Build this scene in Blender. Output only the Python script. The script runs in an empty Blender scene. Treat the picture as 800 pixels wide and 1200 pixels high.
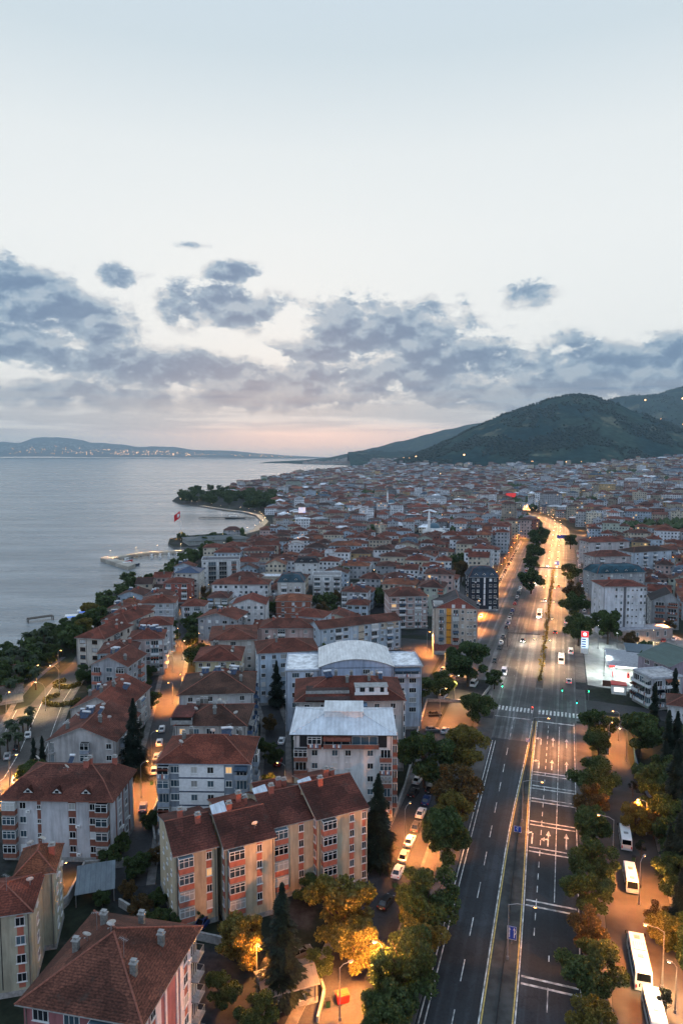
import bpy, math, random
from math import sin, cos, tan, atan, atan2, sqrt, pi, radians
from mathutils import Vector, Matrix, noise as mnoise
from mathutils.geometry import tessellate_polygon
R = random.Random(11)
sc = bpy.context.scene
COL = sc.collection
# ------------------------------------------------------------------ camera geometry (metres, z up, looking along +y)
CH, F, TH = 80.0, 800.0, atan(66 / 800)
CT, ST = cos(TH), sin(TH)
def ray(px, py):
    a, b = px - 400, 600 - py
    return Vector((a, F * CT + b * ST, -F * ST + b * CT))
def at(px, py, z=0.0):
    d = ray(px, py); k = (z - CH) / d.z
    return Vector((d.x * k, d.y * k, z))
def proj(p):
    x, y, z = p[0], p[1], p[2] - CH
    w = y * CT - z * ST; u = y * ST + z * CT
    return (400 + F * x / w, 600 - F * u / w) if w > 1 else (-999, -999)
# ------------------------------------------------------------------ mesh helpers
class MB:
    def __init__(s): s.v, s.f, s.m = [], [], []
    def poly(s, pts, mi=0):
        b = len(s.v); s.v.extend([tuple(p) for p in pts]); s.f.append(tuple(range(b, b + len(pts)))); s.m.append(mi)
    def add(s, pts, faces, mi=0):
        b = len(s.v); s.v.extend([tuple(p) for p in pts])
        for f in faces: s.f.append(tuple(b + i for i in f)); s.m.append(mi)
    def box(s, c, d, mi=0, rz=0.0, top=None):
        x, y, z = d[0] / 2, d[1] / 2, d[2] / 2
        k = top or 1.0
        pts = [(-x, -y, -z), (x, -y, -z), (x, y, -z), (-x, y, -z), (-x * k, -y * k, z), (x * k, -y * k, z), (x * k, y * k, z), (-x * k, y * k, z)]
        if rz:
            cr, sr = cos(rz), sin(rz); pts = [(a * cr - b * sr, a * sr + b * cr, q) for a, b, q in pts]
        s.add([(a + c[0], b + c[1], q + c[2]) for a, b, q in pts], [(3, 2, 1, 0), (4, 5, 6, 7), (0, 1, 5, 4), (1, 2, 6, 5), (2, 3, 7, 6), (3, 0, 4, 7)], mi)
    def prism(s, poly, z0, z1, mi=0, mt=None, bottom=False):
        n = len(poly); b = len(s.v)
        s.v.extend([(p[0], p[1], z0) for p in poly]); s.v.extend([(p[0], p[1], z1) for p in poly])
        for i in range(n):
            j = (i + 1) % n; s.f.append((b + i, b + j, b + n + j, b + n + i)); s.m.append(mi)
        s.f.append(tuple(range(b + n, b + 2 * n))); s.m.append(mi if mt is None else mt)
        if bottom: s.f.append(tuple(range(b + n - 1, b - 1, -1))); s.m.append(mi)
    def tube(s, pts, rad, n=6, mi=0, cap=True):
        pts = [Vector(p) for p in pts]
        if not isinstance(rad, (list, tuple)): rad = [rad] * len(pts)
        b = len(s.v)
        for i, p in enumerate(pts):
            t = (pts[min(i + 1, len(pts) - 1)] - pts[max(i - 1, 0)])
            if t.length < 1e-6: t = Vector((0, 0, 1))
            t.normalize()
            a = Vector((0, 0, 1)) if abs(t.z) < .9 else Vector((1, 0, 0))
            u = t.cross(a).normalized(); w = u.cross(t)
            for k in range(n):
                q = p + (u * cos(2 * pi * k / n) + w * sin(2 * pi * k / n)) * rad[i]; s.v.append(tuple(q))
        for i in range(len(pts) - 1):
            for k in range(n):
                j = (k + 1) % n
                s.f.append((b + i * n + k, b + (i + 1) * n + k, b + (i + 1) * n + j, b + i * n + j)); s.m.append(mi)
        if cap:
            s.f.append(tuple(b + k for k in range(n))); s.m.append(mi)
            e = b + (len(pts) - 1) * n; s.f.append(tuple(e + k for k in range(n - 1, -1, -1))); s.m.append(mi)
    def ball(s, c, r, mi=0, nu=8, nv=5):
        if not isinstance(r, (tuple, list)): r = (r, r, r)
        b = len(s.v)
        for i in range(nv + 1):
            ph = pi * i / nv - pi / 2
            for k in range(nu):
                th = 2 * pi * k / nu
                s.v.append((c[0] + r[0] * cos(ph) * cos(th), c[1] + r[1] * cos(ph) * sin(th), c[2] + r[2] * sin(ph)))
        for i in range(nv):
            for k in range(nu):
                j = (k + 1) % nu
                s.f.append((b + i * nu + k, b + i * nu + j, b + (i + 1) * nu + j, b + (i + 1) * nu + k)); s.m.append(mi)
    def mesh(s, name, mats, smooth=False):
        me = bpy.data.meshes.new(name); me.from_pydata(s.v, [], s.f)
        for m in (mats if isinstance(mats, (list, tuple)) else [mats]): me.materials.append(m)
        if any(s.m): me.polygons.foreach_set('material_index', s.m)
        if smooth: me.polygons.foreach_set('use_smooth', [True] * len(s.f))
        me.update(); return me
    def obj(s, name, mats, parent=None, loc=None, rz=0.0, smooth=False):
        return link(name, s.mesh(name, mats, smooth), parent, loc, rz)
def link(name, data, parent=None, loc=None, rz=0.0, scale=None):
    o = bpy.data.objects.new(name, data); COL.objects.link(o)
    if parent is not None: o.parent = parent
    if loc is not None: o.location = loc
    if rz: o.rotation_euler = (0, 0, rz)
    if scale is not None: o.scale = scale if isinstance(scale, (tuple, list)) else (scale,) * 3
    return o
def thing(name, label, cat, loc=(0, 0, 0), rz=0.0, group=None, data=None, scale=None):
    o = link(name, data, None, loc, rz, scale); return tag(o, label, cat, group)
def tag(o, label, cat, group=None):
    if label: o['label'] = label
    if cat: o['category'] = cat
    if group: o['group'] = group
    return o
def struct(o, kind='structure'):
    o['kind'] = kind; return o
KIDS = {}
def copytree(src, kids):
    c = src.copy(); COL.objects.link(c)
    for o, sub in kids:
        k = o.copy(); COL.objects.link(k); k.parent = c
        for q in sub:
            g = q.copy(); COL.objects.link(g); g.parent = k
    return c
def kidlist(root):
    al = list(COL.objects); by = {}
    for o in al:
        if o.parent is not None: by.setdefault(o.parent.name, []).append(o)
    return [(o, by.get(o.name, [])) for o in by.get(root.name, [])]
# ------------------------------------------------------------------ materials
MATS = {}
def newmat(name):
    m = bpy.data.materials.new(name); m.use_nodes = True
    nt = m.node_tree; nt.nodes.clear()
    out = nt.nodes.new('ShaderNodeOutputMaterial'); b = nt.nodes.new('ShaderNodeBsdfPrincipled')
    nt.links.new(b.outputs[0], out.inputs[0]); return m, nt, b
def N(nt, typ, **kw):
    n = nt.nodes.new('ShaderNode' + typ)
    for k, v in kw.items():
        if k == 'op': n.operation = v
        elif k[0] == 'i' and k[1:].isdigit():
            if hasattr(v, 'is_output'): nt.links.new(v, n.inputs[int(k[1:])])
            else: n.inputs[int(k[1:])].default_value = v
        else: setattr(n, k, v)
    return n
def math_(nt, op, a, b=None, c=None, clamp=False):
    n = nt.nodes.new('ShaderNodeMath'); n.operation = op; n.use_clamp = clamp
    for i, x in enumerate((a, b, c)):
        if x is None: continue
        if hasattr(x, 'is_output'): nt.links.new(x, n.inputs[i])
        else: n.inputs[i].default_value = x
    return n.outputs[0]
def noise_(nt, vec, scale, detail=4, rough=.55):
    n = nt.nodes.new('ShaderNodeTexNoise'); n.inputs['Scale'].default_value = scale; n.inputs['Detail'].default_value = detail; n.inputs['Roughness'].default_value = rough
    if vec is not None: nt.links.new(vec, n.inputs['Vector'])
    return n.outputs[0]
def mapv(nt, vec, scale=(1, 1, 1), loc=(0, 0, 0), rot=(0, 0, 0)):
    n = nt.nodes.new('ShaderNodeMapping'); nt.links.new(vec, n.inputs[0])
    n.inputs[1].default_value = loc; n.inputs[2].default_value = rot; n.inputs[3].default_value = scale; return n.outputs[0]
def ramp(nt, fac, stops):
    n = nt.nodes.new('ShaderNodeValToRGB'); e = n.color_ramp.elements
    while len(e) < len(stops): e.new(.5)
    for i, (p, c) in enumerate(stops):
        e[i].position = p; e[i].color = (c[0], c[1], c[2], 1) if isinstance(c, (tuple, list)) else (c, c, c, 1)
    nt.links.new(fac, n.inputs[0]); return n.outputs[0]
def mixc(nt, fac, a, b, mode='MIX'):
    n = nt.nodes.new('ShaderNodeMix'); n.data_type = 'RGBA'; n.blend_type = mode
    for s, x in ((n.inputs[0], fac), (n.inputs[6], a), (n.inputs[7], b)):
        if hasattr(x, 'is_output'): nt.links.new(x, s)
        else: s.default_value = x if isinstance(x, (int, float)) else (x[0], x[1], x[2], 1)
    return n.outputs[2]
def sstep(nt, x, a, b, o0=0., o1=1.):
    n = nt.nodes.new('ShaderNodeMapRange'); n.interpolation_type = 'SMOOTHSTEP'
    nt.links.new(x, n.inputs[0]); n.inputs[1].default_value = a; n.inputs[2].default_value = b; n.inputs[3].default_value = o0; n.inputs[4].default_value = o1
    return n.outputs[0]
def geopos(nt): return nt.nodes.new('ShaderNodeNewGeometry').outputs['Position']
def objco(nt): return nt.nodes.new('ShaderNodeTexCoord').outputs['Object']
def plain(name, col, rough=.7, metal=0.0, var=.2, scale=1.5, spec=.4, emit=None, es=0.0):
    if name in MATS: return MATS[name]
    m, nt, b = newmat(name)
    n = noise_(nt, objco(nt), scale, 5, .6)
    f = sstep(nt, n, .3, .7, 1 - var, 1 + var)
    c = mixc(nt, 1.0, col, f, 'MULTIPLY')
    nt.links.new(c, b.inputs['Base Color']); b.inputs['Roughness'].default_value = rough; b.inputs['Metallic'].default_value = metal
    b.inputs['Specular IOR Level'].default_value = spec
    if emit: b.inputs['Emission Color'].default_value = (*emit, 1); b.inputs['Emission Strength'].default_value = es
    MATS[name] = m; return m
def wallmat(col):
    key = 'plaster_%d_%d_%d' % tuple(int(c * 100) for c in col)
    if key in MATS: return MATS[key]
    m, nt, b = newmat(key)
    p = geopos(nt)
    streak = noise_(nt, mapv(nt, p, (1.1, 1.1, .12)), 1.0, 5, .65)
    blot = noise_(nt, p, .22, 4, .6)
    f = math_(nt, 'MULTIPLY', sstep(nt, streak, .30, .64, .70, 1.05), sstep(nt, blot, .3, .7, .80, 1.08))
    nt.links.new(mixc(nt, 1.0, col, f, 'MULTIPLY'), b.inputs['Base Color']); b.inputs['Roughness'].default_value = .85; b.inputs['Specular IOR Level'].default_value = .2
    MATS[key] = m; return m
def tilemat(col):
    key = 'roof_tile_%d_%d_%d' % tuple(int(c * 1000) for c in col)
    if key in MATS: return MATS[key]
    m, nt, b = newmat(key)
    p = geopos(nt)
    sp = N(nt, 'SeparateXYZ'); nt.links.new(p, sp.inputs[0])
    z = math_(nt, 'MULTIPLY', sp.outputs[2], 6.2)
    row = math_(nt, 'FRACT', z)
    lines = sstep(nt, row, 0.0, .5, .55, 1.0)
    wave = noise_(nt, mapv(nt, p, (3.2, 3.2, 9.0)), 1.0, 2, .5)
    big = noise_(nt, p, .16, 5, .65)
    f = math_(nt, 'MULTIPLY', math_(nt, 'MULTIPLY', lines, sstep(nt, wave, .3, .7, .55, 1.35)), sstep(nt, big, .3, .7, .6, 1.3))
    c = mixc(nt, 1.0, tuple(k * .84 for k in col), f, 'MULTIPLY')
    vo = nt.nodes.new('ShaderNodeTexVoronoi'); vo.inputs['Scale'].default_value = .33; nt.links.new(p, vo.inputs['Vector']); vs_ = N(nt, 'SeparateColor'); nt.links.new(vo.outputs['Color'], vs_.inputs[0]); c = mixc(nt, 1.0, c, sstep(nt, vs_.outputs[0], .0, 1.0, .74, 1.30), 'MULTIPLY')
    moss = sstep(nt, noise_(nt, p, .5, 6, .7), .55, .72, 0, .55)
    c = mixc(nt, moss, c, (.05, .042, .034))
    nt.links.new(c, b.inputs['Base Color']); b.inputs['Roughness'].default_value = .85; b.inputs['Specular IOR Level'].default_value = .25
    bp = N(nt, 'Bump'); bp.inputs['Strength'].default_value = .5; bp.inputs['Distance'].default_value = .05; nt.links.new(lines, bp.inputs['Height']); nt.links.new(bp.outputs[0], b.inputs['Normal'])
    MATS[key] = m; return m
def metalroof(col):
    key = 'sheet_roof_%d_%d_%d' % tuple(int(c * 1000) for c in col)
    if key in MATS: return MATS[key]
    m, nt, b = newmat(key)
    p = objco(nt); sp = N(nt, 'SeparateXYZ'); nt.links.new(p, sp.inputs[0])
    seam = sstep(nt, math_(nt, 'ABSOLUTE', math_(nt, 'SUBTRACT', math_(nt, 'FRACT', math_(nt, 'MULTIPLY', sp.outputs[0], 1.1)), .5)), .40, .5, 1.0, .72)
    d = noise_(nt, mapv(nt, p, (.6, .18, .6)), 1.0, 6, .7)
    f = math_(nt, 'MULTIPLY', seam, sstep(nt, d, .3, .7, .72, 1.08))
    nt.links.new(mixc(nt, 1.0, col, f, 'MULTIPLY'), b.inputs['Base Color']); b.inputs['Roughness'].default_value = .55; b.inputs['Specular IOR Level'].default_value = .4
    MATS[key] = m; return m
def glass(name, col, rough=.12, emit=None, es=0):
    if name in MATS: return MATS[name]
    m, nt, b = newmat(name)
    oi = N(nt, 'ObjectInfo')
    f = math_(nt, 'MULTIPLY_ADD', oi.outputs['Random'], 1.0, .5)
    nt.links.new(mixc(nt, 1.0, col, f, 'MULTIPLY'), b.inputs['Base Color']); b.inputs['Roughness'].default_value = rough; b.inputs['Specular IOR Level'].default_value = .6
    if emit: b.inputs['Emission Color'].default_value = (*emit, 1); b.inputs['Emission Strength'].default_value = es
    MATS[name] = m; return m
def emis(name, col, s):
    if name in MATS: return MATS[name]
    m, nt, b = newmat(name)
    b.inputs['Base Color'].default_value = (*[min(1, c) * .5 for c in col], 1); b.inputs['Emission Color'].default_value = (*col, 1); b.inputs['Emission Strength'].default_value = s
    MATS[name] = m; return m
M_FRAME = plain('window_frame_white', (.62, .63, .62), .5, var=.1)
M_FRAMEB = plain('window_frame_brown', (.10, .05, .03), .5, var=.1)
M_GLASS = [glass('glass_dark', (.012, .016, .02)), glass('glass_blue', (.05, .085, .11)), glass('glass_curtain', (.38, .38, .36), .4), glass('glass_shutter', (.5, .52, .53), .6), glass('glass_lit', (.3, .2, .1), .3, (1.0, .58, .24), .7)]
M_CONC = plain('concrete', (.28, .28, .27), .9, var=.25)
M_DARK = plain('dark_trim_and_shade', (.02, .021, .023), .9)  # near-black for dark trim and for shade painted in place of recesses
M_BLACK = plain('black_rubber', (.012, .012, .013), .8)
M_STEEL = plain('galvanised_steel', (.33, .34, .35), .45, .6, var=.1)
M_PAINTW = plain('white_paint', (.75, .75, .73), .5, var=.08)
M_BRICK = plain('chimney_brick', (.33, .10, .07), .9, var=.25, scale=4)
M_CHIM = plain('chimney_render', (.16, .16, .15), .9, var=.35, scale=3)
M_SOLAR = plain('solar_collector', (.02, .035, .07), .15, var=.1)
M_TANK = plain('white_tank', (.6, .62, .64), .3, .2, var=.1)
M_CAP = plain('ridge_tile', (.21, .075, .05), .85, var=.3, scale=3)
M_BARK = plain('bark', (.07, .05, .038), .95, var=.3, scale=3)
M_RED = plain('red_paint', (.5, .03, .025), .45, var=.1)
M_BLUE = plain('blue_paint', (.02, .06, .35), .45, var=.1)
E_ORANGE = emis('lamp_sodium', (1.0, .42, .10), 26)
E_WARM = emis('lamp_warm', (1.0, .70, .38), 26)
E_WHITE = emis('lamp_white', (.9, 1.0, .95), 30)
E_GREEN = emis('signal_green', (.03, 1.0, .45), 14)
E_REDL = emis('signal_red', (1.0, .06, .03), 14)
E_HEAD = emis('headlight', (1.0, .95, .85), 40)
E_TAIL = emis('taillight', (1.0, .05, .02), 6)
# ------------------------------------------------------------------ buildings
FLOOR = 2.9; DPIPE = plain('drainpipe_grey', (.12, .11, .10), .6); BALB2 = plain('faded_blue_cloth', (.16, .24, .34), .9); AWN = plain('awning_cloth', (.34, .12, .08), .9, var=.3)
RECTS = []          # occupied oriented rectangles (cx, cy, hx, hy, yaw)
def rect_clash(a, b):
    dx, dy = b[0] - a[0], b[1] - a[1]
    if dx * dx + dy * dy > (a[2] + a[3] + b[2] + b[3]) ** 2: return False
    for yaw in (a[4], b[4]):
        for ax in (yaw, yaw + pi / 2):
            ux, uy = cos(ax), sin(ax)
            def ext(r):
                return abs(r[2] * (cos(r[4]) * ux + sin(r[4]) * uy)) + abs(r[3] * (-sin(r[4]) * ux + cos(r[4]) * uy))
            if abs(dx * ux + dy * uy) > ext(a) + ext(b): return False
    return True
WIN = {'w': (1.25, 1.3), 'W': (2.0, 1.4), 's': (.75, .8), 't': (1.0, 2.1), 'n': (.9, 1.3)}
_wc = {}
def win_mesh(kind, fr):
    k = ('wf', kind, fr)
    if k not in _wc:
        w, h = WIN[kind]; m = MB(); t = .09
        for x in (-w / 2, w / 2): m.box((x, -.02, h / 2), (t, .1, h + t))
        for z in (0, h): m.box((0, -.021, z), (w - t, .098, t))
        for i in range(1, 3 if kind == 'W' else 2): m.box((-w / 2 + w * i / (3 if kind == 'W' else 2), -.015, h / 2), (.06, .07, h - t))
        m.box((0, -.075, -.085), (w + .3, .17, .07))
        _wc[k] = m.mesh('window_frame', M_FRAME if fr == 0 else M_FRAMEB)
    return _wc[k]
def pane_mesh(kind, g):
    k = ('wp', kind, g)
    if k not in _wc:
        w, h = WIN[kind]; m = MB(); m.box((0, -.001, h / 2), (w - .06, .03, h - .06)); _wc[k] = m.mesh('pane', M_GLASS[g])
    return _wc[k]
def simple_win(kind, g):
    k = ('ws', kind, g)
    if k not in _wc:
        w, h = WIN[kind]; m = MB()
        m.box((0, 0, h / 2), (w, .06, h), 0); m.box((0, -.02, h / 2), (w - .16, .05, h - .16), 1); m.box((0, -.03, h / 2), (.07, .05, h - .16), 0)
        _wc[k] = m.mesh('window', [M_FRAME, M_GLASS[g]])
    return _wc[k]
def pick_glass(): 
    r = R.random(); return 0 if r < .55 else 1 if r < .76 else 2 if r < .90 else 3 if r < .988 else 4
def balc_mesh(w, mat, depth=1.15, rail=False):
    k = ('bm', round(w, 1), mat.name, rail)
    if k not in _wc:
        m = MB(); d = depth
        m.box((0, -d / 2, -.08), (w, d, .16), 1)
        if rail:
            m.tube([(-w / 2 + .05, -.02, .95), (-w / 2 + .05, -d + .05, .95), (w / 2 - .05, -d + .05, .95), (w / 2 - .05, -.02, .95)], .035, 4, 2)
            n = int(w / .25)
            for i in range(n + 1): m.box((-w / 2 + .05 + (w - .1) * i / n, -d + .05, .46), (.03, .03, .92), 2)
        else:
            m.box((0, -d + .05, .47), (w, .1, .94), 0)
            for x in (-w / 2 + .05, w / 2 - .05): m.box((x, -d / 2 + .04, .469), (.1, d - .12, .938), 0)
            m.box((0, -d + .05, .97), (w + .04, .16, .06), 1)
        _wc[k] = m.mesh('balcony', [mat, M_CONC, M_STEEL])
    return _wc[k]
def door_mesh(w, g):
    k = ('dm', round(w, 1), g)
    if k not in _wc:
        m = MB(); m.box((0, .0, 1.2), (w - .5, .05, 2.3), 1)
        for i in range(4): m.box((-(w - .5) / 2 + (w - .5) * i / 3, -.02, 1.2), (.09, .08, 2.3), 0)
        m.box((0, -.021, 2.33), (w - .4, .08, .09), 0)
        _wc[k] = m.mesh('balcony_door', [M_FRAME, M_GLASS[g]])
    return _wc[k]
def glaz_mesh(w, g, depth=1.15):
    k = ('gm', round(w, 1), g)
    if k not in _wc:
        m = MB(); d = depth - .03; z0, z1 = .98, 2.62
        zc, hh = (z0 + z1) / 2, z1 - z0
        m.box((0, -d / 2, zc), (w - .06, d, hh), 1)
        n = max(2, int(w / .8))
        for i in range(n + 1): m.box((-w / 2 + .05 + (w - .1) * i / n, -d - .01, zc), (.10, .07, hh), 0)
        for z in (z0 + .04, z1 - .04, z0 + hh * .68): m.box((0, -d - .005, z), (w - .02, .06, .09), 0)
        for sx in (-1, 1):
            for y in (-.1, -d / 2, -d + .05): m.box((sx * (w / 2 - .02), y, zc), (.06, .09, hh), 0)
            m.box((sx * (w / 2 - .02), -d / 2, z1 - .04), (.058, d - .2, .09), 0)
        _wc[k] = m.mesh('glazing', [M_FRAME, M_GLASS[g]])
    return _wc[k]
def facade(root, org, L, phi, h, spec, o, n_f=None, base=0.0):
    """one wall: spec items 'kind pos width [f0 f1]' with pos 0-1 along it (left to right seen from outside), floors counted from the top"""
    cu, su = cos(phi), sin(phi)
    nf = n_f or max(1, int((h - base + .3) / FLOOR))
    def P(x, off, z): return (org[0] + cu * x + su * off, org[1] + su * x - cu * off, z)
    items = []
    for it in spec.split(';'):
        t = it.split()
        if t: items.append(t)
    poff = {}
    for t in items:
        kind = t[0]; pos = float(t[1]) * L; wd = float(t[2]) if len(t) > 2 else 1.2
        f0, f1 = (int(t[3]), int(t[4])) if len(t) > 4 else (0, nf)
        ztop, zbot = h - f0 * FLOOR, max(base + .05, h - f1 * FLOOR)
        if kind in 'SPQK':          # S pilaster strip, P spandrel column, Q wall panel, K dark vertical strip
            mat = {'S': o.get('smat'), 'P': o.get('pmat'), 'Q': o.get('qmat'), 'K': o.get('kmat', M_DARK)}[kind] or o['wmat']
            m = MB(); th = {'S': .12, 'P': .05, 'Q': .07, 'K': .04}[kind]
            m.box((0, 0, (ztop + zbot) / 2), (wd, th * 2, ztop - zbot - .02))
            if kind == 'Q':
                for f in range(f0 + 1, f1): m.box((0, -.02, h - f * FLOOR - .05), (wd + .02, th * 2 + .06, .28), 1)
            m.obj({'S': 'pilaster', 'P': 'spandrel', 'Q': 'wall_panel', 'K': 'wall_strip'}[kind], [mat, o.get('kmat', M_DARK)], root, P(pos, 0, 0), phi)
            poff[(pos - wd / 2, pos + wd / 2)] = th
            continue
        off = 0.025
        for (a, b), th in poff.items():
            if a <= pos <= b: off = max(off, th + .025)
        for f in range(f0, min(f1, nf)):
            zb = h - (f + 1) * FLOOR
            if zb < base - .3: continue
            if kind in WIN:
                g = pick_glass(); z = zb + (1.0 if kind != 't' else .15)
                if o.get('simple'):
                    link('window', simple_win(kind, g), root, P(pos, off, z), phi)
                else:
                    q = link('window', win_mesh(kind, o.get('frame', 0)), root, P(pos, off, z), phi)
                    link('pane', pane_mesh(kind, g), q)
            else:
                mat = o.get('bmat') or o['wmat']
                q = link('balcony', balc_mesh(wd, mat, rail=(kind == 'r')), root, P(pos, .003, zb + .1), phi)
                if kind == 'g' or (kind == 'b' and R.random() < o.get('glz', .25)):
                    link('glazing', glaz_mesh(wd, R.choice((0, 0, 1, 1, 2))), q)
                else:
                    link('balcony_door', door_mesh(wd, R.choice((0, 0, 1))), q, (0, -.03, 0))
            if kind == 'b' and R.random() < .3:
                mc = R.choice((M_PAINTW, M_CONC, BALB2, AWN)); k_ = ('aw', round(wd, 1), mc.name)
                if k_ not in _wc:
                    b = MB(); b.add([(-wd / 2, -.02, 2.6), (wd / 2, -.02, 2.6), (wd / 2, -1.5, 2.05), (-wd / 2, -1.5, 2.05), (-wd / 2, -1.5, 1.8), (wd / 2, -1.5, 1.8)], [(0, 1, 2, 3), (3, 2, 1, 0), (3, 2, 5, 4), (4, 5, 2, 3)]); _wc[k_] = b.mesh('awning', mc)
                link('awning', _wc[k_], q)
            if kind == 'b' and not o.get('simple') and R.random() < .35:
                k_ = 'laundry'
                if k_ not in _wc:
                    b = MB()
                    for i_ in range(5): b.box((-.8 + i_ * .38, 0, .62 - .05 * (i_ % 2)), (.32, .03, .6 + .2 * (i_ % 3)), i_ % 3)
                    b.tube([(-1.1, 0, 1.0), (1.1, 0, 1.0)], .015, 4, 0); _wc[k_] = b.mesh('laundry', [M_PAINTW, BALB2, AWN])
                link('laundry', _wc[k_], q, (0, -1.26, .0))
            if kind in 'wW' and not o.get('simple') and R.random() < .22:
                m = _wc.get('ac')
                if m is None:
                    b = MB(); b.box((0, -.22, 0), (.8, .32, .55), 0); b.ball((.12, -.385, 0), (.2, .015, .2), 1, 8, 4); m = _wc['ac'] = b.mesh('air_conditioner', [M_PAINTW, M_STEEL])
                link('air_conditioner', m, root, P(pos + 1.1, 0.0, zb + .55), phi)
# ---- roofs: every function fills a builder and returns the height of its surface at a local point
def hip(m, w, d, h, rise, o=.6, th=.2):
    W, D = w / 2 + o, d / 2 + o; z = h + th; s = min(W, D)
    rx, ry = max(0, W - D), max(0, D - W)
    e = [(-W, -D, z), (W, -D, z), (W, D, z), (-W, D, z)]; lo = [(x, y, h + .01) for x, y, _ in e]
    a, b = ((-rx, 0, z + rise), (rx, 0, z + rise)) if W >= D else ((0, -ry, z + rise), (0, ry, z + rise))
    if W >= D: fs = [(e[0], e[1], b, a), (e[1], e[2], b), (e[2], e[3], a, b), (e[3], e[0], a)]; hp = [(e[0], a), (e[3], a), (e[1], b), (e[2], b)]
    else: fs = [(e[0], e[1], a), (e[1], e[2], b, a), (e[2], e[3], b), (e[3], e[0], a, b)]; hp = [(e[0], a), (e[1], a), (e[2], b), (e[3], b)]
    for f in fs: m.poly(f, 0)
    for i in range(4): m.poly((lo[i], lo[(i + 1) % 4], e[(i + 1) % 4], e[i]), 2)
    m.poly(lo[::-1], 2)
    for p, q in hp + ([(a, b)] if rx + ry > .5 else []): m.tube([p, q], .13, 5, 1)
    return lambda x, y: z + rise * min(1, min(W - abs(x), D - abs(y)) / s)
def gable(m, w, d, h, rise, o=.5, th=.2, axis='x', frac=.5):
    """ridge along axis; frac places it between the front (0) and the back (1), or the left and the right"""
    if axis == 'y':
        n = MB(); fz = gable(n, d, w, h, rise, o, th, 'x', frac)
        b = len(m.v); m.v.extend([(-y, x, z) for x, y, z in n.v]); m.f.extend([tuple(b + i for i in f) for f in n.f]); m.m.extend(n.m)
        return lambda x, y: fz(y, -x)
    W, D = w / 2 + o, d / 2 + o; yr = -d / 2 + d * frac
    k1 = rise / (yr + d / 2) if frac > .02 else 0; k2 = rise / (d / 2 - yr) if frac < .98 else 0
    zf, zb = h - k1 * o, h - k2 * o; zr = h + rise
    for (y0, z0, y1, z1) in ((-D, zf, yr, zr), (yr, zr, D, zb)):
        if abs(y1 - y0) < .3: continue
        A = [(-W, y0, z0 + th), (W, y0, z0 + th), (W, y1, z1 + th), (-W, y1, z1 + th)]
        m.poly(A, 0); B = [(x, y, q - th) for x, y, q in A]; m.poly(B[::-1], 2)
        for i in range(4): m.poly((B[i], B[(i + 1) % 4], A[(i + 1) % 4], A[i]), 2)
    m.tube([(-W, yr, zr + th), (W, yr, zr + th)], .13, 5, 1)
    for sx in (-1, 1):
        t = [(sx * w / 2, -d / 2, h - .02), (sx * w / 2, d / 2, h - .02), (sx * w / 2, yr, zr)]
        m.poly(t if sx > 0 else t[::-1], 3)
    if frac > .98: m.poly([(w / 2, d / 2, h - .02), (-w / 2, d / 2, h - .02), (-w / 2, d / 2, zr), (w / 2, d / 2, zr)], 3)
    if frac < .02: m.poly([(-w / 2, -d / 2, h - .02), (w / 2, -d / 2, h - .02), (w / 2, -d / 2, zr), (-w / 2, -d / 2, zr)], 3)
    return lambda x, y: (h + th + rise - (k1 * (yr - y) if y < yr else k2 * (y - yr)))
def flat(m, w, d, h, rise=.8, o=.1, th=.2):
    m.box((0, 0, h + th / 2), (w + 2 * o, d + 2 * o, th), 2)
    m.poly([(-w / 2 + .2, -d / 2 + .2, h + th + .01), (w / 2 - .2, -d / 2 + .2, h + th + .01), (w / 2 - .2, d / 2 - .2, h + th + .01), (-w / 2 + .2, d / 2 - .2, h + th + .01)], 0)
    for y in (-d / 2, d / 2): m.box((0, y, h + th + rise / 2), (w + .2, .2, rise), 3)
    for x in (-w / 2, w / 2): m.box((x, 0, h + th + rise / 2), (.2, d - .2, rise), 3)
    return lambda x, y: h + th
def mansard(m, w, d, h, rise=3.0, o=.5, inset=1.6, top=1.2, th=.25):
    W, D = w / 2 + o, d / 2 + o; z = h + th
    e = [(-W, -D), (W, -D), (W, D), (-W, D)]
    i_ = [(-W + inset, -D + inset), (W - inset, -D + inset), (W - inset, D - inset), (-W + inset, D - inset)]
    for k in range(4):
        j = (k + 1) % 4
        m.poly([(*e[k], z), (*e[j], z), (*i_[j], z + rise), (*i_[k], z + rise)], 0)
        m.poly([(*e[k], h), (*e[j], h), (*e[j], z), (*e[k], z)], 2)
        m.tube([(*e[k], z), (*i_[k], z + rise)], .12, 5, 1)
    m.poly([(*p, h + .01) for p in e][::-1], 2)
    n = MB(); hip(n, 2 * (W - inset), 2 * (D - inset), z + rise - .2, top, .02, .2); b = len(m.v)
    m.v.extend(n.v); m.f.extend([tuple(b + q for q in f) for f in n.f]); m.m.extend([0 if q == 2 else q for q in n.m])
    s = min(W, D) - inset
    def fz(x, y):
        t = min(W - abs(x), D - abs(y))
        return z + rise * t / inset if t < inset else z + rise + top * min(1, (t - inset) / s)
    return fz
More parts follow.
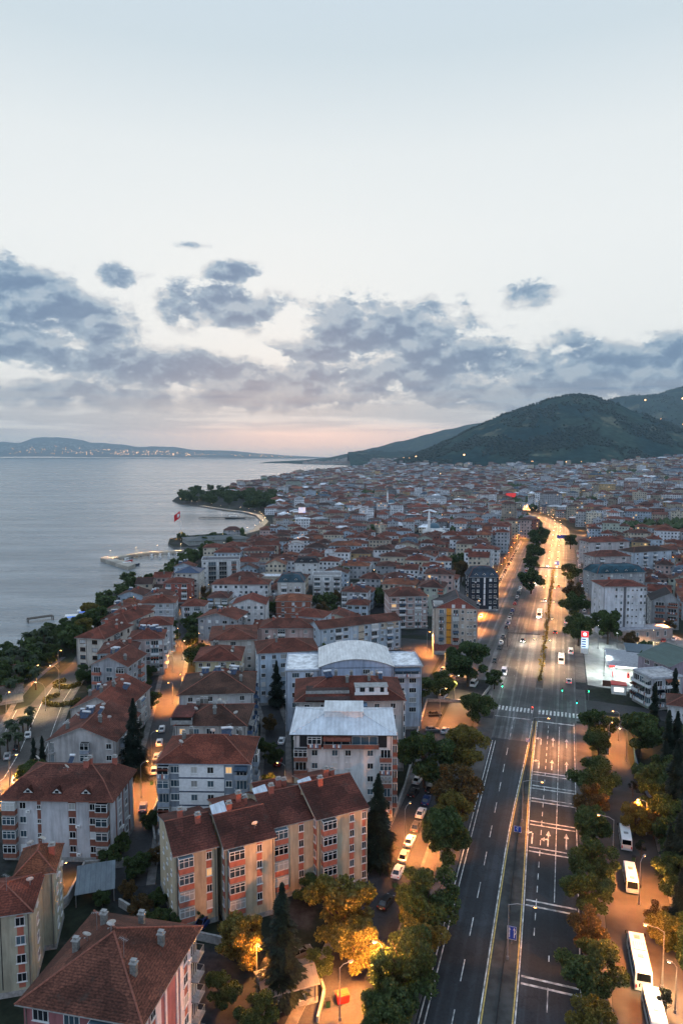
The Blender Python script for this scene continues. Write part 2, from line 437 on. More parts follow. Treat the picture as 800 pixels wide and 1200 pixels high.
def barrel(m, w, d, h, rise, o=.4, th=.2):
    n = 16; W = w / 2 + o; D = d / 2 + o
    pr = [(-W + 2 * W * i / n, h + rise * (1 - (2 * i / n - 1) ** 2)) for i in range(n + 1)]
    for i in range(n):
        (x0, z0), (x1, z1) = pr[i], pr[i + 1]
        m.poly([(x0, -D, z0 + th), (x1, -D, z1 + th), (x1, D, z1 + th), (x0, D, z0 + th)], 0)
        m.poly([(x0, -D, z0 - .02), (x1, -D, z1 - .02), (x1, -D, z1 + th), (x0, -D, z0 + th)], 2)
        m.poly([(x1, -D, z1 - .02), (x0, -D, z0 - .02), (x0, D, z0 - .02), (x1, D, z1 - .02)], 2)
        m.poly([(x1, D, z1 - .02), (x0, D, z0 - .02), (x0, D, z0 + th), (x1, D, z1 + th)], 2)
    k = w / (2 * W)
    for sy in (-1, 1):
        p = [(x * k, sy * d / 2, z - .01) for x, z in pr] + [(w / 2, sy * d / 2, h - .3), (-w / 2, sy * d / 2, h - .3)]
        m.poly(p if sy > 0 else p[::-1], 3)
    return lambda x, y: h + th + rise * (1 - (x / W) ** 2)
ROOFS = dict(hip=hip, gable=gable, flat=flat, mansard=mansard, barrel=barrel)
def chim_mesh(style, hh):
    k = ('ch', style, hh)
    if k not in _wc:
        m = MB(); mat = M_BRICK if style == 0 else M_CHIM; w = .9 if style == 0 else .75
        m.box((0, 0, hh / 2 - .8), (w, w * .8, hh + 1.6)); m.box((0, 0, hh + .05), (w + .22, w * .8 + .22, .12), 1)
        for x in (-.2, .2): m.box((x, 0, hh + .26), (.16, .3, .32), 1)
        m.box((0, 0, hh + .45), (w, w * .7, .07), 1)
        _wc[k] = m.mesh('chimney', [mat, M_CONC])
    return _wc[k]
def solar_mesh(n=2):
    k = ('so', n)
    if k not in _wc:
        m = MB()
        for i in range(n):
            x = (i - (n - 1) / 2) * 1.1
            m.add([(x - .5, -.9, .25), (x + .5, -.9, .25), (x + .5, .5, 1.25), (x - .5, .5, 1.25), (x - .5, -.9, .17), (x + .5, -.9, .17), (x + .5, .5, 1.17), (x - .5, .5, 1.17)], [(0, 1, 2, 3), (7, 6, 5, 4), (0, 4, 5, 1), (1, 5, 6, 2), (2, 6, 7, 3), (3, 7, 4, 0)], 0)
        m.tube([(-n * .55, .65, 1.45), (n * .55, .65, 1.45)], .28, 10, 1)
        for x in (-n * .5, n * .5):
            m.tube([(x, .65, 1.3), (x, .65, -.8)], .03, 4, 2); m.tube([(x, -.85, .2), (x, -.85, -.8)], .03, 4, 2); m.tube([(x, -.85, .2), (x, .65, 1.2)], .03, 4, 2)
        _wc[k] = m.mesh('solar_heater', [M_SOLAR, M_TANK, M_STEEL])
    return _wc[k]
def dish_mesh():
    k = 'dish'
    if k not in _wc:
        m = MB(); n = 12
        c = [(0, -.12, 0)] + [(.45 * cos(2 * pi * i / n), .06, .45 * sin(2 * pi * i / n)) for i in range(n)]
        m.add(c, [(0, 1 + i, 1 + (i + 1) % n) for i in range(n)] + [(0, 1 + (i + 1) % n, 1 + i) for i in range(n)], 0)
        m.v = [(x, y * cos(.5) - z * sin(.5) - .0, z * cos(.5) + y * sin(.5) + 1.0) for x, y, z in m.v]
        m.tube([(0, .12, 1.0), (0, .15, -.6)], .035, 5, 1); m.tube([(0, 0, .75), (0, -.5, .95)], .02, 4, 1); m.box((0, -.52, .97), (.1, .12, .08), 1)
        _wc[k] = m.mesh('satellite_dish', [M_PAINTW, M_STEEL])
    return _wc[k]
def antenna_mesh():
    k = 'ant'
    if k not in _wc:
        m = MB(); m.tube([(0, 0, -.6), (0, 0, 2.6)], .03, 4); m.tube([(-.7, 0, 2.4), (.7, 0, 2.4)], .018, 4)
        for i in range(6): m.tube([(-.6 + i * .24, -.3, 2.4), (-.6 + i * .24, .3, 2.4)], .012, 3)
        _wc[k] = m.mesh('aerial', M_STEEL)
    return _wc[k]
SIDES = ('front', 'right', 'back', 'left')
def side_geo(w, d, s, c=(0, 0)):
    i = SIDES.index(s); phi = i * pi / 2
    o = [(-w / 2, -d / 2), (w / 2, -d / 2), (w / 2, d / 2), (-w / 2, d / 2)][i]
    return (o[0] + c[0], o[1] + c[1]), (w if i % 2 == 0 else d), phi
def block(root, w, d, h, c=(0, 0), z0=-1.0, roof='hip', rise=2.4, rcol=(.17, .06, .047), wcol=(.5, .48, .42), metal=False, over=.6, ropt=None, fac=None, o=None, chim=0, chs=0, solar=0, dish=0, aerial=0, dorm=0, plinth=True, cpos=None, base=0.0):
    o = dict(o or {}); wm = wallmat(wcol); o.setdefault('wmat', wm)
    m = MB()
    x, y = w / 2, d / 2
    p4 = [(-x, -y), (x, -y), (x, y), (-x, y)]
    for k in range(4):
        a, b = p4[k], p4[(k + 1) % 4]; m.poly([(*a, z0), (*b, z0), (*b, h), (*a, h)], 0)
    if roof == 'flat': m.poly([(*p, h - .01) for p in p4], 0)
    if plinth: m.box((0, 0, base + .3), (w + .1, d + .1, 1.2), 1)
    nfl = int((h - base) / FLOOR)
    if o.get('bands') is not None:
        for k in range(0, nfl):
            z = h - k * FLOOR - .12
            for yy in (-y - .03, y + .03): m.box((0, yy, z), (w + .12, .06, .25), 2)
            for xx in (-x - .03, x + .03): m.box((xx, 0, z - .001), (.06, d, .25), 2)
    m.obj('wall', [wm, M_CONC, o.get('bands') or M_CONC], root, (*c, 0))
    if fac and not o.get('simple'):
        for px_ in (-x + .35, x - .35):
            dp = MB(); dp.tube([(px_, -y - .09, max(base, z0) + .4), (px_, -y - .09, h - .1)], .07, 5); dp.obj('drainpipe', DPIPE, root, (*c, 0))
    rm = MB(); mat = metalroof(rcol) if metal else tilemat(rcol)
    fz = ROOFS[roof](rm, w, d, h, rise, over, **(ropt or {}))
    ro = rm.obj('roof', [mat if roof != 'flat' else plain('flat_roof_%d' % int(rcol[0] * 100), rcol, .9, var=.35, scale=.6), mat if metal else M_CAP, o.get('fascia', M_CONC) or M_CONC, wm], root, (*c, 0))
    rr = R.uniform
    for k in range(chim):
        px, py = (cpos[k] if cpos else (rr(-.38, .38) * w, rr(-.3, .35) * d))
        link('chimney', chim_mesh(chs, 1.4), ro, (px, py, fz(px, py)))
    for k in range(solar):
        px, py = rr(-.35, .35) * w, rr(-.05, .3) * d
        link('solar_heater', solar_mesh(R.choice((1, 2, 2))), ro, (px, py, fz(px, py) - .1), rr(-.4, .4))
    for k in range(dish):
        px, py = rr(-.4, .4) * w, rr(-.35, .3) * d
        link('satellite_dish', dish_mesh(), ro, (px, py, fz(px, py) - .2), rr(-.6, .6), 1.25)
    for k in range(aerial):
        px, py = rr(-.3, .3) * w, rr(-.2, .2) * d
        link('aerial', antenna_mesh(), ro, (px, py, fz(px, py)), rr(-.8, .8))
    for k in range(dorm):
        px = (-.5 + (k + .5) / dorm) * w * .8; py = -d / 2 + .2
        dm = MB(); zz = fz(px, py + .2)
        dm.add([(-1, 0, 0), (1, 0, 0), (0, 0, .95), (0, 2.6, .95)], [(0, 1, 2)], 1)
        dm.add([(-1.25, -.15, -.1), (0, -.15, 1.08), (0, 2.8, 1.08), (1.25, -.15, -.1)], [(0, 1, 2), (1, 3, 2), (2, 1, 0), (2, 3, 1)], 0)
        dm.box((0, -.02, .3), (.7, .05, .45), 2)
        dm.obj('dormer', [mat, M_FRAME, M_GLASS[0]], ro, (px, py, zz))
    for s, sp in (fac or {}).items():
        org, L, phi = side_geo(w, d, s, c); facade(root, org, L, phi, h, sp, o, base=base)
    return ro, fz
def spot_from_px(A, B, h, d, z=0.0):
    """front edge seen at eave height between two picture points -> centre, width and yaw of the footprint"""
    a, b = at(*A, h + z), at(*B, h + z)
    u = (b - a); w = u.length; u.normalize(); n = Vector((-u.y, u.x, 0))
    c = (a + b) / 2 + n * d / 2
    return c.x, c.y, w, atan2(u.y, u.x)
LANDMARK = []; DIM = {}
BUILT = []
def house(name, label, cat, A, B, h, d, group=None, short=None, pad=1.0, ground=0.0, **kw):
    x, y, w, yaw = spot_from_px(A, B, h, d, ground)
    over = kw.get('over', .6)
    w2, d2 = w - 2 * over, d - 2 * over
    root = thing(name, label, cat, (x, y, ground), yaw, group)
    RECTS.append((x, y, w / 2 + pad, d / 2 + pad, yaw))
    if short: LANDMARK.append((short, x, y))
    BUILT.append((root, x, y))
    block(root, w2, d2, h, **kw)
    DIM[root.name] = (w2, d2)
    return root
def local_of(root, p):
    yaw = root.rotation_euler[2]; dx, dy = p[0] - root.location[0], p[1] - root.location[1]
    return (dx * cos(yaw) + dy * sin(yaw), -dx * sin(yaw) + dy * cos(yaw))
# ------------------------------------------------------------------ the buildings one can tell apart
WHITE, CREAM, BEIGE, YELL, PBLUE, GREY, PINK, DGREY = (.62, .63, .63), (.58, .52, .42), (.48, .40, .31), (.53, .45, .32), (.42, .50, .57), (.42, .43, .44), (.52, .38, .35), (.2, .21, .23)
RED, BROWN, DBROWN, ORNG = (.165, .046, .029), (.10, .040, .029), (.060, .031, .024), (.25, .088, .046)
TERR = plain('terracotta_paint', (.36, .12, .08), .85, var=.15); BRPAR = plain('brown_render', (.20, .075, .05), .85, var=.15)
BANDB = plain('dark_blue_band', (.05, .07, .11), .8, var=.1); WPAN = plain('white_render', (.68, .69, .70), .8, var=.1)
STRIP = plain('white_pilaster', (.62, .58, .6), .8, var=.1); ORP = plain('ochre_panel', (.62, .26, .03), .8, var=.15); BRK = plain('red_brick', (.26, .09, .07), .9, var=.25, scale=2)
BALB = plain('dull_blue_panel', (.05, .10, .20), .7); GREYR = plain('grey_render', (.24, .28, .33), .85, var=.15)
# pink and white striped block nearest the camera, seen over its tiled roof
r = house('apartment_building', 'pink and white striped block under the big brown hip roof, nearest of all', 'apartment block', (17, 1179), (168, 1206), 15.5, 17.0,
          short='the nearest hip roof', roof='hip', rise=4.4, rcol=(0.120, 0.045, 0.029), wcol=(.34, .14, .15), over=.7,
          o=dict(smat=STRIP, pmat=TERR, bmat=STRIP), chim=5, chs=1, cpos=[(-3.3, 3.0), (-4.6, -1.4), (1.2, 4.7), (5.2, 2.2), (4.5, -3.6)], dish=3, aerial=2,
          fac={'right': 'S .06 1.4;S .27 1.3;P .18 1.1;w .18;S .40 .5;S .60 .5;S .69 1.2;P .76 1.1;w .76;S .83 .9;r .93 2.2', 'front': 'W .15;W .42;g .7 3;w .9', 'back': 'w .2;W .45;w .7'})
# greenish-beige block on the left edge
r = house('apartment_building', 'greenish beige stepped block at the left edge, orange tiles lit by a lamp', 'apartment block', (14, 1031), (66, 1024), 13.0, 8.5,
          short='the greenish stepped block', roof='hip', rise=2.3, rcol=(0.184, 0.065, 0.033), wcol=(.40, .39, .30), over=.4, o=dict(pmat=TERR), dish=2, chim=1, chs=0,
          fac={'front': '', 'right': 'w .3;w .7', 'left': 'w .3;W .6'})
c = local_of(r, spot_from_px((-22, 1079), (37, 1063), 13.0, 9.0)[:2])
block(r, 8.6, 9.0, 12.9, c=c, roof='hip', rise=2.0, rcol=RED, wcol=(.40, .39, .30), over=.5, o=dict(pmat=TERR), dish=3, aerial=1, fac={'front': 'K .52 .12;P .83 .9;w .83;w .25;w .25', 'right': 'w .5'})
# white mansard block
house('apartment_building', 'long white block with brown mansard roof and three small triangular dormers', 'apartment block', (-3, 938), (133, 941), 12.6, 13.5,
      short='the mansard block', roof='mansard', rise=2.9, rcol=(0.124, 0.043, 0.030), wcol=(.52, .52, .54), over=.7, ropt=dict(inset=3.2, top=1.3), o=dict(bmat=BRPAR, kmat=BRPAR, fascia=BRPAR), dorm=3, chim=3, chs=0, dish=2, solar=1,
      fac={'front': 'g .075 2.6;w .185;K .335 .7;s .335 1;K .64 1.5;w .64;K .83 1.5;w .83;g .925 2.4', 'right': 'K .2 .5;w .35;K .5 .5;w .65;K .8 .5', 'left': 'w .3;w .7'})
# beige block of four staggered wings
oB = dict(bmat=TERR, pmat=TERR, glz=.5)
r = house('apartment_building', 'beige block of four staggered wings with terracotta bay panels and chimneys', 'apartment block', (204, 1009), (259, 995.5), 13.5, 15.0,
          short='the beige stepped block', pad=0, roof='gable', rise=2.2, rcol=(0.096, 0.030, 0.021), wcol=YELL, over=.35, ropt=dict(frac=.52), o=oB, chim=2, chs=0, cpos=[(-1.0, 1.0), (1.6, -1.5)], dish=1,
          fac={'front': 'g .24 2.5;P .80 .9;n .80', 'left': 's .3;s .55;s .8', 'back': 'w .3;w .7'})
yb = r.rotation_euler[2]; r.location.x -= sin(yb) * .9; r.location.y += cos(yb) * .9
for i, (A, B, ro, zz) in enumerate((((262, 998), (322, 981.3), .5, .5), ((317, 977), (372, 961), -.9, .25), ((370, 966), (426, 946), .5, .95))):
    a, b = at(*A, 13.5), at(*B, 13.5); w = (b - a).dot(Vector((cos(yb), sin(yb), 0)))
    cc = a + Vector((cos(yb), sin(yb), 0)) * (w / 2) + Vector((-sin(yb), cos(yb), 0)) * (7.4 - ro)
    c = local_of(r, cc); RECTS.append((cc.x, cc.y, w / 2, 7, yb))
    block(r, w * .55, 5.6, 15.2 + zz, z0=13.0, plinth=False, c=(c[0] - w * .12, c[1] + 4.2), roof='gable', rise=1.1, rcol=RED, wcol=YELL, over=.35, ropt=dict(frac=.3 + .3 * (i % 2)), chim=1, chs=0, cpos=[(w * .2, -1.5)])
    m = MB(); m.add([(0, 0, 0), (2.6, 0, .5), (2.6, 2.4, 1.3), (0, 2.4, .9)], [(0, 1, 2, 3), (3, 2, 1, 0)]); m.box((1.3, .0, -.5), (2.7, .12, 1.4), 1); m.obj('roof_hatchway', [metalroof((.6, .66, .72)), wallmat(YELL)], r, (c[0] - w * .5, c[1] + .2, 15.6 + zz))
    block(r, w - .5, 14.2, 13.5 + zz, c=c, roof='gable', rise=2.3 + .3 * i, rcol=(0.096, 0.030, 0.021), wcol=YELL, over=.36, ropt=dict(frac=.5 + .04 * i), o=oB, chim=2, chs=0, cpos=[(-1.6, .6 - i * .4), (w * .22, 3.2)], dish=1 if i == 0 else 0,
          fac={'front': 'g .20 2.7;P .68 .9;n .68' + (';P .93 .7;n .93' if i == 2 else ''), 'left': 'P .925 1.5;n .925', 'right': 'P .3 .8;n .3;P .7 .8;n .7', 'back': 'w .3;w .7'})
# grey and white block with the red hip roof
house('apartment_building', 'grey block with white central panel, blue bands and red hip roof', 'apartment block', (181, 896), (294, 897), 17.5, 13.5,
      short='the blue-banded grey block', roof='hip', rise=3.4, rcol=(0.152, 0.042, 0.025), wcol=(.24, .28, .33), over=.5, o=dict(qmat=WPAN, kmat=BANDB, bmat=GREYR, glz=.3, fascia=GREYR), chim=3, chs=1, solar=2, dish=2, aerial=1,
      fac={'front': 'Q .48 9.2 0 6;b .07 2.4;W .195;w .40;w .58;w .78;b .92 2.6', 'right': 'w .2;b .5 2.6;w .8', 'left': 'w .3;b .6 2.6'})
# white block with pale sheet-metal roof
r = house('apartment_building', 'white block with pale sheet metal hip roof and brown balcony panels', 'apartment block', (339, 862), (465, 863), 19.6, 16.5,
          short='the pale metal-roofed block', roof='hip', rise=2.2, rcol=(0.600, 0.640, 0.680), metal=True, wcol=WHITE, over=.9, o=dict(bmat=BRPAR, pmat=BRPAR, glz=.2, fascia=M_DARK), chim=0,
          fac={'front': 'K .5 19 0 1;b .07 2.9 1 7;w .21 1 1 7;w .415 1 1 7;w .55 1 1 7;w .775 1 1 7;b .93 2.6 1 7;b .21 3 0 1;b .44 6 0 1;b .72 6 0 1', 'right': 'g .2 2.5;w .5;w .8', 'left': 'w .3;w .7'})  # wide dark panel on the top floor paints the shade of a set-back terrace
m = MB(); w6, d6 = DIM[r.name]; m.box((0, 1.0, 22.0), (8.6, 6.4, 1.5), 0); m.box((0, 1.0, 22.78), (9.0, 6.8, .1), 0)
ro = [o for o in COL.objects if o.parent == r and o.name.startswith('roof')][0]
m.obj('roof_monitor', [metalroof((.66, .69, .70))], ro)
# dark red roofs behind it with a roof terrace
r = house('apartment_building', 'block with brown and black tiles and a sunken white roof terrace', 'apartment block', (344, 824), (476, 822), 18.4, 18.0,
          short='the roof-terrace block', roof='hip', rise=3.6, rcol=(0.128, 0.036, 0.024), wcol=(.50, .49, .48), over=.6, chim=5, chs=1, solar=2, dish=3, aerial=1, o=dict(bmat=WPAN),
          fac={'front': 'w .1;w .25;W .4;b .6 3;w .75;w .9', 'right': 'w .15;g .4 2.5;w .65;w .85', 'left': 'w .3;w .7'})
ro = [o for o in COL.objects if o.parent == r and o.name.startswith('roof')][0]
m = MB(); m.box((5.5, -5.5, 20.6), (8, 3.0, 1.9), 0); m.box((5.5, -7.02, 20.9), (1.3, .06, 1.1), 1); m.box((8.2, -7.02, 20.6), (1.0, .06, 1.7), 1); m.box((3.2, -7.02, 20.9), (1.3, .06, 1.1), 1); m.box((5.5, -7.3, 19.95), (8.6, .1, .7), 0); m.box((5.5, -5.5, 21.6), (8.5, 3.5, .12), 2)
m.obj('roof_terrace', [WPAN, M_GLASS[0], M_CONC], ro)
m = MB(); m.box((-5.6, -6.2, 20.0), (11, .1, 1.0), 0); m.box((-5.6, -4.2, 20.5), (11, 3.6, .15), 1, top=.98); m.box((-5.6, -8.2, 19.25), (11.2, 3.4, .14), 1)
m.obj('dark_roof_awning', [M_CONC, tilemat((.05, .03, .028))], ro)
# arched hall
r = house('sports_hall', 'pale blue hall with a wide arched white roof and flat wings', 'hall', (373, 783), (462, 782), 20.0, 20.0,
          short='the arched white hall', roof='barrel', rise=2.3, rcol=(0.660, 0.670, 0.660), metal=True, wcol=(.40, .47, .60), over=.3, o=dict(),
          fac={'front': 'w .62;w .65', 'back': 'w .3;w .6'})
ww, dd = DIM[r.name]
block(r, 9.5, 16.6, 18.6, c=(-ww / 2 - 4.9, 0.2), roof='flat', rise=.3, rcol=(0.660, 0.670, 0.670), metal=True, wcol=(.50, .56, .66), over=.3, o=dict(), fac={'front': 'W .3 1 0 4;W .7 1 0 4', 'left': 'w .2;w .5;w .8'})
block(r, 8.6, 14.0, 18.8, c=(ww / 2 + 4.4, 1.2), roof='flat', rise=.3, rcol=(0.660, 0.670, 0.660), metal=True, wcol=(.46, .52, .60), over=.5, o=dict(), fac={'front': 'b .5 7.5 0 1;W .3 1 1 5;W .7 1 1 5', 'right': 'W .25;W .6'})
RECTS.append((r.location[0], r.location[1], 21, 10, r.rotation_euler[2]))
# dark-roofed block with terrace, left of it
r = house('apartment_building', 'block with cluttered brown terrace roof and blue side balconies', 'apartment block', (203, 852), (290, 852), 15.4, 15.0,
          short='the cluttered terrace roof', roof='hip', rise=2.6, rcol=(0.080, 0.036, 0.025), wcol=(.48, .45, .42), over=.4, chim=6, chs=1, dish=4, aerial=2, o=dict(bmat=BALB, pmat=TERR),
          fac={'front': 'w .1;w .3;W .5;w .7;w .9', 'right': 'b .25 3.4;b .7 3.4', 'left': 'w .3;w .7'})
ro = [o for o in COL.objects if o.parent == r and o.name.startswith('roof')][0]
m = MB(); m.box((-7, -3.0, 17.6), (5.2, 8.0, .18), 0); m.box((-7, -6.9, 16.2), (5.2, .15, 1.1), 1); m.box((-9.5, -6.8, 16.6), (.2, .2, 2.0), 1); m.box((-4.5, -6.8, 16.6), (.2, .2, 2.0), 1); m.box((-7, -4.0, 16.4), (4.9, 5.0, 1.9), 2)
m.obj('terrace_shelter', [tilemat((.13, .035, .03)), M_CONC, M_DARK], ro)
house('apartment_building', 'broad dark brown hip roof over pale walls, solar heaters along its ridge', 'apartment block', (207, 816), (299, 813), 14.6, 19.0,
      short='the broad brown roof', roof='hip', rise=3.4, rcol=(0.084, 0.040, 0.027), wcol=(.52, .52, .52), over=.6, chim=3, chs=1, solar=5, dish=2, o=dict(bmat=BALB), fac={'front': 'w .15;W .4;W .6;w .85', 'right': 'b .3 3;b .7 3', 'left': 'w .5'})
house('house', 'cream house under a large red hip roof behind the broad dark roof', 'house', (226, 776), (283, 775), 10.5, 17.0, short='the large red roof', roof='hip', rise=3.2, rcol=RED, wcol=(.56, .5, .33), over=.7, chim=3, chs=1, dish=1, fac={'front': 'w .12;w .3;W .6;w .85', 'right': 'w .25;w .5;w .75', 'left': 'w .5'})
house('house', 'wide house with flat-topped red roof, a single thin chimney on it', 'house', (244, 752), (302, 750), 11.5, 22.0, roof='hip', rise=2.6, rcol=(0.136, 0.043, 0.027), wcol=(.5, .47, .44), over=.7, chim=1, chs=1, fac={'front': 'w .15;W .5;w .85', 'right': 'w .25;w .5;w .75', 'left': 'w .5'})
house('apartment_building', 'pale blue block with a white stair tower, between red roof and arched hall', 'apartment block', (301, 767), (375, 763), 17.0, 15.0, short='the pale blue tower block',
      roof='hip', rise=2.6, rcol=(0.136, 0.042, 0.027), wcol=(.44, .53, .62), over=.5, chim=2, chs=1, dish=2, o=dict(qmat=WPAN, bmat=GREYR), fac={'front': 'w .08;w .26;Q .62 2.6 0 6;s .62;W .42;w .9;b .78 3', 'left': 'w .3;w .7', 'right': 'w .5'})
house('house', 'pink-walled house with brown hip roof in front of the long red terrace', 'house', (303, 737), (369, 737), 11.0, 14.0, roof='hip', rise=2.6, rcol=(0.128, 0.043, 0.029), wcol=PINK, over=.6, chim=2, dish=1, o=dict(bmat=WPAN), fac={'front': 'w .12;b .4 3;w .62;w .85', 'left': 'w .5', 'right': 'w .5'})
r = house('apartment_building', 'long terrace with one straight red roof, pale blue and beige fronts', 'terraced block', (374, 738), (471, 727), 12.2, 11.0, short='the long red terrace',
          roof='gable', rise=2.0, rcol=(0.120, 0.042, 0.028), wcol=(.48, .55, .62), over=.4, o=dict(bmat=WPAN, pmat=BRPAR, qmat=plain('beige_render', BEIGE, .85)), chim=1, aerial=1, fac={'front': 'w .06;w .14;b .22 3;W .31;w .42;Q .5 2.4 0 5;w .56;b .66 3;Q .86 8 0 1;w .76;b .85 2.6;w .95', 'right': 'w .3;w .7', 'left': 'w .5'})
house('house', 'white house with brick red roof touching the long terrace end', 'house', (340, 722), (379, 725), 12.6, 12.0, roof='hip', rise=2.2, rcol=RED, wcol=(.55, .6, .66), over=.5, chim=1, fac={'front': 'w .2;w .5;w .8', 'right': 'w .5', 'left': 'w .5'})
# cream gable block with ochre stripe beside the avenue
r = house('apartment_building', 'cream six-storey block with brick gable and a bright ochre stripe', 'apartment block', (507, 713), (561, 714), 19.0, 16.0, short='the ochre-striped block',
          roof='gable', rise=4.6, rcol=(0.060, 0.055, 0.060), wcol=(.52, .44, .37), over=.5, ropt=dict(axis='y', frac=.44), o=dict(qmat=ORP, pmat=BRK, bmat=M_CONC), fac={'front': 'Q .34 1.9 0 5;P .5 17.4 5 6;b .17 2.2 0 5;b .5 2.4 0 5;n .66;s .78;s .85;n .94', 'right': 'w .15;w .4;W .65;w .88', 'left': 'w .3;w .7'})
m = MB(); gw = DIM[r.name][0]; 
m.add([(-gw / 2, 0, 19.0), (gw / 2, 0, 19.0), (-gw / 2 + gw * .56, 0, 23.45)], [(0, 1, 2)], 0); m.box((-1.0, -.05, 19.9), (1.3, .1, 1.4), 1); m.box((3.0, -.05, 19.9), (1.3, .1, 1.4), 1)
m.obj('brick_gable', [BRK, M_FRAME], r, (0, -DIM[r.name][1] / 2 - .04, 0))
m = MB(); m.box((0, 0, .65), (6.2, 5, 1.3), 0); m.box((0, 0, 1.33), (6.6, 5.4, .1), 1); m.box((0, -2.55, .6), (5.4, .06, .7), 2)
m.obj('roof_room', [WPAN, M_CONC, M_GLASS[2]], r, (-5.6, -4.4, 19.6))
NAVY = (.025, .034, .05)
r = house('apartment_building', 'navy blue block with dark slate mansard and a white vertical light strip', 'apartment block', (549, 677), (585, 677), 17.4, 13.0, short='the navy block',
          roof='mansard', rise=4.2, rcol=(0.050, 0.075, 0.105), wcol=NAVY, over=.3, ropt=dict(inset=2.6, top=.8), dorm=3, o=dict(qmat=WPAN, bmat=M_CONC), fac={'front': 'Q .52 .9 0 5;w .14;w .3;w .72;w .88', 'right': 'w .2;b .5 2.5;w .8', 'left': 'w .3;w .7'})
house('apartment_building', 'brown-roofed block with white bands and pink walls behind the ochre stripe', 'apartment block', (455, 700), (502, 699), 15.2, 15.0, short='the pink banded block', roof='hip', rise=3.0, rcol=(0.112, 0.042, 0.029), wcol=PINK, over=.5, o=dict(bmat=WPAN, bands=WPAN), chim=2, dish=2, fac={'front': 'W .12;b .34 3;W .55;b .75 3;w .93', 'right': 'w .5'})
# coast quarter
house('apartment_building', 'cream four-storey block with brown window gaps facing the coast road', 'apartment block', (87, 748), (123, 750), 13.5, 22.0, short='the cream coast block', roof='hip', rise=2.8, rcol=RED, wcol=(.56, .51, .45), over=.6, o=dict(bmat=BRPAR, frame=1), dish=3, chim=2, fac={'front': 'K .36 .15 0 5;W .22;W .66', 'right': 'w .15;g .4 2.6;w .6;w .85', 'left': 'b .3 3;b .7 3'})
house('apartment_building', 'cream wing of the coast row with a stepped red roof and white side panel', 'apartment block', (118, 729), (150, 731), 13.0, 22.0, roof='hip', rise=2.6, rcol=RED, wcol=(.56, .51, .45), over=.6, o=dict(bmat=WPAN), dish=2, chim=2, fac={'front': 'W .3;W .7', 'right': 'w .15;g .4 2.6;w .6;w .85', 'left': 'b .3 3;b .7 3'})
house('apartment_building', 'pale turquoise block with white balconies between coast row and gabled roofs', 'apartment block', (113, 767), (160, 765), 12.2, 15.0, short='the turquoise block', roof='hip', rise=2.4, rcol=(0.120, 0.043, 0.030), wcol=(.36, .48, .55), over=.4, o=dict(bmat=WPAN, qmat=plain('turquoise_render', (.25, .42, .52), .85)), dish=2, chim=1, fac={'front': 'b .17 3;Q .4 2 0 5;b .62 3.2;w .83;w .93', 'right': 'w .2;w .4;w .6;w .8', 'left': 'w .5'})
house('apartment_building', 'pinkish block with rows of white solar heaters on red tiles', 'apartment block', (149, 751), (193, 749), 13.4, 13.0, short='the solar heater roof', roof='hip', rise=2.6, rcol=RED, wcol=(.52, .42, .40), over=.5, o=dict(bmat=WPAN), solar=6, fac={'front': 'w .55;b .75 3;w .92', 'right': 'b .25 3;b .7 3', 'left': 'w .5'})
house('apartment_building', 'white-walled block with low red roof behind the solar heater roof', 'apartment block', (162, 735), (203, 733), 12.4, 13.0, roof='hip', rise=2.4, rcol=RED, wcol=(.56, .57, .6), over=.5, o=dict(bmat=WPAN), fac={'front': 'w .2;W .5;w .8', 'right': 'b .3 3;w .6;w .85'})
house('apartment_building', 'red-roofed block with white balconies, farthest of the coast row', 'apartment block', (132, 719), (172, 719), 12.4, 14.0, roof='hip', rise=2.4, rcol=RED, wcol=(.55, .52, .48), over=.5, o=dict(bmat=WPAN), dish=2, fac={'front': 'b .2 3;w .5;b .8 3', 'right': 'w .3;w .7'})
r = house('apartment_building', 'smaller gable-fronted block with pipes and dishes on its red roof', 'apartment block', (80, 832), (147, 834), 9.6, 21.0, short='the smaller gabled block', roof='gable', rise=3.6, rcol=RED, wcol=(.52, .48, .45), over=.5, ropt=dict(axis='y'), chim=3, chs=1, solar=2, dish=3, fac={'front': 'w .85', 'right': 'b .25 3;b .55 3;w .8', 'left': 'b .3 3;w .7'})
r = house('apartment_building', 'large gable-fronted grey block with blue solar panels on its red roof', 'apartment block', (53, 869), (137, 870), 10.6, 19.0, short='the large gabled block', roof='gable', rise=3.4, rcol=(0.136, 0.043, 0.029), wcol=(.46, .44, .43), over=.5, ropt=dict(axis='y', frac=.5), o=dict(bmat=GREYR), chim=2, chs=1, solar=5, dish=3, fac={'front': 'g .56 2.2;r .06 1.4;w .9', 'right': 'b .25 3;b .6 3;w .85', 'left': 'b .3 3;w .7'})
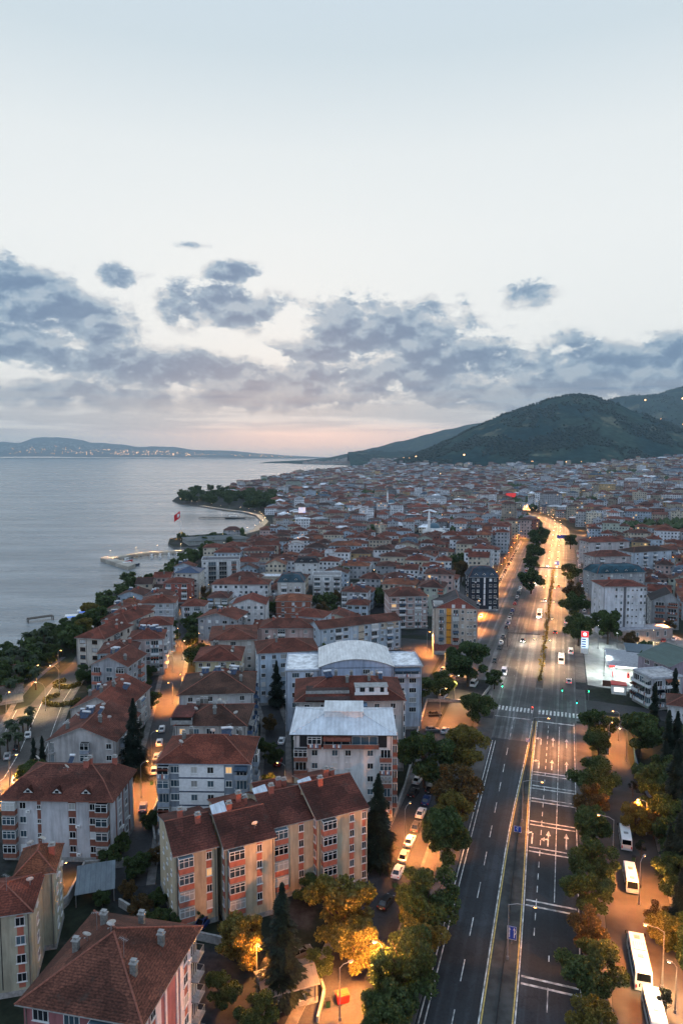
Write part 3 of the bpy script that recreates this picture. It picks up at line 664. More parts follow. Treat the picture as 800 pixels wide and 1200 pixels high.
# middle distance, in front of the bay
house('hotel', 'white hotel with rows of brown timber balconies near the bay', 'hotel', (236, 658), (281, 657), 16.5, 16.0, short='the white hotel', roof='flat', rise=.7, rcol=(0.100, 0.100, 0.110), wcol=WHITE, over=.1, o=dict(bmat=BRPAR, kmat=BRPAR), chim=1, chs=1, fac={'front': 'r .28 5 ;r .56 5;w .08;b .85 3', 'right': 'w .3;w .7', 'left': 'w .5'})
r = house('apartment_building', 'pale block topped with blue solar collectors beside the white hotel', 'apartment block', (204, 672), (234, 672), 14.5, 16.0, short='the blue-topped block', roof='hip', rise=2.4, rcol=(0.020, 0.050, 0.110), metal=True, wcol=(.55, .53, .48), over=.4, o=dict(bmat=WPAN), fac={'front': 'w .15;w .38;w .62;w .85', 'right': 'w .2;w .5;w .8'})
house('house', 'small white house with gable front and red roof, three rows of dark windows', 'house', (271, 709), (312, 709), 12.5, 15.0, short='the white gabled house', roof='gable', rise=2.6, rcol=(0.176, 0.036, 0.024), wcol=(.64, .64, .64), over=.4, ropt=dict(axis='y'), fac={'front': 'w .12;w .3;w .5;w .7;w .88', 'right': 'w .2;w .5;w .8'})
house('apartment_building', 'white block under a teal slate roof with dormers', 'apartment block', (324, 683), (357, 683), 14.0, 14.0, short='the teal-roofed block', roof='mansard', rise=3.6, rcol=(0.045, 0.085, 0.110), wcol=(.58, .56, .53), over=.4, ropt=dict(inset=2.6, top=.6), dorm=2, o=dict(bmat=WPAN), fac={'front': 'b .25 3;w .5;b .76 3', 'right': 'w .3;w .7'})
house('apartment_building', 'white terraced block of deep balconies behind the teal slate roof', 'apartment block', (366, 676), (400, 676), 13.0, 14.0, short='the white balcony block', roof='flat', rise=.8, rcol=(0.200, 0.200, 0.200), wcol=WHITE, over=.1, o=dict(bmat=WPAN), fac={'front': 'b .16 3.6;b .5 3;b .84 3.6', 'right': 'w .3;w .7'})
house('apartment_building', 'white house with black roof terrace and square dark windows', 'apartment block', (344, 660), (374, 660), 14.0, 14.0, roof='mansard', rise=2.6, rcol=(0.035, 0.038, 0.045), wcol=WHITE, over=.4, ropt=dict(inset=2.2, top=.6), dorm=2, fac={'front': 'w .15;w .38;w .62;w .85', 'right': 'w .3;w .7'})
house('house', 'raw brick house with orange hip roof behind the white gabled house', 'house', (322, 705), (365, 705), 10.5, 13.0, short='the raw brick house', roof='hip', rise=2.4, rcol=ORNG, wcol=(.32, .12, .08), over=.5, o=dict(bands=M_CONC), fac={'front': 'w .2;w .5;w .8', 'right': 'w .5'})
house('house', 'low white house with red hip roof and two balconies among trees', 'house', (211, 711), (240, 711), 9.0, 12.0, roof='hip', rise=2.4, rcol=RED, wcol=(.6, .62, .65), over=.5, o=dict(bmat=WPAN), fac={'front': 'b .25 3;b .72 3', 'right': 'w .5'})
house('apartment_building', 'wide pale grey block with blue bands and low red roof by the shore', 'apartment block', (162, 708), (206, 707), 11.0, 14.0, short='the wide shore block', roof='hip', rise=2.6, rcol=(0.160, 0.050, 0.030), wcol=(.52, .54, .57), over=.6, o=dict(bmat=WPAN, bands=WPAN), chim=2, fac={'front': 'w .2;w .4;w .6;w .8', 'right': 'w .3;w .7'})
house('house', 'brick red house with white balcony corner beside the wide shore block', 'house', (190, 684), (223, 684), 11.0, 13.0, roof='hip', rise=2.2, rcol=RED, wcol=(.34, .11, .085), over=.5, o=dict(bmat=WPAN), fac={'front': 'b .2 3;w .5;b .8 3', 'right': 'w .5'})
# right of the avenue
house('apartment_building', 'tall white tower block with flat red hip roof beside the filling station', 'apartment block', (706, 688), (759, 688), 23.0, 15.0, short='the tall white tower', roof='hip', rise=1.8, rcol=(0.160, 0.040, 0.027), wcol=(.62, .63, .66), over=.5, o=dict(kmat=plain('grey_strip', (.12, .12, .13), .8)), chim=1, fac={'front': 'K .5 1.1;n .3;n .42;n .58;s .68;s .78;n .88;n .97', 'left': 'n .3;n .7', 'right': 'w .3;w .7'})
house('apartment_building', 'block with a long teal slate roof and grey dormers behind the tall tower', 'apartment block', (699, 673), (757, 671), 16.0, 15.0, short='the long teal roof', roof='mansard', rise=3.4, rcol=(0.030, 0.085, 0.115), wcol=(.35, .36, .37), over=.5, ropt=dict(inset=3, top=.8), dorm=4, fac={'front': 'w .1;w .3;w .5;w .7;w .9', 'left': 'w .3;w .7'})
house('apartment_building', 'red-roofed block with two lit top-floor windows', 'apartment block', (696, 653), (740, 652), 17.0, 15.0, short='the lit top floor', roof='hip', rise=3.0, rcol=(0.136, 0.047, 0.033), wcol=(.45, .42, .42), over=.5, o=dict(bmat=WPAN), fac={'front': 'b .2 3;W .5;W .8', 'left': 'w .2;w .5;w .8'})
house('apartment_building', 'long pale block with red hip roof, behind the lit top floor', 'apartment block', (690, 636), (738, 635), 17.0, 16.0, roof='hip', rise=3.0, rcol=RED, wcol=(.5, .47, .47), over=.5, o=dict(bmat=WPAN, simple=1), fac={'front': 'b .2 3;W .5;b .8 3', 'left': 'w .2;w .5;w .8'})
house('apartment_building', 'pale blue and grey block under a long dark brown roof', 'apartment block', (742, 648), (788, 645), 15.0, 15.0, short='the long brown roof', roof='hip', rise=2.6, rcol=DBROWN, wcol=(.46, .52, .58), over=.5, o=dict(bmat=WPAN), fac={'front': 'w .1;b .3 3;b .55 3;w .8', 'left': 'w .2;w .5;w .8'})
house('apartment_building', 'grey block with steep black gable and brown balconies right of the tower', 'apartment block', (762, 704), (797, 706), 13.0, 16.0, short='the black gabled block', roof='gable', rise=4.0, rcol=(0.030, 0.030, 0.035), wcol=(.32, .33, .34), over=.4, ropt=dict(axis='y', frac=.3), o=dict(bmat=BRPAR), fac={'front': 'b .3 4;b .75 4', 'left': 'w .3;w .7'})
house('office_building', 'low white office with a blue-edged flat roof behind the cypresses', 'office', (764, 797), (800, 794), 10.0, 10.0, short='the low white office', roof='flat', rise=.5, rcol=(0.360, 0.360, 0.360), wcol=(.52, .54, .58), over=.2, o=dict(bmat=WPAN), fac={'front': 'b .2 3;b .55 3;w .85', 'left': 'b .2 3;b .5 3;b .8 3'})
house('warehouse', 'warehouse with a green sheet metal gable roof at the right edge', 'warehouse', (784, 782), (850, 774), 11.0, 15.0, short='the green-roofed warehouse', roof='gable', rise=3.2, rcol=(0.055, 0.100, 0.090), metal=True, wcol=(.30, .26, .30), over=.4, ropt=dict(axis='y'), fac={'front': 'w .3', 'left': 'W .3;W .6'})
house('commercial_building', 'long flat canopy building lit pink below the tall white tower', 'shop building', (728, 741), (789, 737), 5.0, 9.0, roof='flat', rise=.3, rcol=(0.300, 0.300, 0.320), wcol=(.42, .32, .28), over=.3, o=dict(), fac={'front': 't .15;t .3;t .5;t .7;t .85', 'left': 'w .5'})
# ------------------------------------------------------------------ terrain
def smooth(a, b, x):
    t = min(1, max(0, (x - a) / (b - a))); return t * t * (3 - 2 * t)
def interp(tab, x):
    if x <= tab[0][0]: return tab[0][1]
    for (x0, y0), (x1, y1) in zip(tab, tab[1:]):
        if x <= x1:
            t = (x - x0) / (x1 - x0); t = t * t * (3 - 2 * t) * .5 + t * .5; return y0 + (y1 - y0) * t
    return tab[-1][1]
def ridge(pts, D): return [((px - 400) / 800 * D, max(0, CH + (534 - py) / 800 * D)) for px, py in pts]
RG1 = ridge([(420, 552), (450, 546), (475, 538), (500, 528), (530, 515), (560, 500), (590, 487), (620, 478), (645, 471), (668, 467), (690, 468), (715, 476), (745, 488), (775, 499), (800, 508), (850, 522), (900, 540)], 3600)
RG2 = ridge([(640, 530), (675, 492), (700, 475), (720, 467), (745, 464), (765, 462), (785, 456), (805, 452), (840, 448), (900, 440), (1000, 445), (1200, 500)], 6200)
RG3 = ridge([(315, 541), (350, 539.5), (380, 537), (410, 532), (440, 525), (470, 517), (500, 509), (525, 502), (550, 497), (580, 494), (640, 500), (700, 520)], 8600)
def G(x, y):
    """height of the hillsides above the flat town"""
    r = sqrt(x * x + y * y) + 1e-6
    h = 0.0
    k = x / max(y, 1)
    h += 60 * smooth(.17, .52, k) * smooth(900, 2500, y) * smooth(9000, 5000, y)
    n = mnoise.fractal(Vector((x / 620, y / 620, 3.3)), 1.0, 2.0, 4)
    g1 = interp(RG1, x * 3600 / max(y, 2200) if y < 3600 else x)
    f1 = math.exp(-((y - 3600) / (620 if y < 3600 else 900)) ** 2)
    n = n + .55 * (.35 - abs(mnoise.fractal(Vector((x / 230, y / 330, 7.7)), 1.0, 2.0, 3)))
    h = max(h, h * .25 + g1 * f1 * (1 + .13 * n * (1 - f1 * .75)))
    if y > 4000:
        g2 = interp(RG2, x); f2 = math.exp(-((y - 6200) / 1100) ** 2); h = max(h, g2 * f2 * (1 + .12 * n * (1 - f2 * .6)))
    return h
def hgrid(name, x0, x1, y0, y1, nx, ny, fn, mat):
    m = MB()
    for j in range(ny + 1):
        for i in range(nx + 1):
            x = x0 + (x1 - x0) * i / nx; y = y0 + (y1 - y0) * j / ny; h = fn(x, y)
            m.v.append((x, y, h if h > .3 else -4.0))
    for j in range(ny):
        for i in range(nx):
            a = j * (nx + 1) + i; m.f.append((a, a + 1, a + nx + 2, a + nx + 1)); m.m.append(0)
    return struct(m.obj(name, mat, smooth=True))
def hillmat(name, c1, c2, c3):
    m, nt, b = newmat(name); p = geopos(nt)
    a = noise_(nt, p, .0035, 7, .62); d = noise_(nt, p, .03, 5, .65)
    c = mixc(nt, sstep(nt, a, .42, .6), c1, c2); c = mixc(nt, sstep(nt, noise_(nt, p, .006, 6, .65), .55, .66, 0, .8), c, c3)
    c = mixc(nt, 1.0, c, sstep(nt, d, .3, .7, .5, 1.4), 'MULTIPLY')
    nt.links.new(c, b.inputs['Base Color']); b.inputs['Roughness'].default_value = 1; b.inputs['Specular IOR Level'].default_value = 0
    return m
M_HILL = hillmat('forest_floor', (.014, .040, .044), (.034, .060, .050), (.13, .13, .09))
hgrid('hill', 60, 6200, 850, 8400, 170, 170, G, M_HILL)
def G3(x, y): 
    n = mnoise.fractal(Vector((x / 900, y / 900, 8.1)), 1.0, 2.0, 4)
    return interp(RG3, x * 8600 / y) * math.exp(-((y - 8600) / 700) ** 2) * (1 + .1 * n)
hgrid('hill', -900, 3400, 7000, 10400, 130, 50, G3, M_HILL)
RG4 = ridge([(-260, 517), (-150, 519), (-60, 514), (0, 513.5), (25, 516), (45, 512), (72, 510.5), (92, 512), (115, 517), (145, 518), (170, 521.5), (205, 522), (230, 525), (265, 526), (310, 530), (345, 533), (380, 535)], 23000)
def G4(x, y):
    n = mnoise.fractal(Vector((x / 1800, y / 1800, 1.1)), 1.0, 2.0, 5)
    return (interp(RG4, x) * .86 - 20) * math.exp(-((y - 23000) / 1600) ** 2) * (1 + .22 * n) 
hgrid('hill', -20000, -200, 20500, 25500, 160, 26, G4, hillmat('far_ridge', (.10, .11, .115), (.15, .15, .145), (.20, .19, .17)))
# ------------------------------------------------------------------ land, shoreline and sea
shore_px = [(-330, 960), (-190, 850), (-70, 797), (-5, 773), (30, 754), (58, 738), (98, 719), (124, 698), (150, 684), (184, 673), (205, 662), (232, 650), (258, 642), (236, 640.5), (204, 641.5), (197, 637), (199, 631), (222, 627.5), (262, 624.5), (296, 622.5),
            (306, 617), (311, 611), (304, 604.5), (288, 600.5), (262, 597.5), (236, 593.5), (210, 590), (202, 586.5), (208, 582), (235, 576.5), (262, 572), (292, 567), (322, 561.5), (352, 556.5), (385, 552.5), (412, 550), (432, 548), (438, 546.2), (420, 545.3), (385, 544.4), (356, 543.9), (342, 543.2), (346, 542.4), (375, 541.8), (420, 541.2), (455, 540.2)]
SHORE = [at(*p).xy for p in shore_px]
LAND = [Vector((p[0], p[1])) for p in SHORE] + [Vector(q) for q in ((2500, 11500), (9000, 14000), (9000, -300), (-160, -300))]
tri = tessellate_polygon([[Vector((p.x, p.y, 0)) for p in LAND]])
m = MB(); m.v = [(p.x, p.y, 0) for p in LAND]
for t in tri:
    a, b, c = (LAND[i] for i in t)
    m.f.append(tuple(t) if (b - a).cross(c - a) > 0 else tuple(t[::-1])); m.m.append(0)
nL = len(LAND)
for i in range(len(SHORE)):
    a, b = LAND[i], LAND[(i + 1) % nL]
    m.poly([(a.x, a.y, 0), (b.x, b.y, 0), (b.x, b.y, -4), (a.x, a.y, -4)], 1)
def groundmat():
    m, nt, b = newmat('town_ground'); p = geopos(nt)
    n1 = noise_(nt, p, .035, 5, .6); n2 = noise_(nt, p, .6, 6, .7)
    c = mixc(nt, sstep(nt, n1, .40, .56), (.028, .030, .034), (.014, .020, .012)); c = mixc(nt, sstep(nt, noise_(nt, p, .06, 3, .5), .6, .7), c, (.045, .042, .04))
    c = mixc(nt, 1.0, c, sstep(nt, n2, .3, .7, .6, 1.4), 'MULTIPLY')
    nt.links.new(c, b.inputs['Base Color']); b.inputs['Roughness'].default_value = .95; b.inputs['Specular IOR Level'].default_value = .2
    return m
struct(m.obj('ground', [groundmat(), plain('sea_wall', (.12, .12, .115), .9, var=.3, scale=.3)]))
def in_poly(x, y, P):
    c = False; j = len(P) - 1
    for i in range(len(P)):
        a, b = P[i], P[j]
        if (a[1] > y) != (b[1] > y) and x < (b[0] - a[0]) * (y - a[1]) / (b[1] - a[1]) + a[0]: c = not c
        j = i
    return c
def seg_d(x, y, a, b):
    dx, dy = b[0] - a[0], b[1] - a[1]; t = max(0, min(1, ((x - a[0]) * dx + (y - a[1]) * dy) / (dx * dx + dy * dy + 1e-9)))
    return sqrt((x - a[0] - dx * t) ** 2 + (y - a[1] - dy * t) ** 2)
def line_d(x, y, L): return min(seg_d(x, y, a, b) for a, b in zip(L, L[1:]))
def shore_d(x, y): return line_d(x, y, SHORE)
m, nt, b = newmat('sea_water'); p = geopos(nt)
b.inputs['Base Color'].default_value = (.13, .16, .18, 1); nt.links.new(sstep(nt, noise_(nt, mapv(nt, p, (.0022, .008, .01), rot=(0, 0, .12)), 1.0, 6, .62), .38, .62, .10, .30), b.inputs['Roughness']); b.inputs['IOR'].default_value = 1.62
h1 = noise_(nt, mapv(nt, p, (.05, .12, .1), rot=(0, 0, .35)), 1.0, 6, .62); h2 = noise_(nt, mapv(nt, p, (.006, .014, .01), rot=(0, 0, -.2)), 1.0, 5, .6); h3 = noise_(nt, p, .45, 4, .6)
h4 = noise_(nt, mapv(nt, p, (.018, .05, .01), rot=(0, 0, .2)), 1.0, 5, .6)
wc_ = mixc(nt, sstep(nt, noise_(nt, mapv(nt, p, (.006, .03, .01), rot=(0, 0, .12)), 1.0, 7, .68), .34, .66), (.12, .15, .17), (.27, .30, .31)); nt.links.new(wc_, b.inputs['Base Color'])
hh = math_(nt, 'ADD', math_(nt, 'MULTIPLY', h4, 6.0), math_(nt, 'ADD', math_(nt, 'MULTIPLY', h1, 4.2), math_(nt, 'ADD', math_(nt, 'MULTIPLY', h2, 6.0), math_(nt, 'MULTIPLY', h3, 1.5))))
bp = N(nt, 'Bump'); bp.inputs['Strength'].default_value = .5; bp.inputs['Distance'].default_value = 1.0; nt.links.new(hh, bp.inputs['Height']); nt.links.new(bp.outputs[0], b.inputs['Normal'])
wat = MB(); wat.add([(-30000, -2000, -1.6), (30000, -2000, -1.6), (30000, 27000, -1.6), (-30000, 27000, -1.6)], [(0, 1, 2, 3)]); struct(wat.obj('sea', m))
# ------------------------------------------------------------------ the avenue and the streets
P0 = at(584, 1200); dv = ray(664, 534); U0 = Vector((dv.x, dv.y)).normalized(); S1, RC = 640.0, 620.0
AZ0 = atan2(U0.x, U0.y)
def av(s, t, z=0.0):
    if s <= S1:
        x, y, a = P0.x + U0.x * s, P0.y + U0.y * s, AZ0
    else:
        k = min(s - S1, 380); a = AZ0 - k / RC
        x = P0.x + U0.x * S1 + RC * (cos(a) - cos(AZ0)); y = P0.y + U0.y * S1 + RC * (sin(AZ0) - sin(a))
        e = s - S1 - k; x += sin(a) * e; y += cos(a) * e
    return Vector((x + cos(a) * t, y - sin(a) * t, z))
def av_inv(x, y):
    dx, dy = x - P0.x, y - P0.y; s = dx * U0.x + dy * U0.y; t = dx * U0.y - dy * U0.x
    for _ in range(6):
        p = av(s, 0); q = av(s + 1, 0); d = (q - p).normalized(); e = Vector((x - p.x, y - p.y, 0)); s += e.dot(d); t = e.x * d.y - e.y * d.x
        if abs(e.dot(d)) < .05: break
    return s, t
def strip(m, s0, s1, ta, tb, z, mi=0, step=12.0, h=0.0):
    n = max(1, int((s1 - s0) / step)); A = ta if callable(ta) else (lambda s: ta); B = tb if callable(tb) else (lambda s: tb)
    ss = [s0 + (s1 - s0) * i / n for i in range(n + 1)]
    for a, b in zip(ss, ss[1:]):
        m.poly([av(a, A(a), z), av(a, B(a), z), av(b, B(b), z), av(b, A(b), z)][::1], mi)
        if h:
            m.poly([av(b, A(b), z - h), av(a, A(a), z - h), av(a, A(a), z), av(b, A(b), z)][::-1], 1); m.poly([av(a, B(a), z - h), av(b, B(b), z - h), av(b, B(b), z), av(a, B(a), z)][::-1], 1)
    if h:
        m.poly([av(s0, A(s0), z - h), av(s0, B(s0), z - h), av(s0, B(s0), z), av(s0, A(s0), z)], 1)
        m.poly([av(s1, B(s1), z - h), av(s1, A(s1), z - h), av(s1, A(s1), z), av(s1, B(s1), z)], 1)
def asphalt(name, col, light_trails=0.0, patch=.35):
    m, nt, b = newmat(name); p = geopos(nt)
    sp = N(nt, 'SeparateXYZ'); nt.links.new(p, sp.inputs[0])
    f = sstep(nt, noise_(nt, p, .08, 5, .65), .3, .7, 1 - patch, 1 + patch); f = math_(nt, 'MULTIPLY', f, sstep(nt, noise_(nt, p, 2.5, 4, .7), .3, .7, .8, 1.2))
    if light_trails:  # pale streaks along the lanes, headlight trails painted into the asphalt colour
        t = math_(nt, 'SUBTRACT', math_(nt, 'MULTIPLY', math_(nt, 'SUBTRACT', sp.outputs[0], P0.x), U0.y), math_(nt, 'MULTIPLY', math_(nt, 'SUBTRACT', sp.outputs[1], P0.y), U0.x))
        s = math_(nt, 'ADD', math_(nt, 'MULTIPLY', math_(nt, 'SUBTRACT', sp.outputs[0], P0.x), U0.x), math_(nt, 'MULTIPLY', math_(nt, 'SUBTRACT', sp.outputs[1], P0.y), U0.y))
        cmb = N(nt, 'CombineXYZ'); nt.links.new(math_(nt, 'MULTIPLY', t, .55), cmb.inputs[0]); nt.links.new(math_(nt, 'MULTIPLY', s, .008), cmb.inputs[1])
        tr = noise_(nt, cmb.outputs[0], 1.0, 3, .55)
        f = math_(nt, 'MULTIPLY', f, math_(nt, 'ADD', 1.0, math_(nt, 'MULTIPLY', sstep(nt, tr, .48, .62), light_trails)))
    tar = math_(nt, 'ABSOLUTE', math_(nt, 'SUBTRACT', noise_(nt, p, .16, 7, .62), .5)); f = math_(nt, 'MULTIPLY', f, sstep(nt, tar, .0, .012, .55, 1.0)); f = math_(nt, 'MULTIPLY', f, sstep(nt, noise_(nt, mapv(nt, p, (.05, .05, 1), rot=(0, 0, -AZ0)), 1.0, 2, .4), .55, .57, 1.0, .72))
    nt.links.new(mixc(nt, 1.0, col, f, 'MULTIPLY'), b.inputs['Base Color']); b.inputs['Roughness'].default_value = .72; b.inputs['Specular IOR Level'].default_value = .35
    return m
M_ASPH = asphalt('asphalt', (.034, .036, .040)); M_ASPHN = asphalt('asphalt_new', (.020, .024, .029), .55); M_ASPHW = asphalt('asphalt_worn_trails', (.055, .057, .058), 1.5)  # new and worn mixes both carry the painted light trails
M_PAVE = plain('paving', (.085, .078, .074), .9, var=.3, scale=.25); M_KERB = plain('kerb_stone', (.26, .26, .25), .9, var=.2); M_MARK = plain('road_paint', (.50, .50, .48), .7, var=.6, scale=.8); M_YEL = plain('yellow_paint', (.55, .40, .12), .7, var=.3)
M_LAWN = plain('garden_soil', (.018, .026, .012), .95, var=.5, scale=.12); M_MED = plain('median_soil', (.050, .052, .050), .95, var=.4, scale=.35)
SI0, SI1 = 120.0, 150.0      # the crossing
lt = lambda s: -2.6 if s < 40 else -2.6 + 1.9 * smooth(40, 118, s)
rt = lambda s: 2.0 - 1.5 * smooth(0, 90, s)
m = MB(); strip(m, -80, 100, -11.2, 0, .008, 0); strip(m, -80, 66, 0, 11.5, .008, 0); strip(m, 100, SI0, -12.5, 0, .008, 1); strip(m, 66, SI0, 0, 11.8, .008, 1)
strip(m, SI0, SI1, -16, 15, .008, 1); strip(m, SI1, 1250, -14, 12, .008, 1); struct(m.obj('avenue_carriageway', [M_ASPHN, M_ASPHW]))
def polystrip(m, pts, w, z, mi=0):
    pts = [Vector((p[0], p[1])) for p in pts]; W = w if isinstance(w, (list, tuple)) else [w] * len(pts); L, Rr = [], []
    for i, p in enumerate(pts):
        d = (pts[min(i + 1, len(pts) - 1)] - pts[max(i - 1, 0)]).normalized(); n = Vector((-d.y, d.x)); L.append(p + n * W[i] / 2); Rr.append(p - n * W[i] / 2)
    for i in range(len(pts) - 1): m.poly([(*Rr[i], z), (*Rr[i + 1], z), (*L[i + 1], z), (*L[i], z)], mi)
def px_line(pl): return [at(*p).xy for p in pl]
STREETS = []
def street(name, pts, w, z=.004, mat=None):
    m = MB(); polystrip(m, pts, w, z); STREETS.append((pts, w if not isinstance(w, (list, tuple)) else max(w))); return struct(m.obj(name, mat or M_ASPH))
coast = px_line([(-40, 945), (5, 912), (24, 880), (38, 848), (50, 822), (66, 800), (82, 785), (100, 770)])
street('coast_road', coast, [15, 15, 15, 16, 17, 14, 12, 10], .006, asphalt('asphalt_coast', (.075, .073, .068)))
street('coast_road', px_line([(-120, 880), (-50, 858), (0, 843), (44, 828)]), [13, 13, 13, 16], .004)
street('coast_road', px_line([(82, 785), (100, 762), (112, 735), (122, 716), (150, 697), (190, 680), (220, 664), (252, 650), (278, 640), (300, 630), (322, 618)]), 7, .005)
s1 = px_line([(150, 1040), (160, 985), (171, 930), (184, 880), (194, 835), (203, 790), (211, 755), (222, 720), (236, 690), (250, 664)]); street('side_street', s1, 6.5)
s2 = px_line([(318, 960), (322, 900), (323, 850), (312, 815), (304, 780)]); street('side_street', s2, 5.5)
s3 = px_line([(322, 846), (440, 846), (520, 836), (575, 822)]); 
street('side_street', [av(s, -22.5).xy for s in (-80, -20, 40, 90, 130)], 9, .005)
street('side_street', [av(130, -14).xy, av(133, -30).xy, av(138, -60).xy, av(150, -100).xy], 10, .004)
street('side_street', [av(150, -33).xy, av(200, -32).xy, av(260, -36).xy, av(330, -58).xy, av(420, -64).xy], 9, .005)
street('side_street', px_line([(262, 742), (330, 741), (395, 700), (440, 676)]), 7, .005)
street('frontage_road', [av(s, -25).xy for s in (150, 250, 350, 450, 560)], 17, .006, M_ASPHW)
street('parking_street', [av(s, 21).xy for s in (-80, -20, 40, 78)], 11, .005, plain('worn_asphalt', (.055, .05, .047), .9, var=.4, scale=.12))
street('parking_street', [av(s, 21.5).xy for s in (78, 100, 128)], 6.5, .005)
street('cross_street', [av(136, 12).xy, av(134, 30).xy, av(130, 60).xy, av(128, 120).xy], 9, .004)
street('frontage_road', [av(s, 22).xy for s in (262, 350, 450, 560, 640)], 13, .006)
def offset(pts, d):
    pts = [Vector((p[0], p[1])) for p in pts]; o = []
    for i, p in enumerate(pts):
        t = (pts[min(i + 1, len(pts) - 1)] - pts[max(i - 1, 0)]).normalized(); o.append(p + Vector((-t.y, t.x)) * d)
    return o
m = MB()
for pts, hw in ((coast, 7.7), (s1, 3.3), (s2, 2.8), ([av(s, -22.5).xy for s in (-80, -20, 40, 88)], 4.5), ([av(s, 21).xy for s in (-80, -20, 40, 76)], 5.6), (px_line([(262, 742), (330, 741), (395, 700), (440, 676)]), 3.5)):
    for sg in (-1, 1):
        L = offset(pts, sg * (hw + .8)); Lo, Li = offset(pts, sg * (hw + 1.6)), offset(pts, sg * hw)
        for i in range(len(L) - 1):
            q = [Li[i], Li[i + 1], Lo[i + 1], Lo[i]]
            if sg > 0: pass
            else: q = q[::-1]
            area = (q[1] - q[0]).cross(q[2] - q[0])
            m.prism([tuple(p) for p in (q if area > 0 else q[::-1])], 0, .11, 1, 0)
struct(m.obj('pavement', [plain('side_pavement', (.13, .125, .12), .9, var=.35, scale=.5), M_KERB]))
m = MB(); polystrip(m, coast[:6], .18, .012); polystrip(m, offset(coast[:6], 6.6), .15, .012); polystrip(m, offset(coast[:6], -6.6), .15, .012); struct(m.obj('road_marking', M_MARK))
m = MB(); m.poly([av(156, 16, .008), av(150, 40, .008), av(156, 64, .008), av(215, 66, .008), av(268, 40, .008), av(268, 15, .008)], 0); struct(m.obj('forecourt', plain('forecourt_concrete', (.22, .225, .22), .85, var=.3, scale=.15)))
m = MB(); m.poly([av(92, -28, .005), av(92, -52, .005), av(130, -58, .005), av(130, -28, .005)][::-1], 0); m.poly([av(142, -38, .007), av(142, -70, .007), av(196, -70, .007), av(196, -40, .007)][::-1], 0); struct(m.obj('car_park', M_ASPH))
m = MB()
for a, b, t0, t1 in ((-80, SI0 - 2, 11.6, 15.4), (-80, SI0 - 6, -17.4, -11.3), (SI1 + 4, 640, -16.4, -14.1), (SI1 + 8, 640, 12.1, 15.4), (-80, 70, 28.7, 33)): strip(m, a, b, t0, t1, .13, 0, 12, .13)
struct(m.obj('pavement', [M_PAVE, M_KERB]))
m = MB(); strip(m, -80, 118, lambda s: lt(s) + .35, lambda s: rt(s) - .35, .16, 0, 6, .16); strip(m, SI1 - 3, 900, -1.25, 1.25, .16, 0, 12, .16); struct(m.obj('median', [M_MED, M_KERB]))
mk = MB()
def dash(t, s0, s1, per, ln, w=.16, mi=0, ph=0):
    s = s0 + ph
    while s < s1:
        strip(mk, s, min(s + ln, s1), t - w / 2, t + w / 2, .014, mi, 30); s += per
strip(mk, -80, 116, lambda s: lt(s) - .25, lambda s: lt(s) - .05, .014, 0, 6); strip(mk, -80, 116, lambda s: lt(s) + .06, lambda s: lt(s) + .28, .014, 1, 6)
strip(mk, -80, 116, lambda s: rt(s) + .05, lambda s: rt(s) + .25, .014, 0, 6); strip(mk, -80, 116, lambda s: rt(s) - .28, lambda s: rt(s) - .06, .014, 1, 6)
strip(mk, -80, 98, -10.1, -9.92, .014); strip(mk, -80, 98, -10.9, -10.72, .014); strip(mk, -80, 118, 11.0, 11.16, .014)
dash(-6.3, -80, 100, 10.4, 4.8, ph=3); dash(-6.3, 102, SI0 - 3, 6, 3)
dash(6.4, -80, 16, 10.4, 4.8, ph=1); strip(mk, 30, 114, 6.9, 7.05, .014); dash(3.9, 20, 114, 4, 2)

for t in (-5.2, -9.2, 4.6, 8.1): dash(t, SI1 + 6, 420, 10.4, 3.0, .10, 2)
for s in (8.5, 27.5, 45, 55.5, 66, 72.5, 80):         # paired transverse bars across the right carriageway
    for q in (0, 1.5): strip(mk, s + q, s + q + .42, lambda x: rt(x) + .5, 10.8, .0155)
strip(mk, SI0 - 4, SI0 - 3.4, .8, 11.2, .0155); strip(mk, SI0 - 3.2, SI0 - 2.9, -12, -1.5, .0155)
t = -13.6
while t < 13.6:
    if abs(t) > .8: strip(mk, SI0 + 2.5, SI0 + 6.3, t - .28, t + .28, .0155)
    t += 1.12
def arrow(s, t, kind):
    def q(pts): mk.poly([av(s + b, t + a, .0165) for a, b in pts], 0)
    q([(-.14, 0), (.14, 0), (.14, 4.2), (-.14, 4.2)])
    if kind in 'SB': q([(-.5, 4.2), (.5, 4.2), (0, 6.2)])
    if kind in 'LB':
        y = 2.2 if kind == 'B' else 4.0
        q([(-.75, y), (-.14, y + .3), (-.14, y + .8), (-.75, y + .5)]); q([(-.75, y - .5), (-.75, y + 1.1), (-1.5, y + .2)])
    if kind == 'R': q([(.14, 2.2), (.75, 2.0), (.75, 2.5), (.14, 2.7)]); q([(.75, 1.6), (1.4, 2.3), (.75, 3.0)]); q([(-.5, 4.2), (.5, 4.2), (0, 6.2)])
for s in (-6, -38): arrow(s, 4.1, 'B'); arrow(s, 8.6, 'R')
for s, kk in ((48, 'LBS'), (84, 'LSS'), (99, 'LSS')):
    for i, t in enumerate((2.2, 5.4, 9.0)): arrow(s, t, kk[i])
struct(mk.obj('road_marking', [M_MARK, M_YEL, plain('worn_road_paint', (.22, .22, .21), .8, var=.5, scale=.8)]))
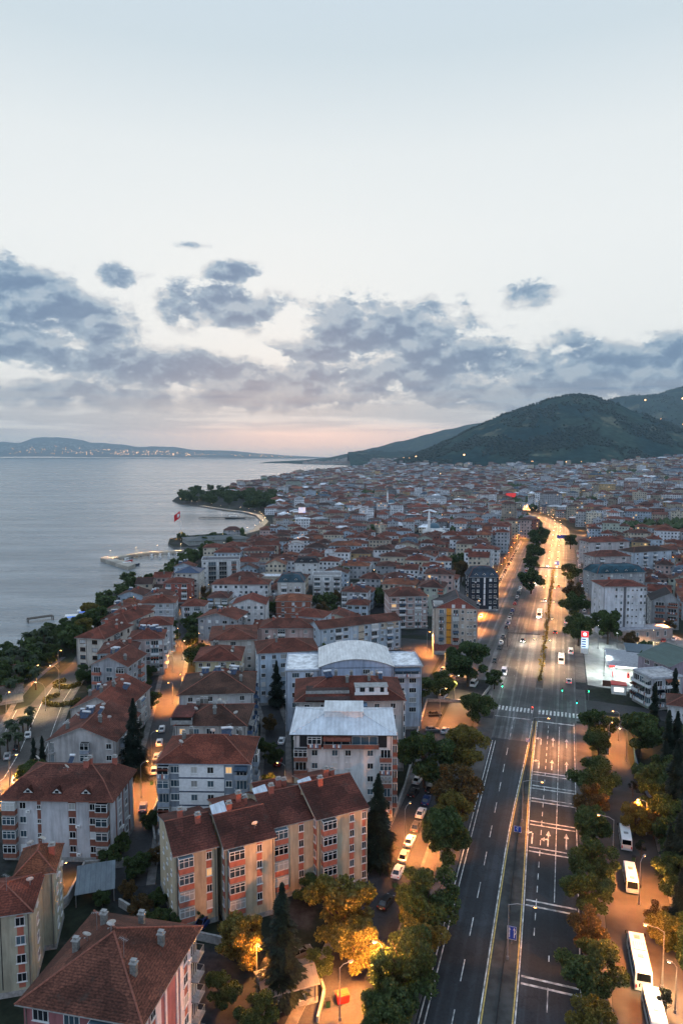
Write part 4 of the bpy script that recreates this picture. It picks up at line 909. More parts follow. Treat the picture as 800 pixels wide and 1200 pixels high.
# promenade, park and harbour ground
m = MB(); polystrip(m, px_line([(262, 632), (300, 621), (311, 611), (303, 603.5), (286, 599.5), (262, 596.5), (236, 592.5)]), 8, .012); struct(m.obj('promenade', plain('promenade_paving', (.30, .28, .24), .9, var=.2)))
m = MB(); m.poly([(*at(*p).xy, .02) for p in ((-10, 778), (30, 757), (75, 735), (100, 728), (104, 740), (84, 778), (56, 804), (36, 826), (-10, 842))][::-1], 0); struct(m.obj('garden', M_LAWN))
# ------------------------------------------------------------------ trees
def leafmat(name, c1, c2, c3):
    m, nt, b = newmat(name)
    oi = N(nt, 'ObjectInfo'); p = objco(nt)
    n = noise_(nt, p, .55, 4, .6); n2 = noise_(nt, p, 3.5, 3, .6)
    c = mixc(nt, oi.outputs['Random'], c1, c2); c = mixc(nt, sstep(nt, n, .45, .65, 0, .8), c, c3)
    c = mixc(nt, 1.0, c, sstep(nt, n2, .3, .7, .45, 1.55), 'MULTIPLY')
    nt.links.new(c, b.inputs['Base Color']); b.inputs['Roughness'].default_value = .6; b.inputs['Specular IOR Level'].default_value = .25
    tr = N(nt, 'BsdfTranslucent'); nt.links.new(mixc(nt, 1.0, c, (1.5, 1.4, .8), 'MULTIPLY'), tr.inputs[0])
    ms = N(nt, 'MixShader'); ms.inputs[0].default_value = .3; nt.links.new(b.outputs[0], ms.inputs[1]); nt.links.new(tr.outputs[0], ms.inputs[2])
    nt.links.new(ms.outputs[0], [x for x in nt.nodes if x.type == 'OUTPUT_MATERIAL'][0].inputs[0])
    return m
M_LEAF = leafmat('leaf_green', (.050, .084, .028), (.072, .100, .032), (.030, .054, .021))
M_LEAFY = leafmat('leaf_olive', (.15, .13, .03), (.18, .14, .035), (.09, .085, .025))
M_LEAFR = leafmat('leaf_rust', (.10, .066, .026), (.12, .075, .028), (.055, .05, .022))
M_NEED = leafmat('needle_dark', (.012, .022, .016), (.016, .028, .018), (.007, .014, .010))
M_PALM = leafmat('palm_frond', (.03, .05, .022), (.035, .055, .024), (.02, .034, .016))
def leaf(m, c, s, rnd, up=.3, el=1.6):
    n = Vector((rnd.gauss(0, 1), rnd.gauss(0, 1), rnd.gauss(up, 1))).normalized(); a = n.orthogonal().normalized(); q = rnd.random() * 6.3
    b = n.cross(a); u = a * cos(q) + b * sin(q); v = n.cross(u)
    m.poly([c - u * s * el * .5, c + v * s * .5, c + u * s * el * .5, c - v * s * .5], 0)
def crown_mesh(seed, n, size, mat, rx=4.6, rz=4.3, cz=5.4, nb=34, jit=.4):
    rnd = random.Random(seed); m = MB(); bl = []
    for i in range(nb):
        a = rnd.random() * 6.283; r = sqrt(rnd.random()) * .95; z = rnd.uniform(-.85, .85)
        k = sqrt(max(.1, 1 - z * z)); rr = rnd.uniform(.14, .40) * (1.0 if z < .4 else .85)
        bl.append((Vector((cos(a) * r * rx * k, sin(a) * r * rx * k, cz + z * rz * .8)), rr * rx))
    tot = sum(b[1] ** 2 for b in bl)
    for c, r in bl:
        for _ in range(int(n * r * r / tot)):
            d = Vector((rnd.gauss(0, 1), rnd.gauss(0, 1), rnd.gauss(.15, .9))).normalized()
            q = r * (1 - jit * abs(rnd.gauss(0, .6))) * rnd.choice((1, 1, 1, .72))
            leaf(m, c + Vector((d.x * q, d.y * q, d.z * q * .8)), size * rnd.uniform(.7, 1.35), rnd)
    return m.mesh('crown', mat)
def trunk_mesh(seed, h=10.0, r=.24, top=.52):
    rnd = random.Random(seed); m = MB(); p = [(0, 0, -.3), (rnd.uniform(-.1, .1), 0, h * .2), (rnd.uniform(-.2, .2), rnd.uniform(-.2, .2), h * top)]
    m.tube(p, [r * 1.25, r, r * .6], 8)
    for i in range(6):
        a = i * 1.05 + rnd.random(); z = h * rnd.uniform(.26, .48); L = rnd.uniform(1.8, 3.0)
        m.tube([(0, 0, z), (cos(a) * L * .5, sin(a) * L * .5, z + L * .55), (cos(a) * L, sin(a) * L, z + L * 1.25)], [r * .5, r * .32, r * .12], 5)
    return m.mesh('trunk', M_BARK)
CROWN = {'green': [crown_mesh(i, 8200, .34, M_LEAF, rx=4.5 + .35 * (i % 3 - 1), rz=4.1 + .5 * (i % 2)) for i in range(6)],
         'olive': [crown_mesh(20 + i, 8000, .33, M_LEAFY) for i in range(2)], 'rust': [crown_mesh(30 + i, 7000, .33, M_LEAFR, rx=4.2) for i in range(2)],
         'ball': [crown_mesh(40, 1500, .42, M_NEED, rx=2.6, rz=2.5, cz=7.2, nb=14, jit=.15)], 'far': [crown_mesh(50 + i, 900, .95, M_LEAF) for i in range(4)]}
TRUNK = [trunk_mesh(i) for i in range(3)]; TRUNKB = trunk_mesh(9, 10, .2, .6)
def conifer_mesh(seed, n, H=16.0, R_=3.4, pw=.8):
    rnd = random.Random(seed); m = MB()
    for i in range(n):
        t = rnd.random() ** .75; z = H * (.05 + .95 * (1 - t)) if False else H * (.06 + .94 * rnd.random() ** 1.25)
        f = 1 - (z / H); rad = R_ * (f ** pw) * (1 + .28 * sin(z * 2.3 + seed)) * (.82 + .3 * mnoise.noise(Vector((z * .6, seed, 0))))
        a = rnd.random() * 6.283; rad *= 1 + .22 * sin(3 * a + z); q = rad * sqrt(rnd.uniform(.25, 1))
        c = Vector((cos(a) * q, sin(a) * q, z - q * .22)); d = Vector((cos(a), sin(a), -.35)).normalized(); w = Vector((-sin(a), cos(a), rnd.uniform(-.4, .4))) ; L = rnd.uniform(.5, 1.15) * (.5 + f); s = rnd.uniform(.16, .32)
        m.poly([c - d * L * .4, c + w * s, c + d * L * .6, c - w * s], 0)
    return m.mesh('crown', M_NEED)
CONI = [conifer_mesh(i, 3600) for i in range(3)]; CYPR = [conifer_mesh(10 + i, 2200, 14.0, 1.5, .5) for i in range(2)]
mt = MB(); mt.tube([(0, 0, -.3), (0, 0, 5), (0, 0, 14)], [.34, .24, .05], 7); TRUNKC = mt.mesh('trunk', M_BARK)
def palm_meshes():
    t = MB(); t.tube([(0, 0, -.3), (.05, 0, 2), (.0, .05, 4), (.05, 0, 5.6)], [.33, .26, .24, .27], 8); tm = t.mesh('trunk', M_BARK)
    m = MB(); rnd = random.Random(5)
    for i in range(30):
        a = i * 2.4 + rnd.random() * .3; e0 = rnd.uniform(-.3, 1.25); L = rnd.uniform(1.9, 2.7); p = Vector((0, 0, 5.6)); e = e0; seg = 7
        for k in range(seg):
            d = Vector((cos(a) * cos(e), sin(a) * cos(e), sin(e))); q = p + d * L / seg; sd = Vector((-sin(a), cos(a), 0)); w0 = .55 * (1 - (k / seg) ** 2) + .06
            for sg in (-1, 1): m.poly([p, q, q + sd * sg * w0 + Vector((0, 0, -.28 * w0)) + d * .12, p + sd * sg * (w0 + .02) + Vector((0, 0, -.28 * w0)) + d * .02], 0)
            p = q; e -= .27
    return tm, m.mesh('frond_crown', M_PALM)
PALMT, PALMC = palm_meshes()
def tree(kind, loc, h, label, group=None, far=False):
    name = {'conifer': 'conifer_tree', 'cypress': 'cypress_tree', 'palm': 'palm_tree', 'ball': 'clipped_tree'}.get(kind, 'broadleaf_tree')
    base = {'conifer': 16.0, 'cypress': 14.0, 'palm': 8.0}.get(kind, 10.0); s = h / base
    r = thing(name, label, {'palm_tree': 'palm', 'conifer_tree': 'conifer', 'cypress_tree': 'cypress'}.get(name, 'tree'), loc, R.random() * 6.28, group, scale=(s * R.uniform(.93, 1.07), s * R.uniform(.93, 1.07), s))
    if kind == 'conifer': a, b = TRUNKC, R.choice(CONI)
    elif kind == 'cypress': a, b = TRUNKC, R.choice(CYPR)
    elif kind == 'palm': a, b = PALMT, PALMC
    elif kind == 'ball': a, b = TRUNKB, CROWN['ball'][0]
    else: a, b = R.choice(TRUNK), R.choice(CROWN['far' if far and kind == 'green' else kind])
    link('trunk', a, r); link('frond_crown' if kind == 'palm' else 'crown', b, r)
    return r
TREEPOS = []
def tree_px(kind, px, py, rpx, label, group=None, ratio=2.5, far=False):
    """crown centre and radius as seen -> a tree standing on the ground"""
    z = 5.0
    for _ in range(6):
        p = at(px, py, z); D = p.length and sqrt(p.y ** 2 + (CH - z) ** 2); h = rpx * p.y * 1.12 / 800 * ratio; z = min(40, (.6 if kind not in ('conifer', 'cypress') else .46) * h)
    p = at(px, py, z); TREEPOS.append((p.x, p.y, h * .35)); return tree(kind, (p.x, p.y, 0), h, label, group, far)
ORD = ['nearest', 'second', 'third', 'fourth', 'fifth', 'sixth', 'seventh', 'eighth', 'ninth', 'tenth', 'eleventh', 'twelfth', 'thirteenth', 'fourteenth', 'fifteenth', 'sixteenth', 'seventeenth', 'eighteenth', 'nineteenth', 'twentieth']
gL = 'broadleaf trees along the west side of the avenue'
for i, (x, y, r, k) in enumerate([(452, 1183, 30, 'green'), (474, 1126, 34, 'green'), (500, 1045, 32, 'green'), (522, 975, 28, 'green'), (537, 918, 26, 'rust'), (547, 872, 23, 'olive'), (560, 824, 15, 'green'), (488, 1086, 24, 'olive'), (533, 946, 19, 'olive')]):
    tree_px(k, x, y, r, (ORD[i] if i < 7 else ('lower of two small yellowish', 'upper of two small yellowish')[i - 7]) + ' tree of the row left of the avenue, before the crossing', gL)
tree_px('green', 497, 880, 27, 'dark round tree beside the car park, left of the avenue row', gL); tree_px('green', 548, 771, 21, 'big dark round tree in front of the ochre-striped block')
tree_px('green', 518, 797, 13, 'small dark tree beside the curved lit wall left of the crossing'); tree_px('green', 579, 793, 9, 'sparse little tree at the kerb beside the white van'); tree_px('green', 494, 803, 13, 'tree squeezed against the right wing of the arched hall')
gR = 'broadleaf trees between the avenue and the parking street'
for i, (x, y, r, k) in enumerate([(692, 1192, 26, 'olive'), (690, 1128, 31, 'green'), (687, 1085, 26, 'rust'), (686, 1040, 25, 'green'), (694, 1003, 24, 'green'), (692, 965, 24, 'green'), (694, 906, 25, 'green'), (690, 935, 20, 'rust'), (699, 845, 18, 'green'), (699, 868, 15, 'green')]):
    tree_px(k, x + 2, y, r * .86, ORD[i] + ' tree of the row between avenue and parked buses', gR)
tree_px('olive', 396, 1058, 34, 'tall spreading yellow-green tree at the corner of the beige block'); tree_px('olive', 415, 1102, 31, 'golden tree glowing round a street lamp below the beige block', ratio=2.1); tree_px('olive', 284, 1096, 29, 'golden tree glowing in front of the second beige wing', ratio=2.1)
tree_px('green', 372, 1125, 20, 'dark bush-like tree beside the small grey shed', ratio=1.9); tree_px('green', 262, 1155, 22, 'dark tree in the yard right of the nearest hip roof', ratio=2); tree_px('green', 300, 1185, 24, 'lowest dark tree at the bottom edge near the shed', ratio=2)
tree_px('conifer', 331, 1110, 30, 'tallest black-green conifer in the yard before the beige block', ratio=4.6); tree_px('conifer', 443, 965, 26, 'broad black-green conifer at the right end of the beige block', ratio=4.0)
tree_px('conifer', 157, 868, 19, 'black-green conifer beside the large gabled block', ratio=4.6); tree_px('conifer', 324, 803, 14, 'soft grey-green conifer before the pale blue tower block', ratio=3.6)
tree_px('cypress', 40, 888, 6, 'left one of two dark cypresses behind the mansard block', ratio=7); tree_px('cypress', 50, 886, 6, 'right one of two dark cypresses behind the mansard block', ratio=7)
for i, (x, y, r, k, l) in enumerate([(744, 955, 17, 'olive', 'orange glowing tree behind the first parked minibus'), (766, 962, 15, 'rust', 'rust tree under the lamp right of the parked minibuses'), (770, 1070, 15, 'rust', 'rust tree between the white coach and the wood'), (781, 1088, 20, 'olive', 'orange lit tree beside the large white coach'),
    (741, 922, 6, 'ball', 'small clipped round tree on the narrow lane beyond the minibuses'), (751, 993, 8, 'ball', 'small clipped round tree between the two minibuses'), (780, 1172, 12, 'ball', 'small clipped round tree beside the lowest coach'),
    (750, 853, 24, 'green', 'big dark tree behind the blue fence right of the avenue'), (766, 832, 10, 'cypress', 'cypress left of the low white office'), (790, 815, 10, 'cypress', 'cypress in front of the low white office, right one'), (782, 880, 15, 'cypress', 'tall black cypress rising over the blue fence')]):
    tree_px(k, x, y, r, l, ratio={'ball': 3.0, 'cypress': 5.6}.get(k, 2.3))
gW = 'dark trees of the wood at the right edge'
for i, (x, y, r) in enumerate([(776, 905, 26), (800, 925, 30), (789, 955, 24), (812, 985, 34), (798, 1022, 24), (806, 1060, 24), (770, 930, 20), (822, 890, 30), (812, 1110, 26), (830, 1040, 30), (815, 855, 24), (800, 880, 24), (796, 978, 22), (803, 1000, 24), (790, 935, 22), (808, 948, 24), (800, 1042, 20), (792, 1002, 20), (806, 1085, 22), (786, 905, 20)]):
    tree_px('conifer' if i % 2 else 'green', x - (8 if i % 2 else 0), y, r * (.85 if i % 2 else 1.0), 'dark pointed conifer of the unlit wood beyond the parking street' if i % 2 else 'dark round tree of the unlit wood beyond the parking street', gW + (' (pointed)' if i % 2 else ''), 4.0 if i % 2 else 2.3)
gA = 'trees along the far avenue'
for i, (x, y, r) in enumerate([(678, 733, 15), (672, 705, 13), (671, 690, 10), (669, 668, 9), (668, 632, 7), (712, 729, 16)]):
    tree_px('green' if i != 2 else 'rust', x, y, r, ORD[i] + ' tree of the row right of the far avenue' if i < 5 else 'dark bushy tree in front of the tall white tower', gA if i < 5 else None)
for i, (x, y, r) in enumerate([(622, 676, 12), (622, 658, 8), (625, 644, 8), (631, 625, 8), (630, 632, 7)]):
    tree_px('green', x, y, r, ORD[i] + ' tree of the row left of the far avenue', 'trees on the left of the far avenue')
# coast road palms
for i, (x, y) in enumerate([(36, 835), (27, 846), (18, 855), (9, 864), (0, 872), (33, 845), (12, 850), (22, 865)]):
    tree_px('palm', x, y, 9, 'short palm in the dense row beside the coast road', 'palms in the row beside the coast road', 3.0)
for i, (x, y, l) in enumerate([(8, 778, 'tall palm at the left edge by the beach roofs'), (42, 790, 'lit palm glowing orange by the coast road'), (14, 803, 'lit palm beside the low beach roof'), (52, 741, 'palm leaning over the shore above the coast road'), (33, 747, 'palm nearest the small wooden jetty')]):
    tree_px('palm', x, y, 9, l, None, 3.2)
gS = 'trees of the dark belt along the shore'
belt = px_line([(62, 772), (84, 745), (112, 714), (150, 693), (186, 680), (215, 663), (250, 648)])
def along(pts, d):
    for a, b in zip(pts, pts[1:]):
        L = (b - a).length
        if d <= L: return a + (b - a) * d / L
        d -= L
    return pts[-1]
Lb = sum((b - a).length for a, b in zip(belt, belt[1:]))
for i in range(46):
    p = along(belt, Lb * (i + R.random() * .6) / 46) + Vector((R.uniform(-9, 9), R.uniform(-9, 9)))
    if shore_d(p.x, p.y) < 3 or not in_poly(p.x, p.y, LAND): continue
    tree(R.choice(('green', 'green', 'green', 'olive', 'palm')) if i < 20 else 'green', (p.x, p.y, 0), R.uniform(7, 12), 'leafy tree in the dark belt between coast road and shore', gS, far=True); TREEPOS.append((p.x, p.y, 3))
k = 0; GAR = px_line([(-14, 781), (28, 760), (60, 744), (96, 731), (104, 742), (86, 768), (58, 788), (34, 812), (-14, 834)])
CR = [px_line([(82, 785), (100, 762), (112, 735)]), coast]
for _ in range(900):
    if k >= 48: break
    p = at(R.uniform(-12, 104), R.uniform(731, 834))
    if not in_poly(p.x, p.y, GAR) or line_d(p.x, p.y, CR[0]) < 5 or line_d(p.x, p.y, CR[1]) < 10 or any((p.x - a) ** 2 + (p.y - b) ** 2 < 18 for a, b, r in TREEPOS): continue
    k += 1; TREEPOS.append((p.x, p.y, 2)); tree('palm' if k % 3 == 0 else 'green', (p.x, p.y, 0), R.uniform(5, 9), 'palm among the shore gardens beside the coast road' if k % 3 == 0 else 'leafy tree in the shore gardens beside the coast road', 'palms of the shore gardens' if k % 3 == 0 else 'trees of the shore gardens', far=k % 2 == 0)
gP = 'trees of the bay park'
for i in range(80):
    px = R.uniform(205, 330); py = R.uniform(573, 592)
    p = at(px, py)
    if in_poly(p.x, p.y, LAND) and shore_d(p.x, p.y) > 8 and (px < 262 or py > 578): tree('green', (p.x, p.y, 0), R.uniform(13, 20), 'tree in the park on the headland behind the bay', gP, far=True); TREEPOS.append((p.x, p.y, 4))
for i in range(34):
    px = 288 + R.uniform(0, 34); py = 590 + R.uniform(-9, 7); p = at(px, py)
    if shore_d(p.x, p.y) > 14 and in_poly(p.x, p.y, LAND): tree('green', (p.x, p.y, 0), R.uniform(12, 18), 'tree in the grove behind the curved promenade', 'trees of the grove behind the curved promenade', far=True); TREEPOS.append((p.x, p.y, 4))
for i in range(22):
    p = at(202 + R.random() * 92, 634 + R.uniform(-4, 4))
    if in_poly(p.x, p.y, LAND) and shore_d(p.x, p.y) > 4: tree('green', (p.x, p.y, 0), R.uniform(5, 8), 'tree round the teal market roof on the low headland', 'trees round the teal market roof', far=True)
# gardens between the blocks
yard = [(157, 815, 10), (178, 818, 9), (168, 800, 9), (175, 785, 7), (316, 845, 9), (320, 880, 12), (315, 915, 10), (334, 925, 9), (345, 770, 7), (130, 1000, 11), (142, 985, 12), (160, 1010, 12), (150, 1040, 10), (185, 1050, 11), (215, 1068, 9), (232, 1070, 9), (165, 1060, 14), (120, 1050, 9), (182, 1075, 12), (205, 1075, 12),
        (236, 690, 6), (232, 722, 8), (222, 728, 8), (384, 700, 9), (378, 712, 8), (450, 688, 9), (400, 668, 8), (446, 697, 9), (540, 665, 11), (537, 655, 8), (290, 720, 5), (176, 958, 9), (182, 1000, 10), (250, 745, 5), (315, 690, 6), (356, 748, 5), (483, 690, 6), (205, 742, 6), (192, 755, 6), (545, 640, 7), (700, 640, 8), (735, 700, 6)]
for i, (x, y, r) in enumerate(yard):
    tree_px('green' if i % 4 else 'rust', x, y, r, 'dark garden tree in the gap between apartment blocks', 'garden trees between the blocks', 2.3, far=(y < 760))
# ------------------------------------------------------------------ vehicles
def paint(name, col, metal=.2): return plain(name, col, .28, metal, .05, 1, .5)
PAINTS = {'white': paint('car_white', (.72, .73, .73), 0), 'silver': paint('car_silver', (.42, .43, .44), .5), 'grey': paint('car_grey', (.12, .125, .13), .4), 'black': paint('car_black', (.012, .013, .015), .3), 'red': paint('car_red', (.35, .02, .015)), 'blue': paint('car_blue', (.02, .05, .16)), 'orange': paint('car_orange', (.5, .12, .02)), 'yellow': paint('taxi_yellow', (.6, .36, .02))}
M_WS = glass('windscreen', (.008, .010, .012), .08)
def wheel_mesh(r, w):
    m = MB(); n = 12
    for i in range(n):
        a, b = 2 * pi * i / n, 2 * pi * (i + 1) / n
        m.poly([(-w / 2, r * cos(a), r * sin(a)), (w / 2, r * cos(a), r * sin(a)), (w / 2, r * cos(b), r * sin(b)), (-w / 2, r * cos(b), r * sin(b))], 0)
    for sx in (-1, 1):
        m.poly([(sx * w / 2, r * cos(2 * pi * i / n), r * sin(2 * pi * i / n)) for i in range(n)][::sx], 0)
        m.poly([(sx * (w / 2 + .01), r * .6 * cos(2 * pi * i / n), r * .6 * sin(2 * pi * i / n)) for i in range(n)][::sx], 1)
    return m.mesh('wheel', [M_BLACK, M_STEEL])
def car_parts(kind):
    P = {}
    if kind == 'car':
        L, W = 4.3, 1.74
        sec = [(-2.15, .32, .60, .78), (-2.05, .26, .80, .83), (-1.5, .22, .92, .87), (-.6, .2, .93, .87), (.6, .2, .93, .87), (1.35, .2, .86, .86), (1.95, .24, .74, .80), (2.15, .3, .58, .70)]
        cab = [(-1.75, .9, .66), (-1.15, 1.42, .60), (.25, 1.45, .60), (1.05, .92, .66)]
    else:       # van
        L, W = 5.2, 1.95
        sec = [(-2.6, .35, 1.0, .93), (-2.55, .28, 1.12, .97), (-1.5, .25, 1.15, .97), (.9, .25, 1.15, .97), (1.7, .25, 1.1, .96), (2.4, .28, .95, .92), (2.6, .35, .75, .82)]
        cab = [(-2.52, 1.1, .90), (-2.4, 2.1, .82), (.85, 2.15, .82), (1.75, 1.1, .88)]
    m = MB(); ring = []
    for y, z0, z1, hx in sec: ring.append([(-hx, y, z0), (-hx, y, z1 - .12), (-hx * .9, y, z1), (hx * .9, y, z1), (hx, y, z1 - .12), (hx, y, z0)])
    b = len(m.v)
    for r_ in ring: m.v.extend(r_)
    for i in range(len(ring) - 1):
        for k in range(6):
            j = (k + 1) % 6; m.f.append((b + i * 6 + k, b + i * 6 + j, b + (i + 1) * 6 + j, b + (i + 1) * 6 + k)); m.m.append(0)
    m.poly(ring[0][::-1], 0); m.poly(ring[-1], 0)
    (y0, z0, x0), (y1, z1, x1), (y2, z2, x2), (y3, z3, x3) = cab       # roof panel and pillars
    m.box((0, (y1 + y2) / 2, (z1 + z2) / 2 + .02), (x1 * 2, y2 - y1 + .1, .05), 0)
    for sx in (-1, 1):
        m.tube([(sx * x0, y0, z0), (sx * x1, y1, z1)], .06, 4, 0); m.tube([(sx * x3, y3, z3), (sx * x2, y2, z2)], .05, 4, 0); m.tube([(sx * (x0 + .01), (y1 + y2) / 2, z0), (sx * x1, (y1 + y2) / 2, z1)], .05, 4, 0)
    P['body'] = (m.mesh('body', PAINTS['white']), None)
    g = MB(); a = [(-x0, y0, z0), (x0, y0, z0), (x3, y3, z3), (-x3, y3, z3)]; t = [(-x1, y1, z1), (x1, y1, z1), (x2, y2, z2), (-x2, y2, z2)]
    for k in range(4): g.poly([a[k], a[(k + 1) % 4], t[(k + 1) % 4], t[k]], 0)
    g.poly(t, 0); P['window'] = (g.mesh('window', M_WS), None)
    r = .31 if kind == 'car' else .35; P['wheel'] = (wheel_mesh(r, .2), [(sx * (W / 2 - .12), sy * L * .30, r) for sx in (-1, 1) for sy in (-1, 1)])
    h = MB(); h.box((0, 0, 0), (.34, .08, .14)); P['headlight'] = (h.mesh('headlight', M_TANK), [(sx * W * .34, L / 2 - .06, .62 if kind == 'car' else .8) for sx in (-1, 1)])
    h = MB(); h.box((0, 0, 0), (.3, .08, .16)); P['taillight'] = (h.mesh('taillight', M_RED), [(sx * W * .38, -L / 2 + .04, .72 if kind == 'car' else .95) for sx in (-1, 1)])
    h = MB(); h.box((0, 0, 0), (.42, .03, .11)); P['number_plate'] = (h.mesh('number_plate', M_PAINTW), [(0, L / 2 + .01, .45), (0, -L / 2 - .01, .5)])
    return P
PARTS = {k: car_parts(k) for k in ('car', 'van')}
LIT = {}; LAMPK = 7.5
def vehicle(kind, loc, az, color, label, group=None, lights=False, cat=None):
    name = {'car': 'car', 'van': 'van'}[kind]
    r = thing(name, label, cat or kind, (loc[0], loc[1], loc[2] if len(loc) > 2 else .012), -az, group)
    for pn, (me, spots) in PARTS[kind].items():
        for q in (spots or [(0, 0, 0)]):
            o = link(pn, me, r, q)
            if pn == 'body': o.material_slots[0].link = 'OBJECT'; o.material_slots[0].material = PAINTS[color]
            if lights and pn in ('headlight', 'taillight'): o.material_slots[0].link = 'OBJECT'; o.material_slots[0].material = E_HEAD if pn == 'headlight' else E_TAIL
    if lights: headbeam(r, 1.9 if kind == 'car' else 2.4)
    return r
def light(name, typ, loc, power, col, parent=None, size=.25, spot=None, blend=.6, rot=None):
    k = (typ, power, col, size, spot)
    if k not in LIT:
        d = bpy.data.lights.new('lamp_light', typ); d.energy = power * (LAMPK if name == 'lamp_light' else 1); d.color = col; d.shadow_soft_size = size
        if typ == 'SPOT': d.spot_size = spot; d.spot_blend = blend
        LIT[k] = d
    o = link(name, LIT[k], parent, loc)
    if rot: o.rotation_euler = rot
    return o
def headbeam(r, y): light('headlight_beam', 'SPOT', (0, y + .5, .8), 2200, (1, .95, .86), r, .1, radians(75), .8, (radians(72), 0, 0))
def bus_parts(L, W, H, rear, hatch=2):
    P = {}; m = MB(); x = W / 2
    prof = [(-L / 2, .35), (-L / 2, H * .55), (-L / 2 + .12, H - .15), (-L / 2 + .35, H), (L / 2 - .5, H), (L / 2 - .2, H - .2), (L / 2, H * .45), (L / 2, .35)]
    n = len(prof)
    for sx in (-1, 1):
        lo = [(sx * x * (1 if z < H - .3 else .93), y, z) for y, z in prof]; m.poly(lo if sx < 0 else lo[::-1], 0)
    for i in range(n):
        j = (i + 1) % n; (y0, z0), (y1, z1) = prof[i], prof[j]; a = x * (1 if z0 < H - .3 else .93); c = x * (1 if z1 < H - .3 else .93)
        m.poly([(-a, y0, z0), (a, y0, z0), (c, y1, z1), (-c, y1, z1)], 0)
    m.box((0, 0, .5), (W + .02, L * .9, .12), 1)
    P['body'] = (m, [PAINTS['white'], PAINTS['grey']], None)
    g = MB()
    for sx in (-1, 1):
        k = int(L / 1.3)
        for i in range(k): g.box((sx * (x + .005), -L / 2 + .9 + (L - 1.8) * (i + .5) / k, H * .66), (.03, (L - 1.8) / k - .12, H * .25), 0)
    P['side_window'] = (g, [M_WS], None)
    w = MB(); w.add([(-x * .86, L / 2 + .02, H * .46), (x * .86, L / 2 + .02, H * .46), (x * .82, L / 2 - .17, H - .22), (-x * .82, L / 2 - .17, H - .22)], [(0, 1, 2, 3), (3, 2, 1, 0)]); P['windscreen'] = (w, [M_WS], None)
    w = MB(); w.add([(-x * .8, -L / 2 - .02, H * .58), (x * .8, -L / 2 - .02, H * .58), (x * .78, -L / 2 + .1, H - .18), (-x * .78, -L / 2 + .1, H - .18)], [(0, 1, 2, 3), (3, 2, 1, 0)]); P['rear_window'] = (w, [M_WS], None)
    w = MB(); w.box((0, 0, 0), (.85, .75, .1)); w.box((0, 0, .06), (.6, .5, .06), 1); P['roof_hatch'] = (w, [M_CONC, PAINTS['orange'] if hatch < 0 else M_STEEL], [(0, L * .33, H + .02), (0, -L * .12, H + .02)][:abs(hatch)])
    if L > 8:
        w = MB(); w.box((0, 0, .12), (W * .72, 1.8, .26), 0); 
        for i in range(6): w.box((-W * .3 + i * W * .12, 0, .26), (.05, 1.5, .03), 1)
        P['roof_cooler'] = (w, [M_PAINTW, PAINTS['grey']], [(0, L * .10, H)])
    return P, L, W, H
BUSES = {'coach': bus_parts(9.6, 2.45, 3.2, 0), 'minibus': bus_parts(6.8, 2.1, 2.65, 0), 'midibus': bus_parts(7.6, 2.3, 2.9, 0)}
WHEELB = wheel_mesh(.46, .3)
_mc = {}
def bus(kind, loc, az, label, lights=False, name=None, cat='bus', group=None):
    P, L, W, H = BUSES[kind]; r = thing(name or kind, label, cat, (loc[0], loc[1], .012), -az, group)
    for pn, (mb, mats, spots) in P.items():
        if (kind, pn) not in _mc: _mc[(kind, pn)] = mb.mesh(pn, mats)
        for q in (spots or [(0, 0, 0)]): link(pn, _mc[(kind, pn)], r, q)
    for sx in (-1, 1):
        for sy in (-.3, .32): link('wheel', WHEELB, r, (sx * (W / 2 - .14), sy * L, .46))
        h = MB(); h.box((0, 0, 0), (.4, .08, .22)); h.obj('headlight', E_HEAD if lights else M_TANK, r, (sx * W * .34, L / 2 + .02, .75))
        h = MB(); h.box((0, 0, 0), (.2, .08, .5)); h.obj('taillight', E_TAIL if lights else M_RED, r, (sx * W * .42, -L / 2 - .02, 1.0))
        h = MB(); h.tube([(0, 0, 0), (sx * .25, .25, .05), (sx * .3, .3, -.1)], .04, 5, 0); h.box((sx * .3, .3, -.35), (.2, .1, .5), 0); h.obj('wing_mirror', M_BLACK, r, (sx * W / 2 * .95, L / 2 - .15, H - .3))
    if lights: headbeam(r, L / 2)
    return r
def az_av(s): 
    d = av(s + 1, 0) - av(s, 0); return atan2(d.x, d.y)
def on_av(px, py): p = at(px, py); return av_inv(p.x, p.y)
def av_loc(s, t): p = av(s, t); return (p.x, p.y)
p = at(748, 1137); bus('coach', p, AZ0 - .04, 'large white coach with rear towards us, parked on the orange-lit paving'); p = at(738, 1036); bus('minibus', p, AZ0 + pi - .02, 'white minibus facing us, second of the parked buses beyond the large coach')
p = at(732, 988); bus('minibus', p, AZ0, 'white minibus seen from behind, farthest of the parked buses'); p = at(766, 1199); bus('midibus', p, AZ0 - .06, 'white bus cut by the bottom edge in front of the large coach')
s, t = on_av(624, 722); bus('coach', av_loc(s, -4.0), AZ0 + pi, 'oncoming coach with blazing headlights on the left carriageway', True)
s, t = on_av(657, 776); bus('midibus', av_loc(s, t), AZ0, 'white box van driving away on the right carriageway beyond the crossing', True, 'box_truck', 'truck')
s, t = on_av(675, 766); r = vehicle('van', av_loc(s, 10.5), AZ0, 'white', 'white and red van at the kerb beside the lit price pylon', None, True); m = MB(); m.box((0, -.6, 1.4), (1.97, 2.2, .5)); m.obj('red_band', M_RED, r)
